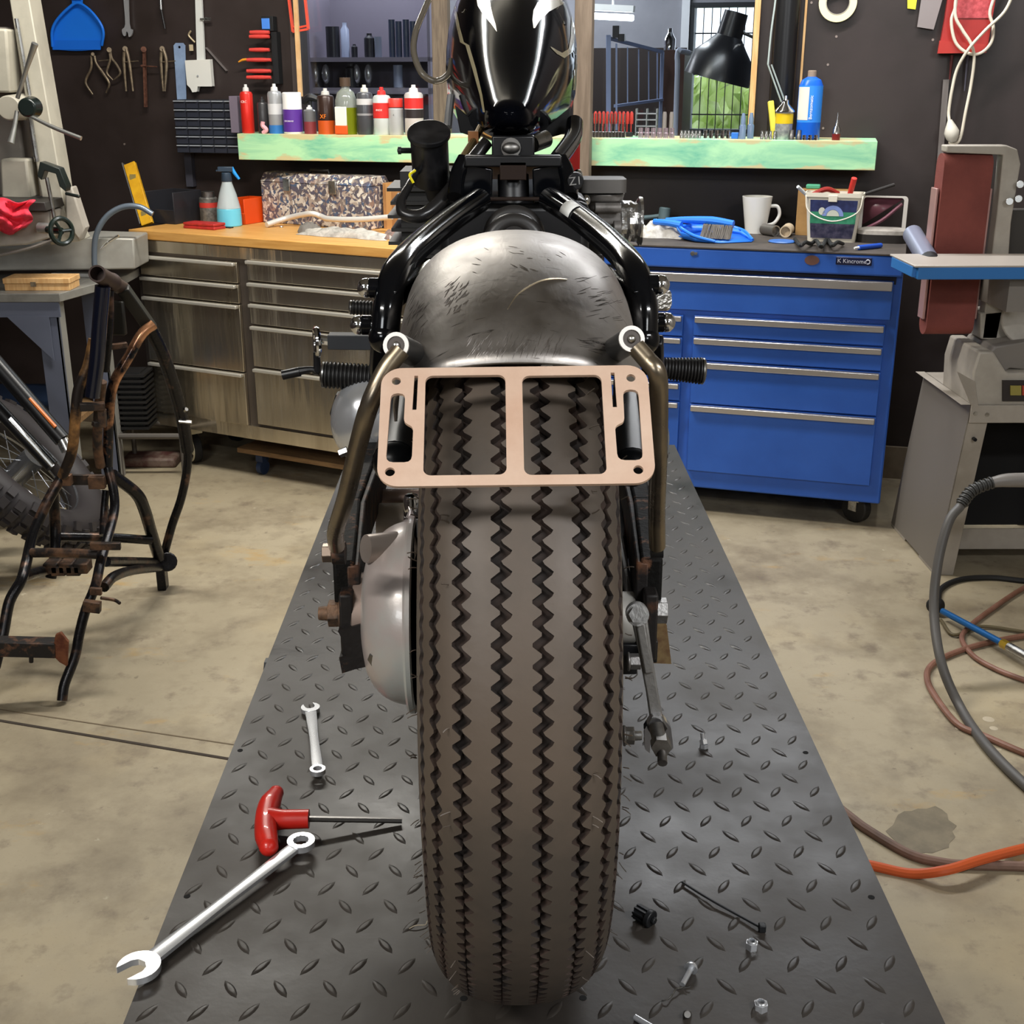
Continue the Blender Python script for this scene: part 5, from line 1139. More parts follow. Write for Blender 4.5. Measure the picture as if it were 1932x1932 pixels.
one('clear_parts_rack', m, mat('rack_grey', '#8f9296', .3, trans=.3), 'small clear stacked parts rack behind the wide sockets', 'rack')
for px, nm_ in ((1253, 'left'), (1266, 'right')):
    m = MB(); p = sh(px, .08); m.lathe([(.008, 0), (.008, .08), (.006, .09)], p, n=12); one('grey_bit_tube', m, mat('bit_grey' + nm_, '#77706c', .5), 'slim grey tube behind the wide sockets, ' + nm_ + ' of two', 'tube')
m = MB(WT); a = WTi @ sh(1386, .17); m.bx(a.x - .012, a.x + .014, a.y, a.y + .03, ZS, ZS + .022); one('small_blue_box', m, mat('box_blue', '#2a6cc4', .4), 'tiny blue block left of the clear jars', 'box', bev=.002)
for px, k in ((1401, 'front left'), (1416, 'rear right')):
    p = sh(px, .17 if k[0] == 'f' else .12); t = thing('clear_jar', 'small clear jar with grey lid, ' + k + ' of the pair by the pine strip', 'jar', p)
    m = MB(); m.lathe([(.012, 0), (.012, .045), (.010, .05)], p, n=18); obj('glass', m, mat('jar_blue' + k[0], '#7f93b4', .2, trans=.4), t); m = MB(); m.lathe([(.009, .05), (.009, .07), (.005, .09)], p, n=14); obj('lid', m, mat('jar_lid' + k[0], '#6c7f98', .4), t)
# yellow oil can, yellow holder, gas bottle, pump
p = sh(1478, .16); q = mpp(p)
t = thing('oil_can', 'yellow and white spray can with metal shoulder left of the gas bottle', 'spray can', p)
m = MB(); m.lathe([(.029, 0), (.031, .004), (.031, .095)], p, n=24); obj('body', m, mat('can_white_y', '#b9b9b5', .3, .3, col2='#8f9094', scale=60), t)
m = MB(); m.lathe([(.0315, .055), (.0315, .09)], p, n=24, caps=False); obj('yellow_band', m, mat('band_yellow', '#dcb916', .4), t)
m = MB(); m.lathe([(.036, .095), (.035, .1), (.014, .122), (.012, .135), (.006, .138), (.005, .15)], p, n=24); obj('shoulder', m, chrome, t)
m = MB(); a = sh(1452, .08); b = sh(1462, .1); m.bar(sh(1462, .1, ZS), sh(1450, .08, ZS + .13), .02, .02); one('yellow_scraper', m, mat('yellow_plastic', '#e0cc4a', .4), 'yellow plastic strip leaning behind the oil can', 'strip', bev=.003)
p = sh(1524, .15); q = mpp(p); r = 22 * q; H = 112 * q
t = thing('gas_bottle', 'tall blue gas bottle with white side label on the shelf', 'gas bottle', p)
m = MB(); m.lathe([(r * .95, 0), (r, .005), (r, H * .86), (r * .8, H * .95), (r * .35, H)], p, n=30); obj('body', m, mat('gas_blue', '#1560d0', .3), t)
m = MB(); m.lathe([(r * 1.01, H * .28), (r * 1.01, H * .86)], p, n=30, caps=False); obj('blue_label', m, mat('gas_blue2', '#2f86e8', .4), t)
m = MB(); g = [[p + (U * math.cos(a) + NW * math.sin(a)) * r * 1.03 + V((0, 0, z)) for a in [math.radians(95 + 8 * k) for k in range(9)]] for z in (H * .32, H * .84)]; m.surf(g); obj('white_label', m, mat('gas_white', '#d9d6c8', .5), t)
m = MB(); m.text('Bernzomatic', .016, .0005, frame(p + NW * r * 1.03 + U * .006 + V((0, 0, H * .52)), (0, 0, 1), -U, NW)); obj('label_text', m, mat('gas_txt', '#f2f4f8', .5), t)
m = MB(); m.lathe([(r * .36, H), (r * .36, H * 1.09), (r * .28, H * 1.1)], p, n=18); obj('valve_cap', m, mat('cap_tan', '#8f7c6a', .6), t)
p = sh(1578, .17); t = thing('dropper_bottle', 'tiny dark red bottle with a grey pump near the right end of the shelf', 'bottle', p)
m = MB(); m.lathe([(.014, 0), (.015, .022)], p, n=16); obj('body', m, mat('dark_red_b', '#6e1e1c', .3), t); m = MB(); m.lathe([(.015, .022), (.012, .042), (.006, .05), (.005, .06), (.002, .07), (.0015, .095)], p, n=14); obj('pump', m, steel, t)
for x, k in ((1400, 0),): pass
# lamp arm rods on the wall side
m = MB(); a, b = WP(1449, 122, .06), sh(1477, .12, ZS + .115)
a = WP(1449, 122, .135); m.cyl(a, AY(1474, 192, a.y), .003, n=8); m.cyl(a + U * .012, AY(1481, 192, a.y), .003, n=8); m.tube([a, WP(1455, 60, .135), WP(1464, -10, .135), WP(1465, -80, .135)], .0035, n=8); m.tube([AY(1477, 192, a.y), sh(1462, .06, ZS)], .004, n=8)
one('lamp_arm', m, mat('lamp_arm_grey', '#b6c2be', .4, .4), 'thin jointed twin rod lamp arm with cable right of the pine strip', 'lamp arm')
# ================================================================== hung on the dark wall, left side
def WF(off): return frame(W0 + NW * off, U, (0, 0, 1), NW)
def w2(P, off=0): return [(lambda q: (q.x, q.z))(wl(x, y, off)) for x, y in P]
def wsh(mb, P, th, off, holes=()): mb.shape([w2(P, off)] + [w2(h, off) for h in holes], th, WF(off + th / 2)); return mb
def smoothp(P, k=4):
    P3 = [V((x, y, 0)) for x, y in P]; n_ = len(P3); out = []
    for i in range(n_):
        a, b, c, d = P3[i - 1], P3[i], P3[(i + 1) % n_], P3[(i + 2) % n_]
        for j in range(k):
            t = j / k; q = .5 * ((2 * b) + (c - a) * t + (2 * a - 5 * b + 4 * c - d) * t * t + (3 * b - a - 3 * c + d) * t ** 3); out.append((q.x, q.y))
    return out
t = thing('hanging_dustpan', 'bright blue dustpan hanging on the dark wall at top left', 'dustpan', WP(145, 90, .03), WA)
m = MB(); wsh(m, smoothp([(136, -8), (156, -8), (157, 8), (172, 24), (190, 42), (195, 62), (191, 86), (178, 94), (145, 96), (112, 94), (99, 88), (98, 60), (103, 42), (122, 22), (137, 8)]), .006, .02); m.tube([WP(99, 88, .03), WP(98, 60, .045), WP(106, 40, .05), WP(126, 18, .05), WP(146, 6, .045), WP(168, 18, .05), WP(188, 42, .05), WP(195, 62, .045), WP(192, 86, .03)], .006, n=8); obj('pan', m, mat('pan_blue', '#1c74e4', .35), t, bev=.001)
m = MB(); wsh(m, [(99, 76), (192, 76), (190, 94), (100, 94)], .003, .027); obj('lip', m, mat('pan_blue_lip', '#1a6ad8', .35), t)
m = MB(); wsh(m, [(138, -70), (154, -70), (156, 0), (137, 0)], .012, .02); obj('handle', m, mat('pan_blue_h', '#1c74e4', .35), t, bev=.003)
def tin(name, P, th, off, mt, label, cat, group=None, holes=(), bev=.001): m = MB(); wsh(m, P, th, off, holes); return one(name, m, mt, label, cat, group, bev=bev)
tin('hanging_spanner', smoothp([(233, -40), (242, -40), (245, 45), (251, 56), (250, 66), (245, 70), (243, 62), (240, 60), (238, 68), (234, 66), (232, 56), (238, 46), (235, 0)], 3), .008, .012, tool_chrome, 'chrome open ended spanner hanging right of the blue dustpan', 'spanner')
m = MB(); m.cyl(WP(301, -30, .03), WP(304, 18, .03), .006, n=10); m.mat(1); m.cyl(WP(304, 18, .03), WP(311, 54, .03), .0042, n=8); one('hanging_screwdriver', m, [steel, black_satin], 'dark thin screwdriver hanging at the top of the wall right of the spanner', 'screwdriver')
iron = mat('old_iron', '#6f6252', .5, .6, col2='#8a7c66', scale=60, bump=.2); iron_r = mat('rusted_iron', '#553529', .7, .4, col2='#6f4a3a', scale=60, bump=.4)
m = MB(); m.tube([WP(175, 178, .02), WP(163, 160, .03), (WP(163, 148, .03)), WP(172, 128, .03), WP(172, 105, .03)], [.003, .005, .005, .005, .005], n=8); m.tube([WP(200, 175, .02), WP(206, 158, .03), WP(196, 140, .03), WP(182, 120, .03), WP(178, 105, .03)], [.003, .005, .006, .005, .005], n=8); m.cyl(WP(175, 102, .02), WP(175, 102, .04), .007, n=12)
one('large_caliper', m, iron, 'large old outside caliper hanging below the blue dustpan', 'caliper')
m = MB(); m.tube([WP(213, 151, .03), WP(202, 138, .035), WP(204, 126, .035), WP(208, 112, .035), WP(206, 96, .035)], [.003, .0045, .005, .005, .005], n=8); m.tube([WP(216, 150, .03), WP(227, 138, .035), WP(220, 122, .035), WP(211, 110, .035), WP(208, 96, .035)], [.003, .0045, .005, .005, .005], n=8); m.cyl(WP(206, 94, .02), WP(206, 94, .045), .010, n=14); m.cyl(WP(186, 115, .035), WP(204, 113, .035), .002, n=6)
one('small_caliper', m, iron, 'small round bowed caliper hanging right of the large one', 'caliper')
for px, mt, lab in ((236, iron, 'old pincers hanging left of the rusty file'), (306, iron, 'old pincers hanging left of the pale blue ruler')):
    m = MB(); m.cyl(WP(px, 92, .015), WP(px, 92, .04), .0105, n=14); m.tube([WP(px - 1, 92, .03), WP(px - 2, 118, .03), WP(px + 2, 172, .03)], [.007, .007, .004], n=8); m.tube([WP(px + 2, 92, .034), WP(px + 8, 118, .034), WP(px + (15 if px < 300 else 5), 172, .034)], [.007, .007, .004], n=8); m.cyl(WP(px, 117, .036), WP(px + 25, 115, .036), .0022, n=6)
    one('hanging_pincers', m, mt, lab, 'pincers')
m = MB(); m.cyl(WP(271, 93, .015), WP(271, 93, .045), .0115, n=14); m.bar(WP(272, 95, .03), WP(275, 202, .03), .008, .016, NW); m.cyl(WP(265, 124, .04), WP(296, 126, .04), .0025, n=6); m.box(WP(271, 124, .035), (.02, .01, .008)); one('rusty_caliper_gauge', m, iron_r, 'rusty brown caliper gauge hanging between the two pincers', 'gauge')
tin('pale_blue_ruler', [(328, 86), (332, 81), (346, 81), (350, 86), (352, 190), (335, 190)], .003, .012, mat('pale_blue', '#9db6d8', .35, .3, col2='#8a9ec2', scale=10), 'pale blue steel ruler hanging above the small drawer rack', 'ruler', holes=[circ(339, 89, 2.5, 10)])
# white rail with block
t = thing('white_height_gauge', 'white vertical rail with a square block hanging above the drawer rack', 'gauge', WP(378, 170, .03), WA)
m = MB(); wsh(m, [(369, -60), (380, -60), (388, 114), (374, 114)], .012, .012); obj('rail', m, mat('rail_white', '#d4d6d2', .4), t, bev=.001)
m = MB(); wsh(m, [(354, 114), (401, 112), (405, 163), (378, 163), (376, 173), (368, 174), (364, 166), (358, 160)], .024, .012); obj('block', m, mat('block_white', '#dad9d2', .4), t, bev=.002)
m = MB(); m.cyl(WP(378, 36, .03), WP(394, 36, .03), .004, n=10); m.cyl(WP(388, 36, .03), WP(397, 36, .03), .007, n=12); m.cyl(WP(373, 143, .036), WP(373, 143, .04), .004, n=12); obj('thumb_screw', m, steel, t)
m = MB(); a, b = WP(390, 90, .004), WP(429, 134, .004); m.bar(a, b, .003, .022, NW); one('grey_metal_strip', m, mat('strip_grey', '#8d8583', .4, .5), 'short grey metal strip lying slanted beside the white rail', 'strip')
m = MB(); m.tube([WP(360, 58, .02), WP(356, 66, .02), WP(362, 74, .02), WP(368, 80, .02)], .004, n=8); m.box(WP(361, 90, .02), (.016, .006, .024)); one('keychain', m, mat('key_metal', '#b9a98a', .4, .5), 'small keychain hanging left of the white rail', 'keys')
# red hacksaw and blue marker box, T handle rack
m = MB()
for a, b in (((543, -20), (553, 60)), ((553, 60), (582, 55)), ((582, 55), (574, -20))): m.bar(WP(*a, .03), WP(*b, .03), .008, .014, NW)
m.tube([WP(551, 40, .03), WP(556, 52, .03), WP(583, 48, .03)], .004, n=6); one('red_hacksaw_frame', m, mat('saw_orange', '#e0523c', .4), 'orange red saw frame hanging at the left edge of the mirror opening', 'saw')
m = MB(); m.bar(WP(556, -30, .045), WP(567, 182, .045), .017, .012, NW); one('pine_stick', m, mat('stick_pine', '#dcb583', .6, col2='#cda06c', scale=12), 'thin pine stick standing behind the spray cans left of the mirror opening', 'stick')
p = WP(507, 45, .03); m = MB(WT); q_ = WTi @ p; m.box((q_.x, -.025, q_.z), (.05, .04, .055)); m.mat(1); m.box((q_.x - .006, -.046, q_.z), (.034, .003, .04)); one('blue_label_box', m, [black_plastic, mat('box_lblue', '#4a86e0', .4)], 'small black box with a blue label above the red T handles', 'box', bev=.001)
m = MB(WT); a, b = WTi @ WP(518, 60, .03), WTi @ WP(500, 158, .03); m.bx(a.x - .012, a.x + .012, -.04, -.002, b.z, a.z); tr_ = one('handle_rack', m, black_plastic, 'black rack holding the red T handle keys', 'rack')
k_ = 0
for i, (x0, x1, y) in enumerate(((472, 508, 61), (471, 508, 69), (471, 508, 94), (466, 511, 113), (466, 511, 134), (466, 511, 146))):
    t = thing('t_handle_key', ('red T handle hex key in the black rack, number %s from the top' % ['one', 'two', 'three', 'four', 'five', 'six'][i]), 'hex key', WP((x0 + x1) / 2, y, .06), WA)
    m = MB(); a, b = WP(x0, y, .07), WP(x1, y, .07); m.tube([a, (a * 2 + b) / 3, (a + b * 2) / 3, b], [.0068, .0082, .0082, .0065], n=12); obj('grip', m, mat('t_red%d' % i, '#d4463f', .4), t)
    m = MB(); c = (a + b) / 2; m.cyl(c, c - NW * .066, .003, n=6); obj('hex_shaft', m, steel, t)
m = MB(); m.tube([WP(450, 117, .05), WP(458, 113, .05), WP(468, 112, .05)], [.003, .005, .005], n=8); one('orange_plastic_hook', m, mat('hook_orange', '#e89a2c', .4), 'small orange plastic tip pointing left beside the red T handles', 'hook')
# small parts drawer rack
t = thing('small_parts_rack', 'dark grey rack of thirty small parts drawers left of the green shelf', 'drawer rack', WP(390, 285, .12), WA)
P0 = wl(327, 188, .12); P1 = wl(455, 290, .12); X0, X1, Z1, Z0 = P0.x, P1.x, P0.z, P1.z
m = MB(WT); m.bx(X0, X1, -.12, -.002, Z0, Z1); obj('case', m, mat('rack_case', '#1d1f26', .5), t, bev=.001)
lidm = mat('drawer_lip', '#9aa0a8', .4); drm = mat('drawer_dark', '#2b2e38', .35)
dw, dh = (X1 - X0) / 5, (Z1 - Z0) / 6; proto = None
for r_ in range(6):
    for c_ in range(5):
        x, z = X0 + dw * (c_ + .5), Z0 + dh * (r_ + .5)
        if proto is None:
            m = MB(WT); m.bx(x - dw * .45, x + dw * .45, -.126, -.119, z - dh * .44, z + dh * .3); proto = obj('small_drawer', m, drm, t)
            m = MB(WT); m.bx(x - dw * .42, x + dw * .42, -.134, -.12, z + dh * .3, z + dh * .4); ph_ = obj('pull_lip', m, lidm, proto); px_, pz_ = x, z
        else:
            c = proto.copy(); C.objects.link(c); c.location = (x - px_, 0, z - pz_); d = ph_.copy(); C.objects.link(d); d.parent = c
m = MB(WT); a, b = wl(349, 292, .02), wl(367, 352, .02); m.bx(a.x, b.x, -.03, -.002, b.z, Z0 + .0); one('wall_conduit', m, mat('conduit_grey', '#3d3d46', .5), 'flat grey strip running down the wall below the small drawer rack', 'conduit')
# ---- right part of the wall
t = thing('masking_tape_roll', 'cream roll of masking tape hanging on the dark wall', 'tape', WP(1581, 5, .02), WA)
c = WP(1581, 5, .002); q = mpp(c); m = MB(); m.lathe([(35 * q, 0), (35 * q, .026), (22 * q, .026), (22 * q, 0), (35 * q, 0)], c, NW, 40, caps=False); obj('tape', m, mat('tape_cream', '#e8dfb0', .55), t, bev=.001)
m = MB(); m.lathe([(22 * q, .0), (22 * q, .027), (20.5 * q, .027), (20.5 * q, 0), (22 * q, 0)], c, NW, 36, caps=False); obj('core', m, mat('core_grey', '#9b9486', .7), t)
m = MB(); m.cyl(c + V((0, 0, 20 * q)), c + V((0, 0, 20 * q)) + NW * .04, .003, n=8); one('wall_nail', m, steel, 'nail in the wall that carries the masking tape roll', 'nail')
tin('yellow_tag', [(1712, -30), (1734, -30), (1727, 18), (1712, 16)], .01, .005, mat('tag_yellow', '#e8e03a', .5), 'yellow strip hanging at the top edge right of the tape roll', 'tag')
tin('grey_bar', [(1742, -30), (1786, -30), (1761, 56), (1730, 51)], .014, .01, mat('bar_grey', '#938a88', .45, .5), 'flat grey metal bar hanging left of the red holder', 'bar')
t = thing('red_wall_holder', 'red plastic holder hanging on the wall behind a looped white cable', 'holder', WP(1820, 100, .03), WA)
m = MB(); wsh(m, [(1792, -40), (1882, -40), (1862, 80), (1858, 100), (1768, 101), (1773, 78), (1780, 40)], .05, .006); obj('holder_body', m, mat('holder_red', '#a82c26', .4, col2='#982824', scale=10), t, bev=.003)
m = MB(); wsh(m, [(1768, 101), (1858, 100), (1860, 84), (1772, 77)], .02, .056); obj('lower_lip', m, mat('holder_red2', '#b03028', .35), t, bev=.003)
m = MB(); wsh(m, [(1800, -10), (1874, -10), (1866, 34), (1806, 34)], .003, .057); obj('label_sticker', m, mat('label_pink', '#c9565a', .4, col2='#a83c40', scale=60), t)
wc = mat('cable_white', '#d9d0bd', .45)
m = MB(); W_ = lambda x, y, o=.09: WP(x, y, o)
m.tube([W_(1806, -40), W_(1803, 10), W_(1795, 40), W_(1803, 80), W_(1826, 100), W_(1850, 100), W_(1870, 80), W_(1874, 50), W_(1868, 20), W_(1890, -40)], .0055, n=8)
m.tube([W_(1808, -40, .1), W_(1802, 25, .1), W_(1815, 55, .1), W_(1832, 82, .1), W_(1838, 110, .09), W_(1832, 160, .08), W_(1822, 210, .09), W_(1812, 260, .09), W_(1800, 272, .1), W_(1790, 268, .1)], .0055, n=8)
m.tube([W_(1915, -20, .11), W_(1895, 22, .11), W_(1860, 56, .11), W_(1828, 92, .11), W_(1806, 130, .09), W_(1796, 170, .09), W_(1790, 210, .09), W_(1791, 228, .1)], .0055, n=8)
t = thing('white_power_cable', 'looped white power cable with a plug hanging in front of the red holder', 'cable', WP(1830, 150, .09), WA); obj('cord', m, wc, t)
m = MB(); a, b = W_(1792, 226, .1), W_(1798, 268, .1); d = (b - a).normalized(); L = (b - a).length; m.lathe([(.007, 0), (.02, L * .35), (.026, L * .55), (.022, L * .8), (.012, L)], a, d, 16); obj('plug', m, mat('plug_white', '#d8d2c4', .45), t)
for px0, py0, px1, py1, r, mt, lab in ((1796, 104, 1792, 150, .006, mat('dark_red_rod', '#5a1f1e', .5), 'short dark red rod hanging below the red holder'), (1826, 104, 1820, 172, .005, mat('grey_rod', '#4c4a55', .4), 'thin grey rod hanging below the red holder')):
    m = MB(); m.cyl(WP(px0, py0, .03), WP(px1, py1, .03), r, r * .5, n=10); one('hanging_rod', m, mt, lab, 'rod')
m = MB(); m.bar(WP(1785, 150, .015), WP(1766, 400, .015), .02, .012, NW); one('grey_conduit', m, mat('conduit2', '#77706c', .45, .3), 'thin grey conduit running down the wall left of the belt sander', 'conduit')
for i, (x, y) in enumerate(((1578, 69), (1562, 122), (1760, 75), (1553, 242), (1531, 5), (235, 272), (115, 270))):
    m = MB(); c = WP(x, y, 0); m.cyl(c, c + NW * .002, .0045, n=10); one('wall_screw', m, mat('screw_%d' % i, '#8d8079', .5, .4), ['screw head under the tape roll', 'screw head between tape roll and gas bottle', 'screw head left of the red holder', 'screw head right of the gas bottle', 'screw head left of the tape roll', 'screw head on the bare wall above the spirit level', 'screw head on the wall right of the spoked machine handle'][i], 'screw')
# ================================================================== things the mirror reflects, built behind the opening
D = lambda px, py, d: WP(px, py, -d)
def dl(px, py, d): return WTi @ WP(px, py, -d)
slate = mat('slate_shelf', '#75707e', .6)
d_ = 1.25
a, b = dl(585, 108, d_), dl(812, 108, d_); c = dl(590, 165, d_)
m = MB(WT)
m.bx(a.x, b.x, d_, d_ + .3, a.z - .022, a.z - .001); m.bx(a.x, b.x, d_, d_ + .3, c.z - .03, c.z - .001); m.bx(a.x, b.x, d_ + .3, d_ + .31, .0, 2.2)
for x in (a.x, b.x): m.bx(x - .015, x, d_, d_ + .31, 0, 2.2)
one('far_shelf_unit', m, slate, 'dark shelf unit seen in the left mirror pane', 'shelf')
def onshelf(px, w, top, base, mt, label, cat, nm, prof=None, dd=.06):
    p = dl(px, base, d_ - dd + .06); p = V((p.x, d_ + dd, (a.z if base < 130 else c.z))); W = WT @ p; q = mpp(W); r = w * q / 2; H = (base - top) * q
    m = MB(); m.lathe(prof(r, H) if prof else [(r, 0), (r, H * .8), (r * .5, H * .9), (r * .5, H)], W, n=16); return one(nm, m, mt, label, cat)
dk = mat('jar_dark', '#1c1d24', .3); dk2 = mat('jar_navy', '#2a3244', .25); wh = mat('jar_pale', '#8f98b0', .3)
sq = lambda r, H: [(r, 0), (r, H)]
onshelf(621, 26, 50, 104, dk, 'wide dark canister on the far shelf left end', 'canister', 'far_canister', sq)
onshelf(644, 16, 42, 103, wh, 'tall pale bottle on the far shelf', 'bottle', 'far_bottle')
onshelf(661, 12, 80, 103, dk, 'short black jar on the far shelf', 'jar', 'far_jar')
onshelf(690, 20, 62, 104, dk, 'black mid height bottle on the far shelf', 'bottle', 'far_bottle')
onshelf(706, 14, 68, 104, mat('jar_grey', '#6a7080', .4), 'grey beaker on the far shelf', 'jar', 'far_jar', sq)
for i, x in enumerate((733, 746, 760, 773)): onshelf(x, 12, 38 + 3 * (i % 2), 104, dk2, ['first', 'second', 'third', 'last'][i] + ' of four tall dark tubes on the far shelf right end', 'tube', 'far_tube', sq)
onshelf(605, 20, 62, 104, mat('carton_beige', '#6b635c', .7), 'dull beige carton at the far left of the far shelf', 'carton', 'far_carton', sq, .12)
for i, (x, y) in enumerate(((595, 140), (615, 140), (673, 140), (695, 140))):
    W = D(x, y, d_ + .06); q = mpp(W); m = MB(); m.sph(W, 1, (8 * q, 8 * q, 18 * q), n=18, m=12); mm = thing('chrome_headlamp', 'upright chrome lamp shell on the lower far shelf, %s from the left' % ['first', 'second', 'third', 'fourth'][i], 'headlamp', W - V((0, 0, 18 * q)), WA); obj('shell', m, tool_chrome, mm, smooth=180)
    m = MB(); m.box(W - V((0, 0, 18 * q)) + V((0, 0, -.004)), (.02, .02, .012)); obj('foot', m, dk, mm)
onshelf(655, 24, 118, 160, dk, 'round black housing between the chrome lamp shells', 'housing', 'far_housing')
onshelf(745, 18, 150, 190, wh, 'pale grey tin low at the right of the far shelves', 'tin', 'far_tin', sq)
# bits and bobs: reflected fluorescent fittings, built as glowing tubes beyond
for (x0, y0, x1, y1, dd, lab) in ((648, 20, 706, 24, 1.7, 'short bright tube light seen in the left mirror pane'), (1116, 30, 1196, 34, 1.5, 'bright slanted tube light seen in the right mirror pane')):
    A, B = D(x0, y0, dd), D(x1, y1, dd); t = thing('far_tube_light', lab, 'light', (A + B) / 2, WA); m = MB(); m.bar(A, B, .03, .03); obj('glowing_tube', m, tube_em, t, bev=.008)
    m = MB(); m.bar(A + V((0, 0, .04)), B + V((0, 0, .04)), .06, .03); m.cyl((A + B) / 2 + V((0, 0, .05)), V(((A + B) / 2).to_2d().to_3d()) + V((0, 0, 2.89)), .006, n=6); obj('housing', m, white_plastic, t)
m = MB(WT); a = dl(598, 0, 1.75); b = dl(640, 48, 1.75); m.bx(a.x, b.x + .02, 1.75, 1.76, b.z, a.z + .1); one('pale_lilac_board', m, mat('pale_lilac', '#9aa3c4', .6), 'pale blue panel behind the far shelf unit', 'panel')
# rack, cabinet and pipe behind the right pane
d_ = .9
bl_ = mat('rack_blue_grey', '#8290b4', .45)
m = MB()
for A, B, r in (((1148, 66), (1148, 246), .02), ((1163, 82), (1163, 246), .008)): m.bar(D(*A, d_), D(*B, d_), r, r)
m.bar(D(1148, 72, d_), D(1250, 98, d_ + .4), .014, .014); m.bar(D(1160, 200, d_), D(1250, 188, d_ + .4), .012, .012)
for i, x in enumerate((1184, 1205, 1224, 1240)): m.bar(D(x, 84 + (x - 1160) * .2, d_ + .15 * i), D(x, 196 - (x - 1160) * .1, d_ + .15 * i), .005, .005)
W = D(1148, 246, d_); m.bar(W, V((W.x, W.y, 0)), .02, .02); W = D(1250, 188, d_ + .4); m.bar(D(1250, 98, d_ + .4), V((W.x, W.y, 0)), .015, .015)
one('blue_grey_rack', m, bl_, 'blue grey metal rack frame seen in the right mirror pane', 'rack')
A = dl(1252, 94, 1.3); B = dl(1290, 94, 1.3); m = MB(WT); m.bx(A.x, B.x, 1.35, 1.7, 0, A.z); one('far_brown_cupboard', m, mat('cupboard_brown', '#3d241c', .6), 'dark brown cupboard seen in the right mirror pane', 'cupboard')
m = MB(); A = D(1278, 104, 1.0); m.tube([V((A.x, A.y, 0)), D(1276, 200, 1.0), D(1278, 104, 1.0), D(1286, 97, 1.0), D(1300, 100, 1.1)], .012, n=10, k=4); one('far_grey_pipe', m, mat('pipe_bluegrey', '#9ba2b4', .4), 'bent pale grey pipe left of the far window', 'pipe')
m = MB(WT)
for x, y, w_, h_ in ((1163, 55, .03, .05), (1173, 66, .03, .03)): p = dl(x, y + 14, d_ + .02); m.box((p.x, d_ + .02, p.z + .02), (w_, .04, h_))
one('rack_top_clutter', m, dk, 'small dark box on the corner of the blue grey rack', 'box')
p = dl(1263, 90, 1.45); m = MB(); W = WT @ V((p.x, 1.45, A.z * 0 + dl(1252, 94, 1.3).z)); m.lathe([(.028, 0), (.03, .05), (.012, .08), (.01, .1)], W, n=14); one('far_metal_jug', m, chrome, 'shiny metal jug on top of the brown cupboard', 'jug')
# black work lamp hanging behind the right pane
t = thing('black_work_lamp', 'black bell shaped work lamp in front of the bright window', 'lamp', D(1352, 150, .35))
a, b = D(1390, 22, .35), D(1352, 150, .35); d = (b - a).normalized(); L = (b - a).length; q = mpp(b)
m = MB(); m.lathe([(.001, 0), (22 * q, .002), (24 * q, L * .36), (38 * q, L * .5), (56 * q, L * .66), (63 * q, L), (61 * q, L), (54 * q, L * .68), (20 * q, L * .4)], a, d, 36, caps=False); obj('shade', m, mat('lamp_black', '#15161a', .3), t)
m = MB(); m.sph(a + d * L * .8, .02); obj('bulb', m, mat('bulb_white', '#d9d9d0', .3), t)
m = MB(); m.tube([D(1402, 62, .35), D(1425, 72, .35), D(1470, 90, .35)], .006, n=8); m.tube([D(1470, 90, .35), WT @ V((dl(1470, 90, .35).x, .08, dl(1470, 90, .35).z))], .006, n=8); obj('arm', m, black_satin, t)
# timber post in front of the shelf
a = AY(1097, 330, 4.05); q = mpp(a); m = MB(); x = a.x
p = WP(1100, 200, .27); q = mpp(p); m = MB(rotz((p.x, p.y, 0), WA)); m.box((0, 0, 1.45), (33 * q, .05, 2.9 - .004)); post = one('timber_post', m, mat('post_wood', '#78695a', .65, col2='#645648', scale=7, stretch=(5, 5, .5), bump=.2), 'grey brown timber post standing in front of the green shelf', 'post', bev=.004)
# ================================================================== belt sander at the right
def PYp(m, pts, Y, dep): m.prism([AY(x, y, Y) for x, y in pts], (0, dep, 0)); return m
mach = mat('machine_grey', '#a9a297', .5, col2='#989186', scale=6); mach2 = mat('machine_grey_dark', '#77716a', .55)
belt_m = mat('sanding_belt', '#7d4038', .85, col2='#6e3730', scale=5, bump=.5, bscale=500)
bs = thing('belt_sander', 'upright belt sander with brown abrasive belt and blue work table on a grey stand', 'sander', AZ(1850, 1085, 0))
Yb = 3.80
xl, xr_, zt_, zb_ = AY(1783, 300, Yb).x, AY(1876, 300, Yb).x, AY(1830, 290, Yb).z, AY(1800, 634, Yb).z
R_ = .035; ringp = []
for k in range(13): a = math.pi * k / 12; ringp.append((Yb + R_ - R_ * math.cos(a), zt_ - R_ + R_ * math.sin(a)))
for k in range(13): a = math.pi * k / 12; ringp.append((Yb + R_ + R_ * math.cos(a), zb_ + R_ - R_ * math.sin(a)))
m = MB(); m.loft([[V((x, y, z)) for y, z in ringp] for x in (xl, xr_)]); obj('abrasive_belt', m, belt_m, bs)
xc = (xl + xr_) / 2
m = MB(); m.bx(xl - .012, xl - .004, Yb + .01, Yb + .06, zb_ + .05, zt_ - .1); m.bx(xr_ + .003, xr_ + .010, Yb + .01, Yb + .1, zb_ + .05, zt_ - .1); obj('platen', m, mat('platen_pink', '#b08a84', .4, .4), bs, bev=.002)
m = MB(); PYp(m, [(1786, 274), (1900, 274), (1920, 282), (1926, 310), (1908, 420), (1898, 560), (1882, 640), (1852, 640), (1862, 560), (1882, 400), (1893, 292), (1786, 288)], Yb + .0, .05); obj('side_arm', m, mach, bs, bev=.004)
m = MB(); PYp(m, [(1905, 395), (1960, 395), (1960, 520), (1895, 520)], Yb + .06, .04); obj('sanding_disc_guard', m, mat('disc_dark', '#37332f', .6), bs, bev=.003)
m = MB(); 
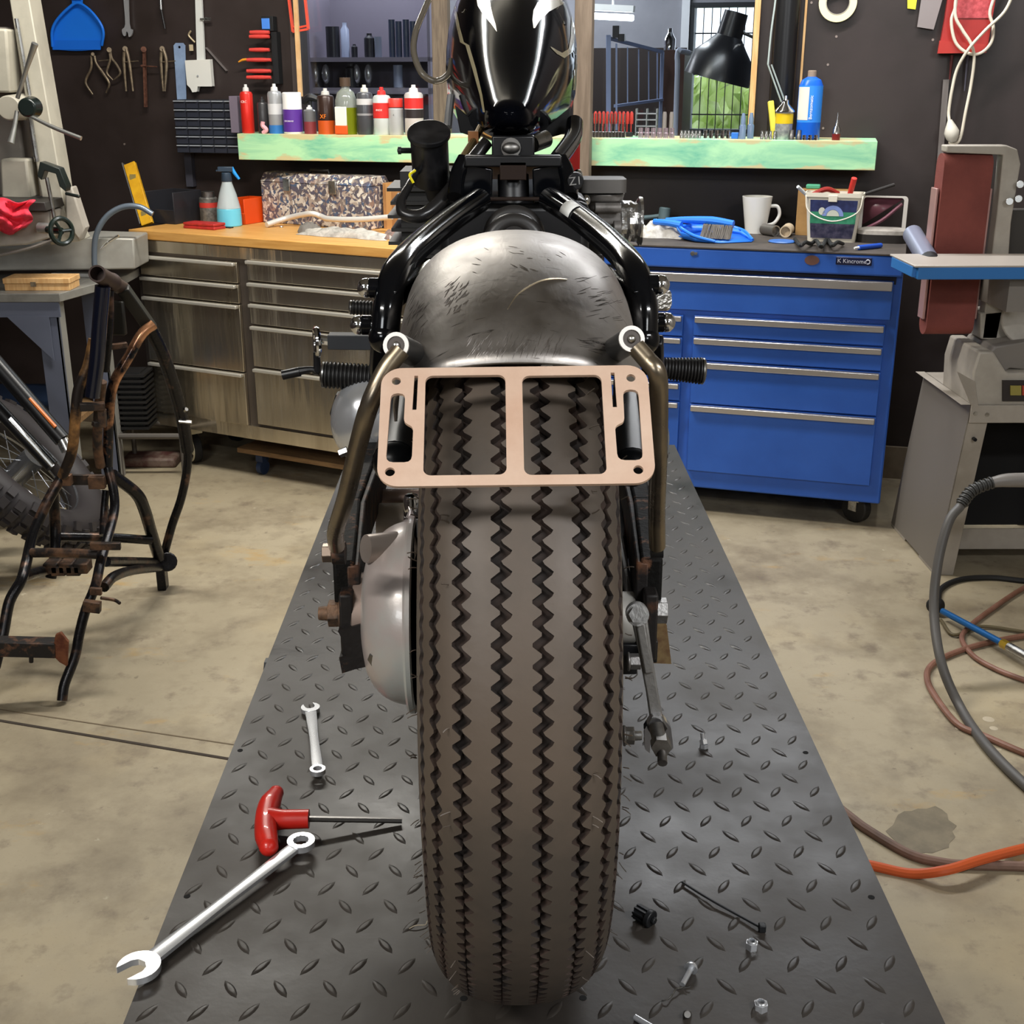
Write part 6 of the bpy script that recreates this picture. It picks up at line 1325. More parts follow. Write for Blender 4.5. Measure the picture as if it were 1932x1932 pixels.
for x, y in ((1925, 348), (1922, 375), (1905, 380)): m.cyl(AY(x, y, Yb - .03), AY(x, y, Yb + .06), .011, n=12)
obj('tension_knob', m, steel, bs, bev=.001)
m = MB(); PYp(m, [(1868, 485), (1906, 480), (1908, 500), (1870, 505)], Yb - .02, .06); m.cyl(AY(1900, 575, Yb - .01), AY(1900, 575, Yb + .08), .022, n=16); obj('clamp_block', m, mach, bs, bev=.003)
tb_ = mat('table_blue', '#2b6cae', .45); tt_ = mat('table_top', '#b7aea4', .4, .3)
a, b, c = AY(1726, 505, 3.52), AY(1970, 512, 3.52), AY(1722, 497, 3.7)
zt2 = a.z
m = MB(); m.bx(a.x, b.x + .1, 3.52, 3.76, zt2, zt2 + .006); obj('table_top', m, tt_, bs, bev=.002)
m = MB(); m.bx(a.x + .012, b.x + .1, 3.524, 3.75, zt2 - .034, zt2); m.bx(a.x - .0, a.x + .014, 3.54, 3.74, zt2 - .03, zt2); obj('table_body', m, tb_, bs, bev=.002)
m = MB(); m.bx(b.x - .06, b.x + .02, 3.6, 3.85, zt2 - .14, zt2 - .03); obj('table_bracket', m, mach2, bs)
m = MB(); m.cyl(AY(1752, 492, 3.74), AY(1722, 442, 3.95), .03, n=24); m.mat(1); m.cyl(AY(1757, 500, 3.70), AY(1752, 492, 3.74), .028, .03, n=24); obj('roller_handle', m, [mat('roller_grey', '#7b7e90', .4, .3), black_plastic], bs)
m = MB(); m.cyl(AY(1762, 500, 3.72), AY(1775, 500, 3.84), .012, n=10); obj('roller_bar', m, mach2, bs)
m = MB(); PYp(m, [(1850, 590), (1905, 585), (1905, 645), (1850, 640)], Yb, .1); m.cyl(AY(1945, 600, Yb - .06), AY(1945, 600, Yb + .25), .085, n=28); obj('motor', m, mach, bs, bev=.005)
m = MB(); PYp(m, [(1878, 655), (1960, 640), (1960, 700), (1905, 695), (1890, 706), (1870, 664)], 3.7, .22); obj('motor_foot', m, mach2, bs, bev=.004)
m = MB(); PYp(m, [(1848, 664), (1875, 664), (1900, 704), (1970, 702), (1970, 766), (1832, 766), (1836, 702)], 3.66, .26); obj('base_casting', m, mach, bs, bev=.006)
p = AY(1920, 738, 3.655); m = MB(); PYp(m, [(1892, 718), (1950, 718), (1950, 757), (1892, 757)], 3.652, .006); sw = obj('switch_plate', m, mat('switch_dark', '#2a2422', .5), bs)
m = MB(); PYp(m, [(1907, 728), (1927, 728), (1927, 746), (1907, 746)], 3.646, .008); obj('yellow_button', m, mat('switch_yellow', '#8f8440', .5), sw)
m = MB(); PYp(m, [(1929, 728), (1948, 728), (1948, 746), (1929, 746)], 3.646, .008); obj('red_button', m, mat('switch_red', '#a8402c', .5), sw)
st_m = mat('stand_grey', '#a59d92', .5, col2='#938b80', scale=5)
# folded sheet stand with splayed legs
zf = AY(1832, 764, 3.66).z; T_ = lambda x, y, z: V((x, y, z))
xa = AY(1832, 764, 3.66).x; fa = AZ(1762, 1085, 0)
def leg(x0, y0, x1, y1, sx, sy):
    m = MB(); w_ = .062
    m.loft([[V((x0, y0, zf)), V((x0 + sx * w_, y0, zf)), V((x0 + sx * w_, y0 + sy * .004, zf)), V((x0, y0 + sy * .004, zf))], [V((x1, y1, 0)), V((x1 + sx * w_, y1, 0)), V((x1 + sx * w_, y1 + sy * .004, 0)), V((x1, y1 + sy * .004, 0))]])
    m.loft([[V((x0, y0, zf)), V((x0 + sx * .004, y0, zf)), V((x0 + sx * .004, y0 + sy * .16, zf)), V((x0, y0 + sy * .16, zf))], [V((x1, y1, 0)), V((x1 + sx * .004, y1, 0)), V((x1 + sx * .004, y1 + sy * .16, 0)), V((x1, y1 + sy * .16, 0))]])
    obj('stand_leg', m, st_m, bs, bev=.001)
xR = xa + .42; leg(xa, 3.66, fa.x, fa.y, 1, 1); leg(xR, 3.66, xR + .07, fa.y, -1, 1); leg(xa, 4.1, fa.x, 4.2, 1, -1); leg(xR, 4.1, xR + .07, 4.2, -1, -1)
m = MB(); m.bx(xa, xR, 3.655, 3.66, zf - .055, zf + .0); m.bx(xa, xR, 3.66, 4.1, zf - .004, zf); m.bx(xa - .03, xa, 3.66, 4.1, zf, zf + .002)
PYp(m, [(1806, 701), (1832, 764), (1834, 766), (1846, 766), (1840, 720)], 3.655, .006); obj('stand_top', m, st_m, bs, bev=.001)
m = MB(); m.loft([[V((xa, 3.662, zf)), V((xa + .004, 3.662, zf)), V((xa + .004, 4.1, zf)), V((xa, 4.1, zf))], [V((fa.x, fa.y + .002, .01)), V((fa.x + .004, fa.y + .002, .01)), V((fa.x + .004, 4.2, .01)), V((fa.x, 4.2, .01))]]); obj('side_panel', m, mach2, bs)
m = MB(); m.bx(fa.x + .1, xR + .02, 4.12, 4.125, .03, zf - .01); obj('under_stand_shade', m, mat('stand_shade', '#1a1817', .8), bs)  # dark sheet added for the gloom under the stand
z1, z0 = AY(1870, 1002, fa.y + .06).z, AY(1870, 1040, fa.y + .06).z
m = MB(); m.bx(fa.x + .05, xR + .02, fa.y + .08, fa.y + .085, z0, z1); obj('stand_cross_bar', m, st_m, bs)
for x, y in ((1840, 780), (1862, 782)):
    m = MB(); c = AY(x, y, 3.655); m.cyl(c, c - V((0, .004, 0)), .006, n=12); obj('stand_bolt', m, zinc, bs)
m = MB(); c = AY(1839, 829, 3.66); m.cyl(c + V((0, .01, 0)), c - V((0, .006, 0)), .0055, n=12); obj('stand_hole', m, hole_m, bs)
p = AZ(1735, 974, 0); m = MB(rotz(p, WA)); m.bx(-.035, .05, 0, .1, 0, .03); one('wood_offcut', m, mat('offcut', '#a08a6c', .8), 'short wooden offcut on the floor between blue cabinet and sander stand', 'offcut', bev=.002)
p = AZ(1690, 910, 0)
# ---- hoses on the floor
def hose(pts, r, mt, label, cat='hose', nm='hose', **k): m = MB(); m.tube(pts, r, n=10, k=8); return one(nm, m, mt, label, cat)
Z = lambda x, y, z=.008: AZ(x, y, z)
brh = mat('hose_brown', '#8a6252', .5, col2='#75503f', scale=10)
t = thing('welding_torch', 'thick grey torch cable with ribbed collar hanging in front of the sander stand', 'torch', Z(1815, 1340))
m = MB(); m.tube([AY(1812, 955, 3.15), AY(1790, 985, 3.12), AY(1770, 1060, 3.08), AY(1762, 1150, 3.02), AY(1776, 1250, 2.9), Z(1812, 1335, .013), Z(1862, 1408, .013), Z(1935, 1482, .013), Z(2020, 1550, .013)], .0125, n=14, k=8); obj('cable', m, mat('torch_cable', '#55524f', .5), t)
A, B, Cc = AY(1813, 952, 3.15), AY(1835, 925, 3.17), AY(1872, 910, 3.18)
P = catmull([A, B, Cc], 9); m = MB(); pr = []
for i, p in enumerate(P[:-1]): m.cyl(p, p + (P[i + 1] - p) * .6, .0175 if i % 2 else .0145, n=14)
m.tube([A, B, Cc], .0125, n=10); obj('ribbed_collar', m, mat('collar_dark', '#3a3937', .5), t)
m = MB(); m.tube([Cc, AY(1905, 906, 3.18), AY(1990, 906, 3.18)], [.014, .019, .021], n=16); obj('torch_handle', m, mat('torch_grey', '#77726d', .45), t)
hose([Z(2010, 1070), Z(1932, 1109), Z(1870, 1150), Z(1826, 1185), Z(1815, 1207), Z(1837, 1238), Z(1880, 1263), Z(1932, 1283), Z(2010, 1310)], .0075, brh, 'thin brown hose curling beneath the blue blow gun')
hose([Z(2010, 1192), Z(1932, 1200), Z(1850, 1216), Z(1790, 1236), Z(1757, 1256), Z(1749, 1278), Z(1762, 1310), Z(1806, 1366), Z(1860, 1390), Z(1932, 1421), Z(2010, 1450)], .0085, brh, 'brown hose looping widest to the left behind the thick grey cable')
hose([Z(1770, 1140), Z(1775, 1112), Z(1810, 1094), Z(1870, 1090), Z(1932, 1096), Z(2010, 1100)], .009, black_rubber, 'black cable lying under the sander stand', 'cable', 'cable')
hose([Z(1775, 1170), Z(1800, 1198), Z(1850, 1182), Z(1932, 1192)], .005, mat('hose_olive', '#5c5138', .6), 'thin olive cord between the brown hoses', 'cord', 'cord')
t = thing('blow_gun', 'blue air blow gun with black knob lying on the coiled brown hoses', 'blow gun', Z(1835, 1185, .03))
m = MB(); m.cyl(Z(1778, 1153, .03), Z(1892, 1214, .035), .0095, n=14); obj('blue_barrel', m, mat('blow_blue', '#1f5f9c', .3, .3), t)
m = MB(); m.sph(Z(1765, 1142, .03), .028, (1, .8, .9)); obj('black_knob', m, black_rubber, t)
m = MB(); m.cyl(Z(1890, 1213, .035), Z(1905, 1221, .035), .013, n=6); obj('brass_nut', m, mat('brass', '#c9a63e', .3, .8), t)
m = MB(); m.cyl(Z(1903, 1220, .035), Z(1945, 1244, .035), .013, n=14); obj('steel_coupling', m, steel, t)
hose([Z(1450, 1420), Z(1540, 1490), Z(1605, 1542), Z(1641, 1568), Z(1717, 1612), Z(1780, 1628), Z(1828, 1632), Z(1932, 1635), Z(2010, 1640)], .0105, mat('hose_dark_brown', '#5f4a40', .5, col2='#7c6052', scale=6), 'dark brown hose running out from under the lift table at right')
hose([Z(1480, 1600), Z(1560, 1620), Z(1639, 1632), Z(1717, 1648), Z(1784, 1642, .03), Z(1851, 1622, .03), Z(1932, 1601), Z(2010, 1585)], .0105, mat('hose_orange', '#c7592c', .4), 'orange hose crossing the dark brown hose at the right edge')
# oil stain, ragged
RS = random.Random(21); c = AZ(1740, 1568, 0); P = [AZ(1740 + (62 + RS.uniform(-8, 8)) * math.cos(a), 1568 + (46 + RS.uniform(-6, 6)) * math.sin(a), .0006) for a in [2 * math.pi * k / 26 for k in range(26)]]
m = MB(); m._add(P, [tuple(range(26))]); sn = one('oil_stain', m, mat('stain_dark', '#6f6552', .55, col2='#80755f', scale=14), 'round dark oil stain on the concrete beside the lift table', 'stain')
for i, (x, y, r) in enumerate(((1865, 1357, 11), (1875, 1374, 8), (1808, 1374, 6))):
    m = MB(); c = AZ(x, y, .0003); q = mpp(c); m.lathe([(r * q, 0), (r * q * .8, .0008), (.001, .0009)], c, n=16); one('pale_paint_drop', m, mat('drop%d' % i, '#b8ab93', .6), ['larger pale paint drop on the floor under the brown hose', 'smaller pale paint drop on the floor under the brown hose', 'pale paint drop left of the thick grey cable'][i], 'paint drop')
# ================================================================== left: bench and milling machine
YB = 4.42
bench_top = .80
tbl = thing('steel_workbench', 'steel legged workbench with grey top at the left edge', 'workbench', AZ(110, 1000, 0))
a = AZ(112, 554, bench_top); xe = a.x
m = MB(); m.bx(-2.9, xe, a.y, a.y + .6, bench_top - .03, bench_top)
m._add([(xe - .001, a.y, bench_top), (AZ(252, 512, bench_top).x, a.y + .42, bench_top), (AZ(252, 512, bench_top).x, a.y + .6, bench_top), (xe - .001, a.y + .6, bench_top), (xe - .001, a.y, bench_top - .03), (AZ(252, 512, bench_top).x, a.y + .42, bench_top - .03), (AZ(252, 512, bench_top).x, a.y + .6, bench_top - .03), (xe - .001, a.y + .6, bench_top - .03)], [(0, 1, 2, 3), (7, 6, 5, 4), (0, 4, 5, 1), (1, 5, 6, 2), (2, 6, 7, 3), (3, 7, 4, 0)])
obj('bench_top', m, mat('bench_grey', '#8f8d86', .4, .3, col2='#7c7973', scale=8), tbl, bev=.002)
lg = mat('leg_blue_grey', '#5f6474', .5); lg2 = mat('leg_pale', '#8c8a83', .5)
for x, y in ((xe - .05, a.y + .02), (xe - .0, a.y + .36), (-2.7, a.y + .02), (-2.7, a.y + .5)):
    m = MB(); m.bx(x - .045, x + .03, y, y + .012, 0, bench_top - .03); m.mat(1); m.bx(x + .022, x + .03, y, y + .07, 0, bench_top - .03); obj('leg', m, [lg, lg2], tbl, bev=.001)
m = MB(); m.bx(-2.7, xe - .01, a.y + .01, a.y + .02, bench_top - .085, bench_top - .03); m.prism([V((xe - .2, a.y + .008, bench_top - .08)), V((xe - .05, a.y + .008, bench_top - .08)), V((xe - .05, a.y + .008, bench_top - .24))], (0, .006, 0)); obj('front_apron', m, lg, tbl)
m = MB(); z = .3; m.bx(-2.7, xe - .02, a.y + .05, a.y + .5, z, z + .02); obj('lower_shelf', m, lowm, tbl)
m = MB(); m.bx(-2.6, xe - .1, a.y + .1, a.y + .45, z + .02, z + .07); one('blue_storage_tray', m, mat('tray_blue', '#1f3048', .5), 'dark blue tray on the lower shelf of the steel workbench', 'tray')
# wooden case
p = AZ(70, 549, bench_top); TT = rotz(p, .0)
wcs = thing('wooden_instrument_case', 'flat pale wooden case on the front of the steel workbench', 'case', p)
m = MB(TT); m.bx(-.115, .115, .004, .115, 0, .024); obj('case_base', m, pine, wcs, bev=.002)
m = MB(TT); m.bx(-.118, .118, .0, .118, .025, .044); obj('case_lid', m, pine, wcs, bev=.002)
m = MB(TT); m.box((-.01, -.002, .024), (.018, .005, .016)); obj('clasp', m, iron, wcs)
# machine
mm = thing('milling_machine', 'beige grey bench milling machine with spoked handle and black hand wheels', 'machine', AZ(90, 500, bench_top))
cm = mat('mill_grey', '#b3ae9f', .45, col2='#a39e90', scale=5)
m = MB(); PYp(m, [(0, -110), (36, -110), (110, 315), (122, 395), (152, 455), (95, 462), (67, 305)], YB + .12, .12); obj('column', m, cm, mm, bev=.004)
m = MB(); m.cyl(AY(31, 35, YB + .1), AY(56, 180, YB + .1), .007, n=10); m.cyl(AY(57, 222, YB + .1), AY(70, 305, YB + .1), .009, n=10); obj('guide_rod', m, steel, mm)
m = MB(); PYp(m, [(-70, 50), (14, 51), (10, 70), (28, 170), (50, 330), (60, 385), (-70, 385)], YB + .16, .16); obj('head', m, mach2, mm, bev=.01)
m = MB(); PYp(m, [(-70, 52), (12, 54), (13, 66), (20, 175), (-70, 175)], YB + .06, .1); obj('head_cover', m, cm, mm, bev=.008)
m = MB(); PYp(m, [(0, 300), (50, 300), (58, 375), (2, 378)], YB + .08, .1); obj('lower_cover', m, cm, mm, bev=.008)
m = MB(); c = AY(26, 203, YB + .06); m.cyl(c + V((0, .1, 0)), c - V((0, .05, 0)), .045, .04, n=26); hb_ = obj('spindle_hub', m, cm, mm, bev=.004)
m = MB(); c = AY(50, 203, YB - .06); m.cyl(c + V((0, .06, 0)), c, .036, .030, n=26); obj('hub_cap', m, mat('cap_green_black', '#141c1a', .25), hb_, bev=.006)
for P, rr in ((((33, 185), (50, 130), (66, 82)), (.007, .007, .011)), (((32, 210), (27, 240), (20, 270)), (.007, .0075, .012)), (((55, 218), (100, 240), (153, 261)), (.0055, .007, .0075))):
    m = MB(); m.tube([AY(x, y, YB - .05 - .02 * i) for i, (x, y) in enumerate(P)], list(rr), n=12); obj('spoke_handle', m, mat('spoke_steel%d' % P[0][0], '#a3a3a0', .3, .8), mm)
m = MB(); PYp(m, [(75, 305), (112, 318), (126, 352), (124, 362), (112, 352), (105, 328), (84, 322), (78, 340), (70, 332)], YB + .02, .05); m.cyl(AY(124, 365, YB + .0), AY(150, 371, YB - .02), .006, n=8); obj('black_lever', m, mat('lever_green_black', '#1c2320', .35), mm, bev=.003)
m = MB(); m.tube([AY(88, 335, YB), AY(95, 370, YB), AY(105, 425, YB)], .007, n=8); obj('lever_rod', m, dull_steel, mm)
m = MB(); PYp(m, [(-70, 376), (84, 382), (88, 398), (-70, 400)], YB - .06, .2); obj('table_slot', m, mat('slot_dark', '#2f2c29', .5), mm, bev=.002)
m = MB(); PYp(m, [(-70, 398), (95, 398), (92, 450), (50, 462), (-70, 470)], YB + .0, .15); PYp(m, [(122, 355), (135, 352), (160, 430), (150, 455), (124, 420)], YB + .1, .06); obj('work_table', m, mach, mm, bev=.006)
m = MB(); c = AY(116, 436, YB - .12); m.ring(c, (.8, -.6, .1), .042, .0085, n=30); m.cyl(c, c + V((-.06, .04, 0)), .012, n=14)
for k in range(3): 
    x, y, z = basis((.8, -.6, .1)); a_ = k * 2.094; m.cyl(c, c + (x * math.cos(a_) + y * math.sin(a_)) * .042, .006, n=8)
obj('hand_wheel', m, mat('wheel_green_black', '#16201c', .25), mm)
m = MB(); m.lathe([(.018, 0), (.018, .05), (.012, .06)], AY(74, 430, YB - .05), (1, -.3, 0), 18); obj('wheel_collar', m, alu, mm)
m = MB(); m.tube([AY(-20, 486, YB - .1), AY(50, 470, YB - .1), AY(104, 452, YB - .1)], .005, n=8); obj('feed_screw', m, mach2, mm)
zb2 = bench_top
m = MB(); A0 = AZ(-60, 512, zb2); 
PYp(m, [(-70, 470), (60, 466), (150, 447), (252, 450), (255, 508), (-70, 512)], YB + .32, .2); obj('tray_base', m, mat('tray_grey', '#a8a69e', .4, .2, col2='#9a978f', scale=6), mm, bev=.006)
# red cloth
c = AY(22, 405, YB - .02); RC = random.Random(17)
m = MB(); g = []
for i in range(20):
    row = []
    for j in range(18):
        u, v = -1 + 2 * i / 19, -1 + 2 * j / 17; rr = math.hypot(u, v)
        f = .028 * math.sin(5.1 * u + 2 * v) + .022 * math.sin(7.3 * v - 3 * u + 1) + .012 * math.sin(13 * u + 9 * v)
        px, py = 12 + 46 * u * (1 - .1 * v) + 6 * math.sin(4 * v), 408 + 32 * v * (1 - .2 * abs(u)) + 5 * math.sin(5 * u)
        row.append(AY(px, py, YB - .10 - .05 * max(0, 1 - rr * rr) + f))
    g.append(row)
m.surf(g); one('red_cloth', m, mat('cloth_red', '#e0384c', .85, bump=.2, scale=120), 'crumpled bright red cloth hanging on the milling machine table', 'cloth', solid=.003, smooth=180)
m = MB(); a_, b_ = AZ(188, 475, bench_top + .075), AZ(225, 446, bench_top + .11)
a_, b_ = AY(189, 470, YB + .2), AY(224, 445, YB + .215); m.tube([a_, (a_ + b_) / 2 + V((0, 0, .004)), b_], [.003, .006, .005], n=10); one('chrome_tap_wrench', m, chrome, 'small chrome tool lying on the grey base of the milling machine', 'tool')
p = AZ(140, 522, bench_top); m = MB(rotz(p, -.15)); m.bx(-.09, .07, 0, .05, 0, .012); one('white_plate_offcut', m, mat('plate_pale', '#c7c6c0', .5), 'pale flat offcut behind the wooden case', 'offcut')
# blue grey bent lever tube
e = AZ(184, 528, bench_top); yl = e.y
P = [AY(288, 404, yl), AY(262, 390, yl), AY(230, 391, yl), AY(200, 410, yl), AY(181, 445, yl), AY(178, 490, yl), AY(182, 527, yl)]
m = MB(); m.tube(P, .0105, n=12, k=8); one('bent_lever', m, mat('lever_blue_grey', '#6d7885', .35, .5), 'blue grey tube bent over like a hook behind the rusty frame', 'lever')
# finned cylinder on a low trolley
t = thing('low_trolley', 'low grey tube trolley behind the rusty frame', 'trolley', AZ(285, 905, 0))
a_ = AZ(222, 823, .17); b_ = AY(342, 823, a_.y)
m = MB(); m.cyl(a_, b_, .012, n=10); m.cyl(a_ + V((0, .2, 0)), b_ + V((0, .2, 0)), .012, n=10); m.cyl(a_, a_ + V((0, .2, 0)), .012, n=10); m.cyl(b_, b_ + V((0, .2, 0)), .012, n=10)
for q_ in (a_, b_, a_ + V((0, .2, 0)), b_ + V((0, .2, 0))): m.cyl(q_, V((q_.x, q_.y, 0)), .010, n=8)
obj('tube_frame', m, mat('trolley_grey', '#5d5853', .5, .3), t)
t = thing('finned_cylinder', 'black finned engine cylinder standing on the low trolley', 'engine part', AY(245, 818, a_.y + .05))
m = MB(); yq = a_.y + .03; zt3, zb3 = AY(245, 705, yq).z, a_.z + .012; n_ = 11; x0, x1 = AY(216, 760, yq).x, AY(276, 760, yq).x
for k in range(n_): z = zb3 + (zt3 - zb3) * (k + .5) / n_; m.bx(x0, x1, yq, yq + .14, z - .005, z + .005)
m.bx(x0 + .02, x1 - .02, yq + .02, yq + .12, zb3, zt3); obj('fins', m, mat('fin_black', '#1b1a1a', .5), t)
m = MB(); p = AZ(255, 875, 0); m.box(AZ(275, 880, .02) + V((0, .1, .0)), (.22, .12, .04)); one('dark_red_part', m, mat('part_redbrown', '#4a2a26', .6, col2='#6b5a50', scale=20), 'dark red brown engine part on the floor under the trolley', 'engine part', bev=.01)
# ---- rusty frame
rf = mat('frame_rusty', '#1b1a1c', .3, .5, col2='#6b5040', scale=16, lo=.55, hi=.7, bump=.3, bscale=80, rvar=.1)
rf2 = mat('frame_raw', '#2f2a28', .5, .5, col2='#765843', scale=22, lo=.42, hi=.64, bump=.4)
fr_ = thing('rusty_motorcycle_frame', 'bare rusty black motorcycle frame standing on the floor left of the lift', 'frame', AZ(220, 1110, 0))
def ft(pts, r, mt=rf, nm='frame_tube', k=6): m = MB(); m.tube([AY(*p) for p in pts], r * 1.14, n=12, k=k); return obj(nm, m, mt, fr_)
m = MB(); A, B = AY(183, 516, 3.15), AY(232, 545, 3.38); d = (B - A).normalized(); m.lathe([(.0215, 0), (.0215, .12), (.0245, .125), (.0245, .14), (.017, .14), (.017, .0), (.0215, 0)], A, d, 26, caps=False); m.lathe([(.0168, .06), (.001, .06)], A, d, 20, caps=False); m.cyl(A + d * .13, B, .02, n=16); obj('steering_head', m, mat('head_brown', '#42332d', .5, .4), fr_)
ft(((194, 540, 3.2), (189, 600, 3.2), (183, 680, 3.2), (174, 748, 3.2)), .0175, mat('tube_navy', '#12182c', .2, .3, coat=.6))
ft(((205, 548, 3.24), (204, 620, 3.24), (197, 700, 3.24)), .012)
m = MB(); m.bar(AY(232, 545, 3.34), AY(286, 622, 3.4), .034, .03, (0, 1, 0)); m.box(AY(222, 600, 3.32), (.04, .02, .09)); obj('gusset_box', m, mat('gusset_black', '#26241f', .5, .2), fr_, bev=.004)
ft(((280, 612, 3.4), (306, 665, 3.45), (328, 730, 3.52), (344, 790, 3.58), (354, 850, 3.62)), .0165)
ft(((354, 845, 3.62), (353, 885, 3.63), (342, 940, 3.64), (325, 990, 3.64), (309, 1048, 3.64)), .0115, rf)
ft(((290, 612, 3.38), (268, 630, 3.36), (242, 675, 3.34), (214, 725, 3.32), (206, 780, 3.32), (203, 880, 3.34)), .0125, mat('tube_patchy', '#15171e', .22, .5, col2='#c08a64', scale=9, lo=.48, hi=.6))
ft(((177, 640, 3.25), (166, 690, 3.24), (148, 735, 3.23), (142, 790, 3.23), (136, 850, 3.25), (118, 898, 3.28)), .0125, mat('tube_ochre', '#2a2220', .5, .4, col2='#b58652', scale=8, lo=.42, hi=.58))
for a_, b_, w_, h_ in (((150, 768, 3.2), (198, 766, 3.22), .024, .02), ((175, 800, 3.22), (198, 802, 3.24), .02, .012), ((192, 772, 3.23), (194, 805, 3.23), .02, .02), ((205, 655, 3.28), (240, 650, 3.3), .018, .014)): m = MB(); m.bar(AY(*a_), AY(*b_), w_, h_, (0, 0, 1)); obj('cross_bracket', m, rf2, fr_, bev=.002)
ft(((192, 720, 3.26), (186, 780, 3.28), (184, 840, 3.3), (190, 880, 3.32)), .012, rf2)
ft(((203, 880, 3.34), (214, 925, 3.31), (216, 960, 3.28), (207, 1000, 3.22), (190, 1060, 3.12), (180, 1105, 3.06), (162, 1150, 3.02), (150, 1195, 2.98), (141, 1240, 2.94), (122, 1290, 2.9), (117, 1322, 2.88)), .0115)
ft(((200, 925, 3.36), (196, 970, 3.34), (194, 1010, 3.3)), .009)
ft(((115, 902, 3.3), (88, 950, 3.26), (62, 1010, 3.2), (50, 1060, 3.14), (40, 1095, 3.08), (18, 1135, 3.04), (6, 1195, 3.0), (-10, 1260, 2.95)), .0125)
ft(((212, 896, 3.36), (256, 930, 3.42), (272, 960, 3.46), (287, 1010, 3.52), (300, 1052, 3.58)), .0155, rf)
ft(((60, 1043, 3.16), (120, 1043, 3.14), (186, 1046, 3.13)), .0115, rf2)
ft(((110, 1012, 3.35), (200, 1014, 3.4), (284, 1019, 3.5)), .012, rf)
ft(((200, 1060, 3.2), (250, 1060, 3.4), (296, 1061, 3.58)), .0125, rf)
ft(((100, 925, 3.34), (104, 990, 3.34), (104, 1045, 3.3), (96, 1090, 3.28)), .0135, rf)
ft(((196, 1108, 3.12), (215, 1088, 3.2), (250, 1076, 3.36), (300, 1070, 3.58)), .0125, rf)
ft(((42, 1090, 3.1), (70, 1080, 3.2), (100, 1072, 3.3)), .0125, rf)
m = MB(); m.bar(AY(125, 905, 3.34), AY(202, 905, 3.36), .03, .012, (0, 1, 0)); m.box(AY(183, 910, 3.3), (.045, .02, .035)); m.box(AY(125, 905, 3.3), (.03, .025, .03)); obj('engine_mount', m, rf2, fr_, bev=.002)
m = MB(); m.bar(AY(170, 1030, 3.12), AY(228, 1030, 3.13), .016, .02, (0, 0, 1)); obj('engine_mount', m, rf2, fr_, bev=.002)
m = MB(); m.bar(AY(158, 1142, 3.0), AY(190, 1146, 3.0), .02, .03, (0, 0, 1)); m.bar(AY(170, 1115, 3.03), AY(192, 1116, 3.03), .012, .02, (0, 0, 1)); m.tube([AY(190, 1128, 3.0), AY(215, 1132, 3.02), AY(226, 1138, 3.0)], .005, n=8); obj('peg_mount', m, rf2, fr_, bev=.002)
m = MB(); a_ = AY(304, 1080, 3.64); m.bx(a_.x - .012, a_.x + .016, 3.62, 3.66, 0, .13); m.cyl(AY(316, 1060, 3.6), AY(316, 1060, 3.66), .03, n=16); obj('swingarm_pivot', m, rf, fr_, bev=.004)
m = MB()
for k in range(5): c = AY(100 + 14 * k, 1068 + 4 * (k % 2), 3.26); m.box(c, (.04, .05, .03))
obj('rusty_lower_bracket', m, rf2, fr_, bev=.004)
m = MB(); m.bar(AY(-40, 1218, 2.9), AY(108, 1222, 2.92), .045, .04, (0, 0, 1)); m.mat(1); m.prism([AY(x, y, 2.9) for x, y in ((104, 1198), (114, 1194), (128, 1212), (126, 1258), (112, 1250), (98, 1236))], (0, .012, 0)); m.mat(0); m.cyl(AY(59, 1232, 2.9), AY(59, 1250, 2.9), .006, n=8); obj('lower_cross_member', m, [rusty_black, mat('plate_rust', '#5c2f1e', .8, .2, col2='#7a4a30', scale=30)], fr_, bev=.002)
m = MB(); m.tube([AY(345, 776, 3.56), AY(352, 772, 3.55)], .006, n=8); m.cyl(AY(338, 795, 3.56), AY(362, 797, 3.56), .006, n=8); obj('frame_stud', m, zinc, fr_)
# ---- black wheel of a second motorcycle, lower left
wc_ = AY(42, 886, 3.95); rmt = RM; nrm = (rmt @ V((.73, .66, .16))).normalized()
t = thing('knobbly_wheel', 'black knobbly motorcycle wheel and fork at the left edge behind the rusty frame', 'wheel', V((wc_.x, wc_.y, 0)))
x_, y_, _n = basis(nrm)
m = MB(); RT2, rt = .262, .062; rings = []
for i in range(64):
    a_ = 2 * math.pi * i / 64; e = x_ * math.cos(a_) + y_ * math.sin(a_)
    rings.append([wc_ + e * (RT2 + rt * math.cos(2 * math.pi * j / 14)) + nrm * rt * 1.05 * math.sin(2 * math.pi * j / 14) for j in range(14)])
m.loft(rings, closed=True)
for i in range(44):
    a_ = 2 * math.pi * (i + .5) / 44; e = x_ * math.cos(a_) + y_ * math.sin(a_); tg = e.cross(nrm)
    for b_ in ((-.62, 0, .62) if i % 2 else (-.95, -.3, .3, .95)):
        o_ = e * math.cos(b_) + nrm * math.sin(b_); c = wc_ + e * RT2 + o_ * (rt + .003); R3 = Matrix((o_.cross(tg), tg, o_)).transposed(); m.box(c, (.03, .027, .016), R3)
obj('tyre', m, mat('knob_rubber', '#2c2829', .6), t)
m = MB(); m.ring(wc_ + nrm * .02, nrm, .212, .009, n=60); m.ring(wc_ - nrm * .02, nrm, .212, .009, n=60); m.cyl(wc_ - nrm * .06, wc_ + nrm * .06, .04, n=20)
for k in range(18): 
    a_ = k * math.pi / 9; e = x_ * math.cos(a_) + y_ * math.sin(a_); m.cyl(wc_ + nrm * (.04 if k % 2 else -.04), wc_ + e * .21, .0016, n=5)
obj('rim_and_spokes', m, mat('rim_chrome', '#9fa2a8', .25, .9), t)
m = MB(); dv = (AY(125, 845, 3.9) - AY(-60, 650, 4.0)).normalized()
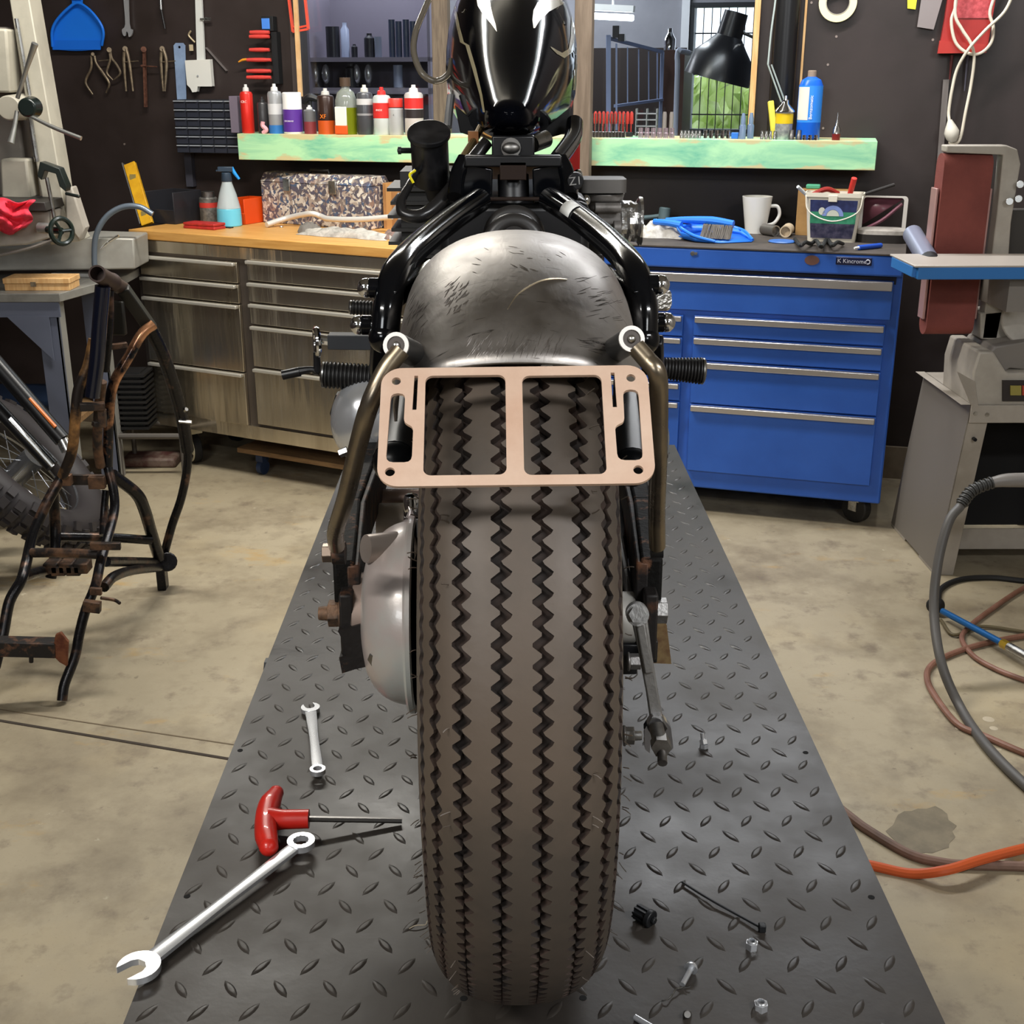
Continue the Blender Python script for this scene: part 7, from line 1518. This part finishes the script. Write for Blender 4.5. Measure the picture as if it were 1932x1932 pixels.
m.cyl(AY(-60, 625, 3.9), AY(118, 830, 3.8), .026, n=16); m.cyl(AY(-80, 690, 3.9), AY(98, 880, 3.8), .022, n=16); obj('fork_leg', m, black_satin, t)
m = MB(); m.cyl(AY(56, 752, 3.82), AY(105, 806, 3.79), .006, n=8); obj('orange_strip', m, mat('strip_orange', '#d8722c', .4), t)
m = MB(); m.cyl(AY(118, 830, 3.8), AY(128, 850, 3.79), .02, n=12); m.tube([AY(18, 790, 3.8), AY(60, 835, 3.79), AY(100, 880, 3.78)], .008, n=8); obj('brake_caliper', m, steel, t)
# ================================================================== loose things on the lift table
def spanner(A, B, L, sw, rr, jr, th, name, label, ringpts=12, flip=1, tilt=.0, text=None):
    """A = ring end centre, B = open end centre (both on the table)"""
    A, B = V(A), V(B); x = (B - A).normalized(); y = V((-x.y, x.x, 0)).normalized(); z = x.cross(y); L = (B - A).length
    o_ = (A + B) / 2; T = frame(V((0, 0, 0)), x, y, z); T.translation = A
    t = thing(name, label, 'spanner', V((o_.x, o_.y, PZ)), math.atan2(x.y, x.x))
    m = MB(); hole = [(rr * .62 * (1 if k % 2 else .9) * math.cos(2 * math.pi * k / (ringpts * 2)), rr * .62 * (1 if k % 2 else .9) * math.sin(2 * math.pi * k / (ringpts * 2))) for k in range(ringpts * 2)]
    m.shape([circ(0, 0, rr, 30), hole], th * 1.25, T @ Matrix.Translation((0, 0, th * .9 + tilt))); obj('ring_end', m, tool_chrome, t, bev=.0006)
    m = MB(); n_ = 8; h0, h1 = th * .9 + tilt, th * .62
    rings = []
    for i in range(n_ + 1):
        u = i / n_; xx = rr * .85 + (L - jr * .8 - rr * .85) * u; w_ = sw * (.5 + .06 * math.cos(2 * math.pi * u) + .08 * u); zc = h0 + (h1 - h0) * u
        rings.append([T @ V((xx, sy * w_, zc + sz * th * (.36 if abs(sy) == 1 else .5))) for sy, sz in ((-1, -1), (-.5, -1), (.5, -1), (1, -1), (1, 1), (.5, 1), (-.5, 1), (-1, 1))])
    m.loft(rings); obj('shank', m, tool_chrome, t)
    a = .26 * flip
    ja = math.radians(15) * flip
    P = []
    jw = jr * .52
    for k in range(25):
        an = math.radians(38) + (2 * math.pi - math.radians(76)) * k / 24
        P.append((jr * math.cos(an), jr * math.sin(an)))
    P += [(jr * .86, -jw), (jr * .1, -jw), (-jr * .2, -jw * .7), (-jr * .32, 0), (-jr * .2, jw * .7), (jr * .1, jw), (jr * .86, jw)]
    ca, sa = math.cos(ja), math.sin(ja)
    P = [(p[0] * ca - p[1] * sa, p[0] * sa + p[1] * ca) for p in P]
    m = MB(); m.shape([P], th * 1.15, T @ Matrix.Translation((L, 0, th * .62))); obj('open_end', m, tool_chrome, t, bev=.0006)
    if text:
        ti = T @ Matrix.Rotation(math.pi, 4, 'Z')
        m = MB(); m.text(text[0], sw * .62, .0004, T @ Matrix.Translation((L * .48, 0, th * 1.28 + .0002)) @ Matrix.Rotation(math.pi, 4, 'Z')); m.text(text[1], sw * .6, .0004, T @ Matrix.Translation((L * .82, 0, th * 1.16)) @ Matrix.Rotation(math.pi, 4, 'Z')); obj('raised_lettering', m, steel, t)
    return t
G = lambda x, y, z=0: AZ(x, y, PZ + z)
spanner(G(569, 1604, .004), G(263, 1832, .004), 0, .0135, .0150, .0205, .006, 'large_spanner', 'long chrome combination spanner lying across the lift table below the red handle', flip=-1, text=('SIDCHROME', '21mm'), tilt=.004)
spanner(G(600, 1464, .003), G(586, 1341, .003), 0, .0115, .0095, .0125, .005, 'small_spanner', 'small chrome combination spanner lying upright near the left of the tyre', flip=1, tilt=.003)
# T handle
t = thing('red_t_handle', 'red T handled hex key lying on the lift table between two spanners', 'hex key', G(540, 1560))
th_m = mat('t_handle_red', '#d3281c', .35, col2='#c22419', scale=12, coat=.3)
m = MB(); P = [G(521, 1496, .022), G(508, 1520, .02), G(502, 1548, .018), G(502, 1575, .018), G(507, 1597, .018)]; m.tube(P, [.0085, .0125, .0128, .0125, .0125, .0105], n=16, k=8); m.sph(P[0], .0088); m.sph(P[-1], .0108)
m.tube([G(508, 1546, .018), G(535, 1546, .018), G(583, 1545, .018)], [.014, .0112, .0108], n=16, k=6); obj('grip', m, th_m, t)
m = MB(); m.tube([G(519, 1500, .022), G(526, 1492, .023)], [.0022, .002], n=6); m.cyl(G(583, 1545, .018), G(758, 1548, .005), .0033, n=6); obj('hex_shaft', m, mat('shaft_steel', '#6c6a68', .3, .9), t)
# small hardware
def nut(p, r, h, label, rot=0):
    m = MB(); hexo = [(r * math.cos(math.pi / 3 * k + rot), r * math.sin(math.pi / 3 * k + rot)) for k in range(6)]; m.shape([hexo, circ(0, 0, r * .55, 16)], h, Matrix.Translation(V(p) + V((0, 0, h / 2)))); m.lathe([(r * .85, h * .95), (r * .7, h * 1.25), (r * .5, h * 1.3)], p, n=18, caps=False); return one('lock_nut', m, tool_chrome, label, 'nut', bev=.0004)
nut(G(1418, 1789), .0062, .0072, 'small lock nut below the cable tie on the lift table', .2); nut(G(1435, 1904), .0066, .0068, 'small lock nut nearest the bottom edge of the photo', .5)
m = MB(); p = G(1328, 1411); m.cyl(p + V((0, 0, .005)), p + V((-.001, .003, .0105)), .0055, n=6); m.cyl(p + V((0, 0, .005)), p + V((0, -.001, .0)), .0058, n=6); m.cyl(p + V((-.001, .003, .009)), p + V((-.002, .006, .018)), .0028, n=10); one('short_stud', m, tool_chrome, 'short bolt with nut standing on the lift table right of the brake clevis', 'bolt', bev=.0003)
t = thing('small_bolt', 'small bright round headed bolt lying on the lift table at lower right', 'bolt', G(1297, 1842))
a, b = G(1305, 1824, .0062), G(1287, 1858, .003); d = (b - a).normalized(); m = MB(); m.lathe([(.001, -.003), (.005, -.002), (.0068, .001), (.0068, .003), (.003, .003)], a, d, 18); obj('head', m, tool_chrome, t); m = MB(); m.cyl(a, b, .0029, n=12); obj('shank', m, tool_chrome, t)
m = MB(); m.tube([G(1248, 1889, .002), G(1259, 1886, .003), G(1268, 1878, .002), (G(1276, 1866, .004)), G(1288, 1864, .002), G(1302, 1861, .003)], .0007, n=5, k=4); one('swarf_curl', m, steel, 'thin bright metal shaving below the small bolt', 'shaving')
m = MB(); m.cyl(G(1297, 1914), G(1297, 1914, .007), .0042, .003, n=12); one('grey_grub_screw', m, dull_steel, 'tiny grey grub screw at the bottom near the metal shaving', 'screw')
m = MB(); m.cyl(G(1198, 1919, .003), G(1250, 1950, .003), .003, n=12); one('steel_pin', m, tool_chrome, 'steel pin half outside the bottom edge of the photo', 'pin')
t = thing('cable_tie', 'thin black cable tie lying on the lift table right of the tyre', 'cable tie', G(1380, 1710))
m = MB(); m.tube([G(1287, 1664, .003), G(1312, 1680, .003), G(1345, 1700, .004), G(1390, 1725, .003), G(1434, 1749, .004)], .0014, n=6, k=6); obj('strap', m, black_plastic, t); m = MB(); m.box(G(1438, 1750, .0045), (.007, .007, .008)); obj('locking_head', m, black_plastic, t, bev=.001)
t = thing('black_ribbed_knob', 'small black ribbed plug lying beside the right of the tyre', 'plug', G(1215, 1727))
a, b = G(1200, 1718, .009), G(1226, 1733, .008); d = (b - a).normalized(); x_, y_, _ = basis(d); m = MB(); m.cyl(a, a + d * .014, .006, n=14)
for k in range(9): an = 2 * math.pi * k / 9; m.box(a + d * .007 + (x_ * math.cos(an) + y_ * math.sin(an)) * .0068, (.0022, .0022, .014), Matrix((x_, y_, d)).transposed())
obj('ribs', m, black_plastic, t); m = MB(); m.cyl(a + d * .014, a + d * .02, .0092, n=18); m.cyl(a + d * .02, a + d * .024, .004, n=6); obj('collar', m, black_plastic, t, bev=.001)
m = MB(); m.tube([G(772, 1752, .001), G(785, 1746, .003), G(802, 1745, .002), G(806, 1738, .003)], .0006, n=5); one('rubber_sliver', m, mat('sliver', '#a69a86', .6), 'pale sliver lying beside the lower left of the tyre', 'shaving')
m = MB(); c = AZ(501, 1243, PZ); m.box(c + V((.001, 0, -.012)), (.008, .03, .02), taper=.5); one('lift_release_tab', m, black_satin, 'small black tab at the left rim of the lift table', 'tab')
RD = random.Random(31)
for k in range(14):
    pass
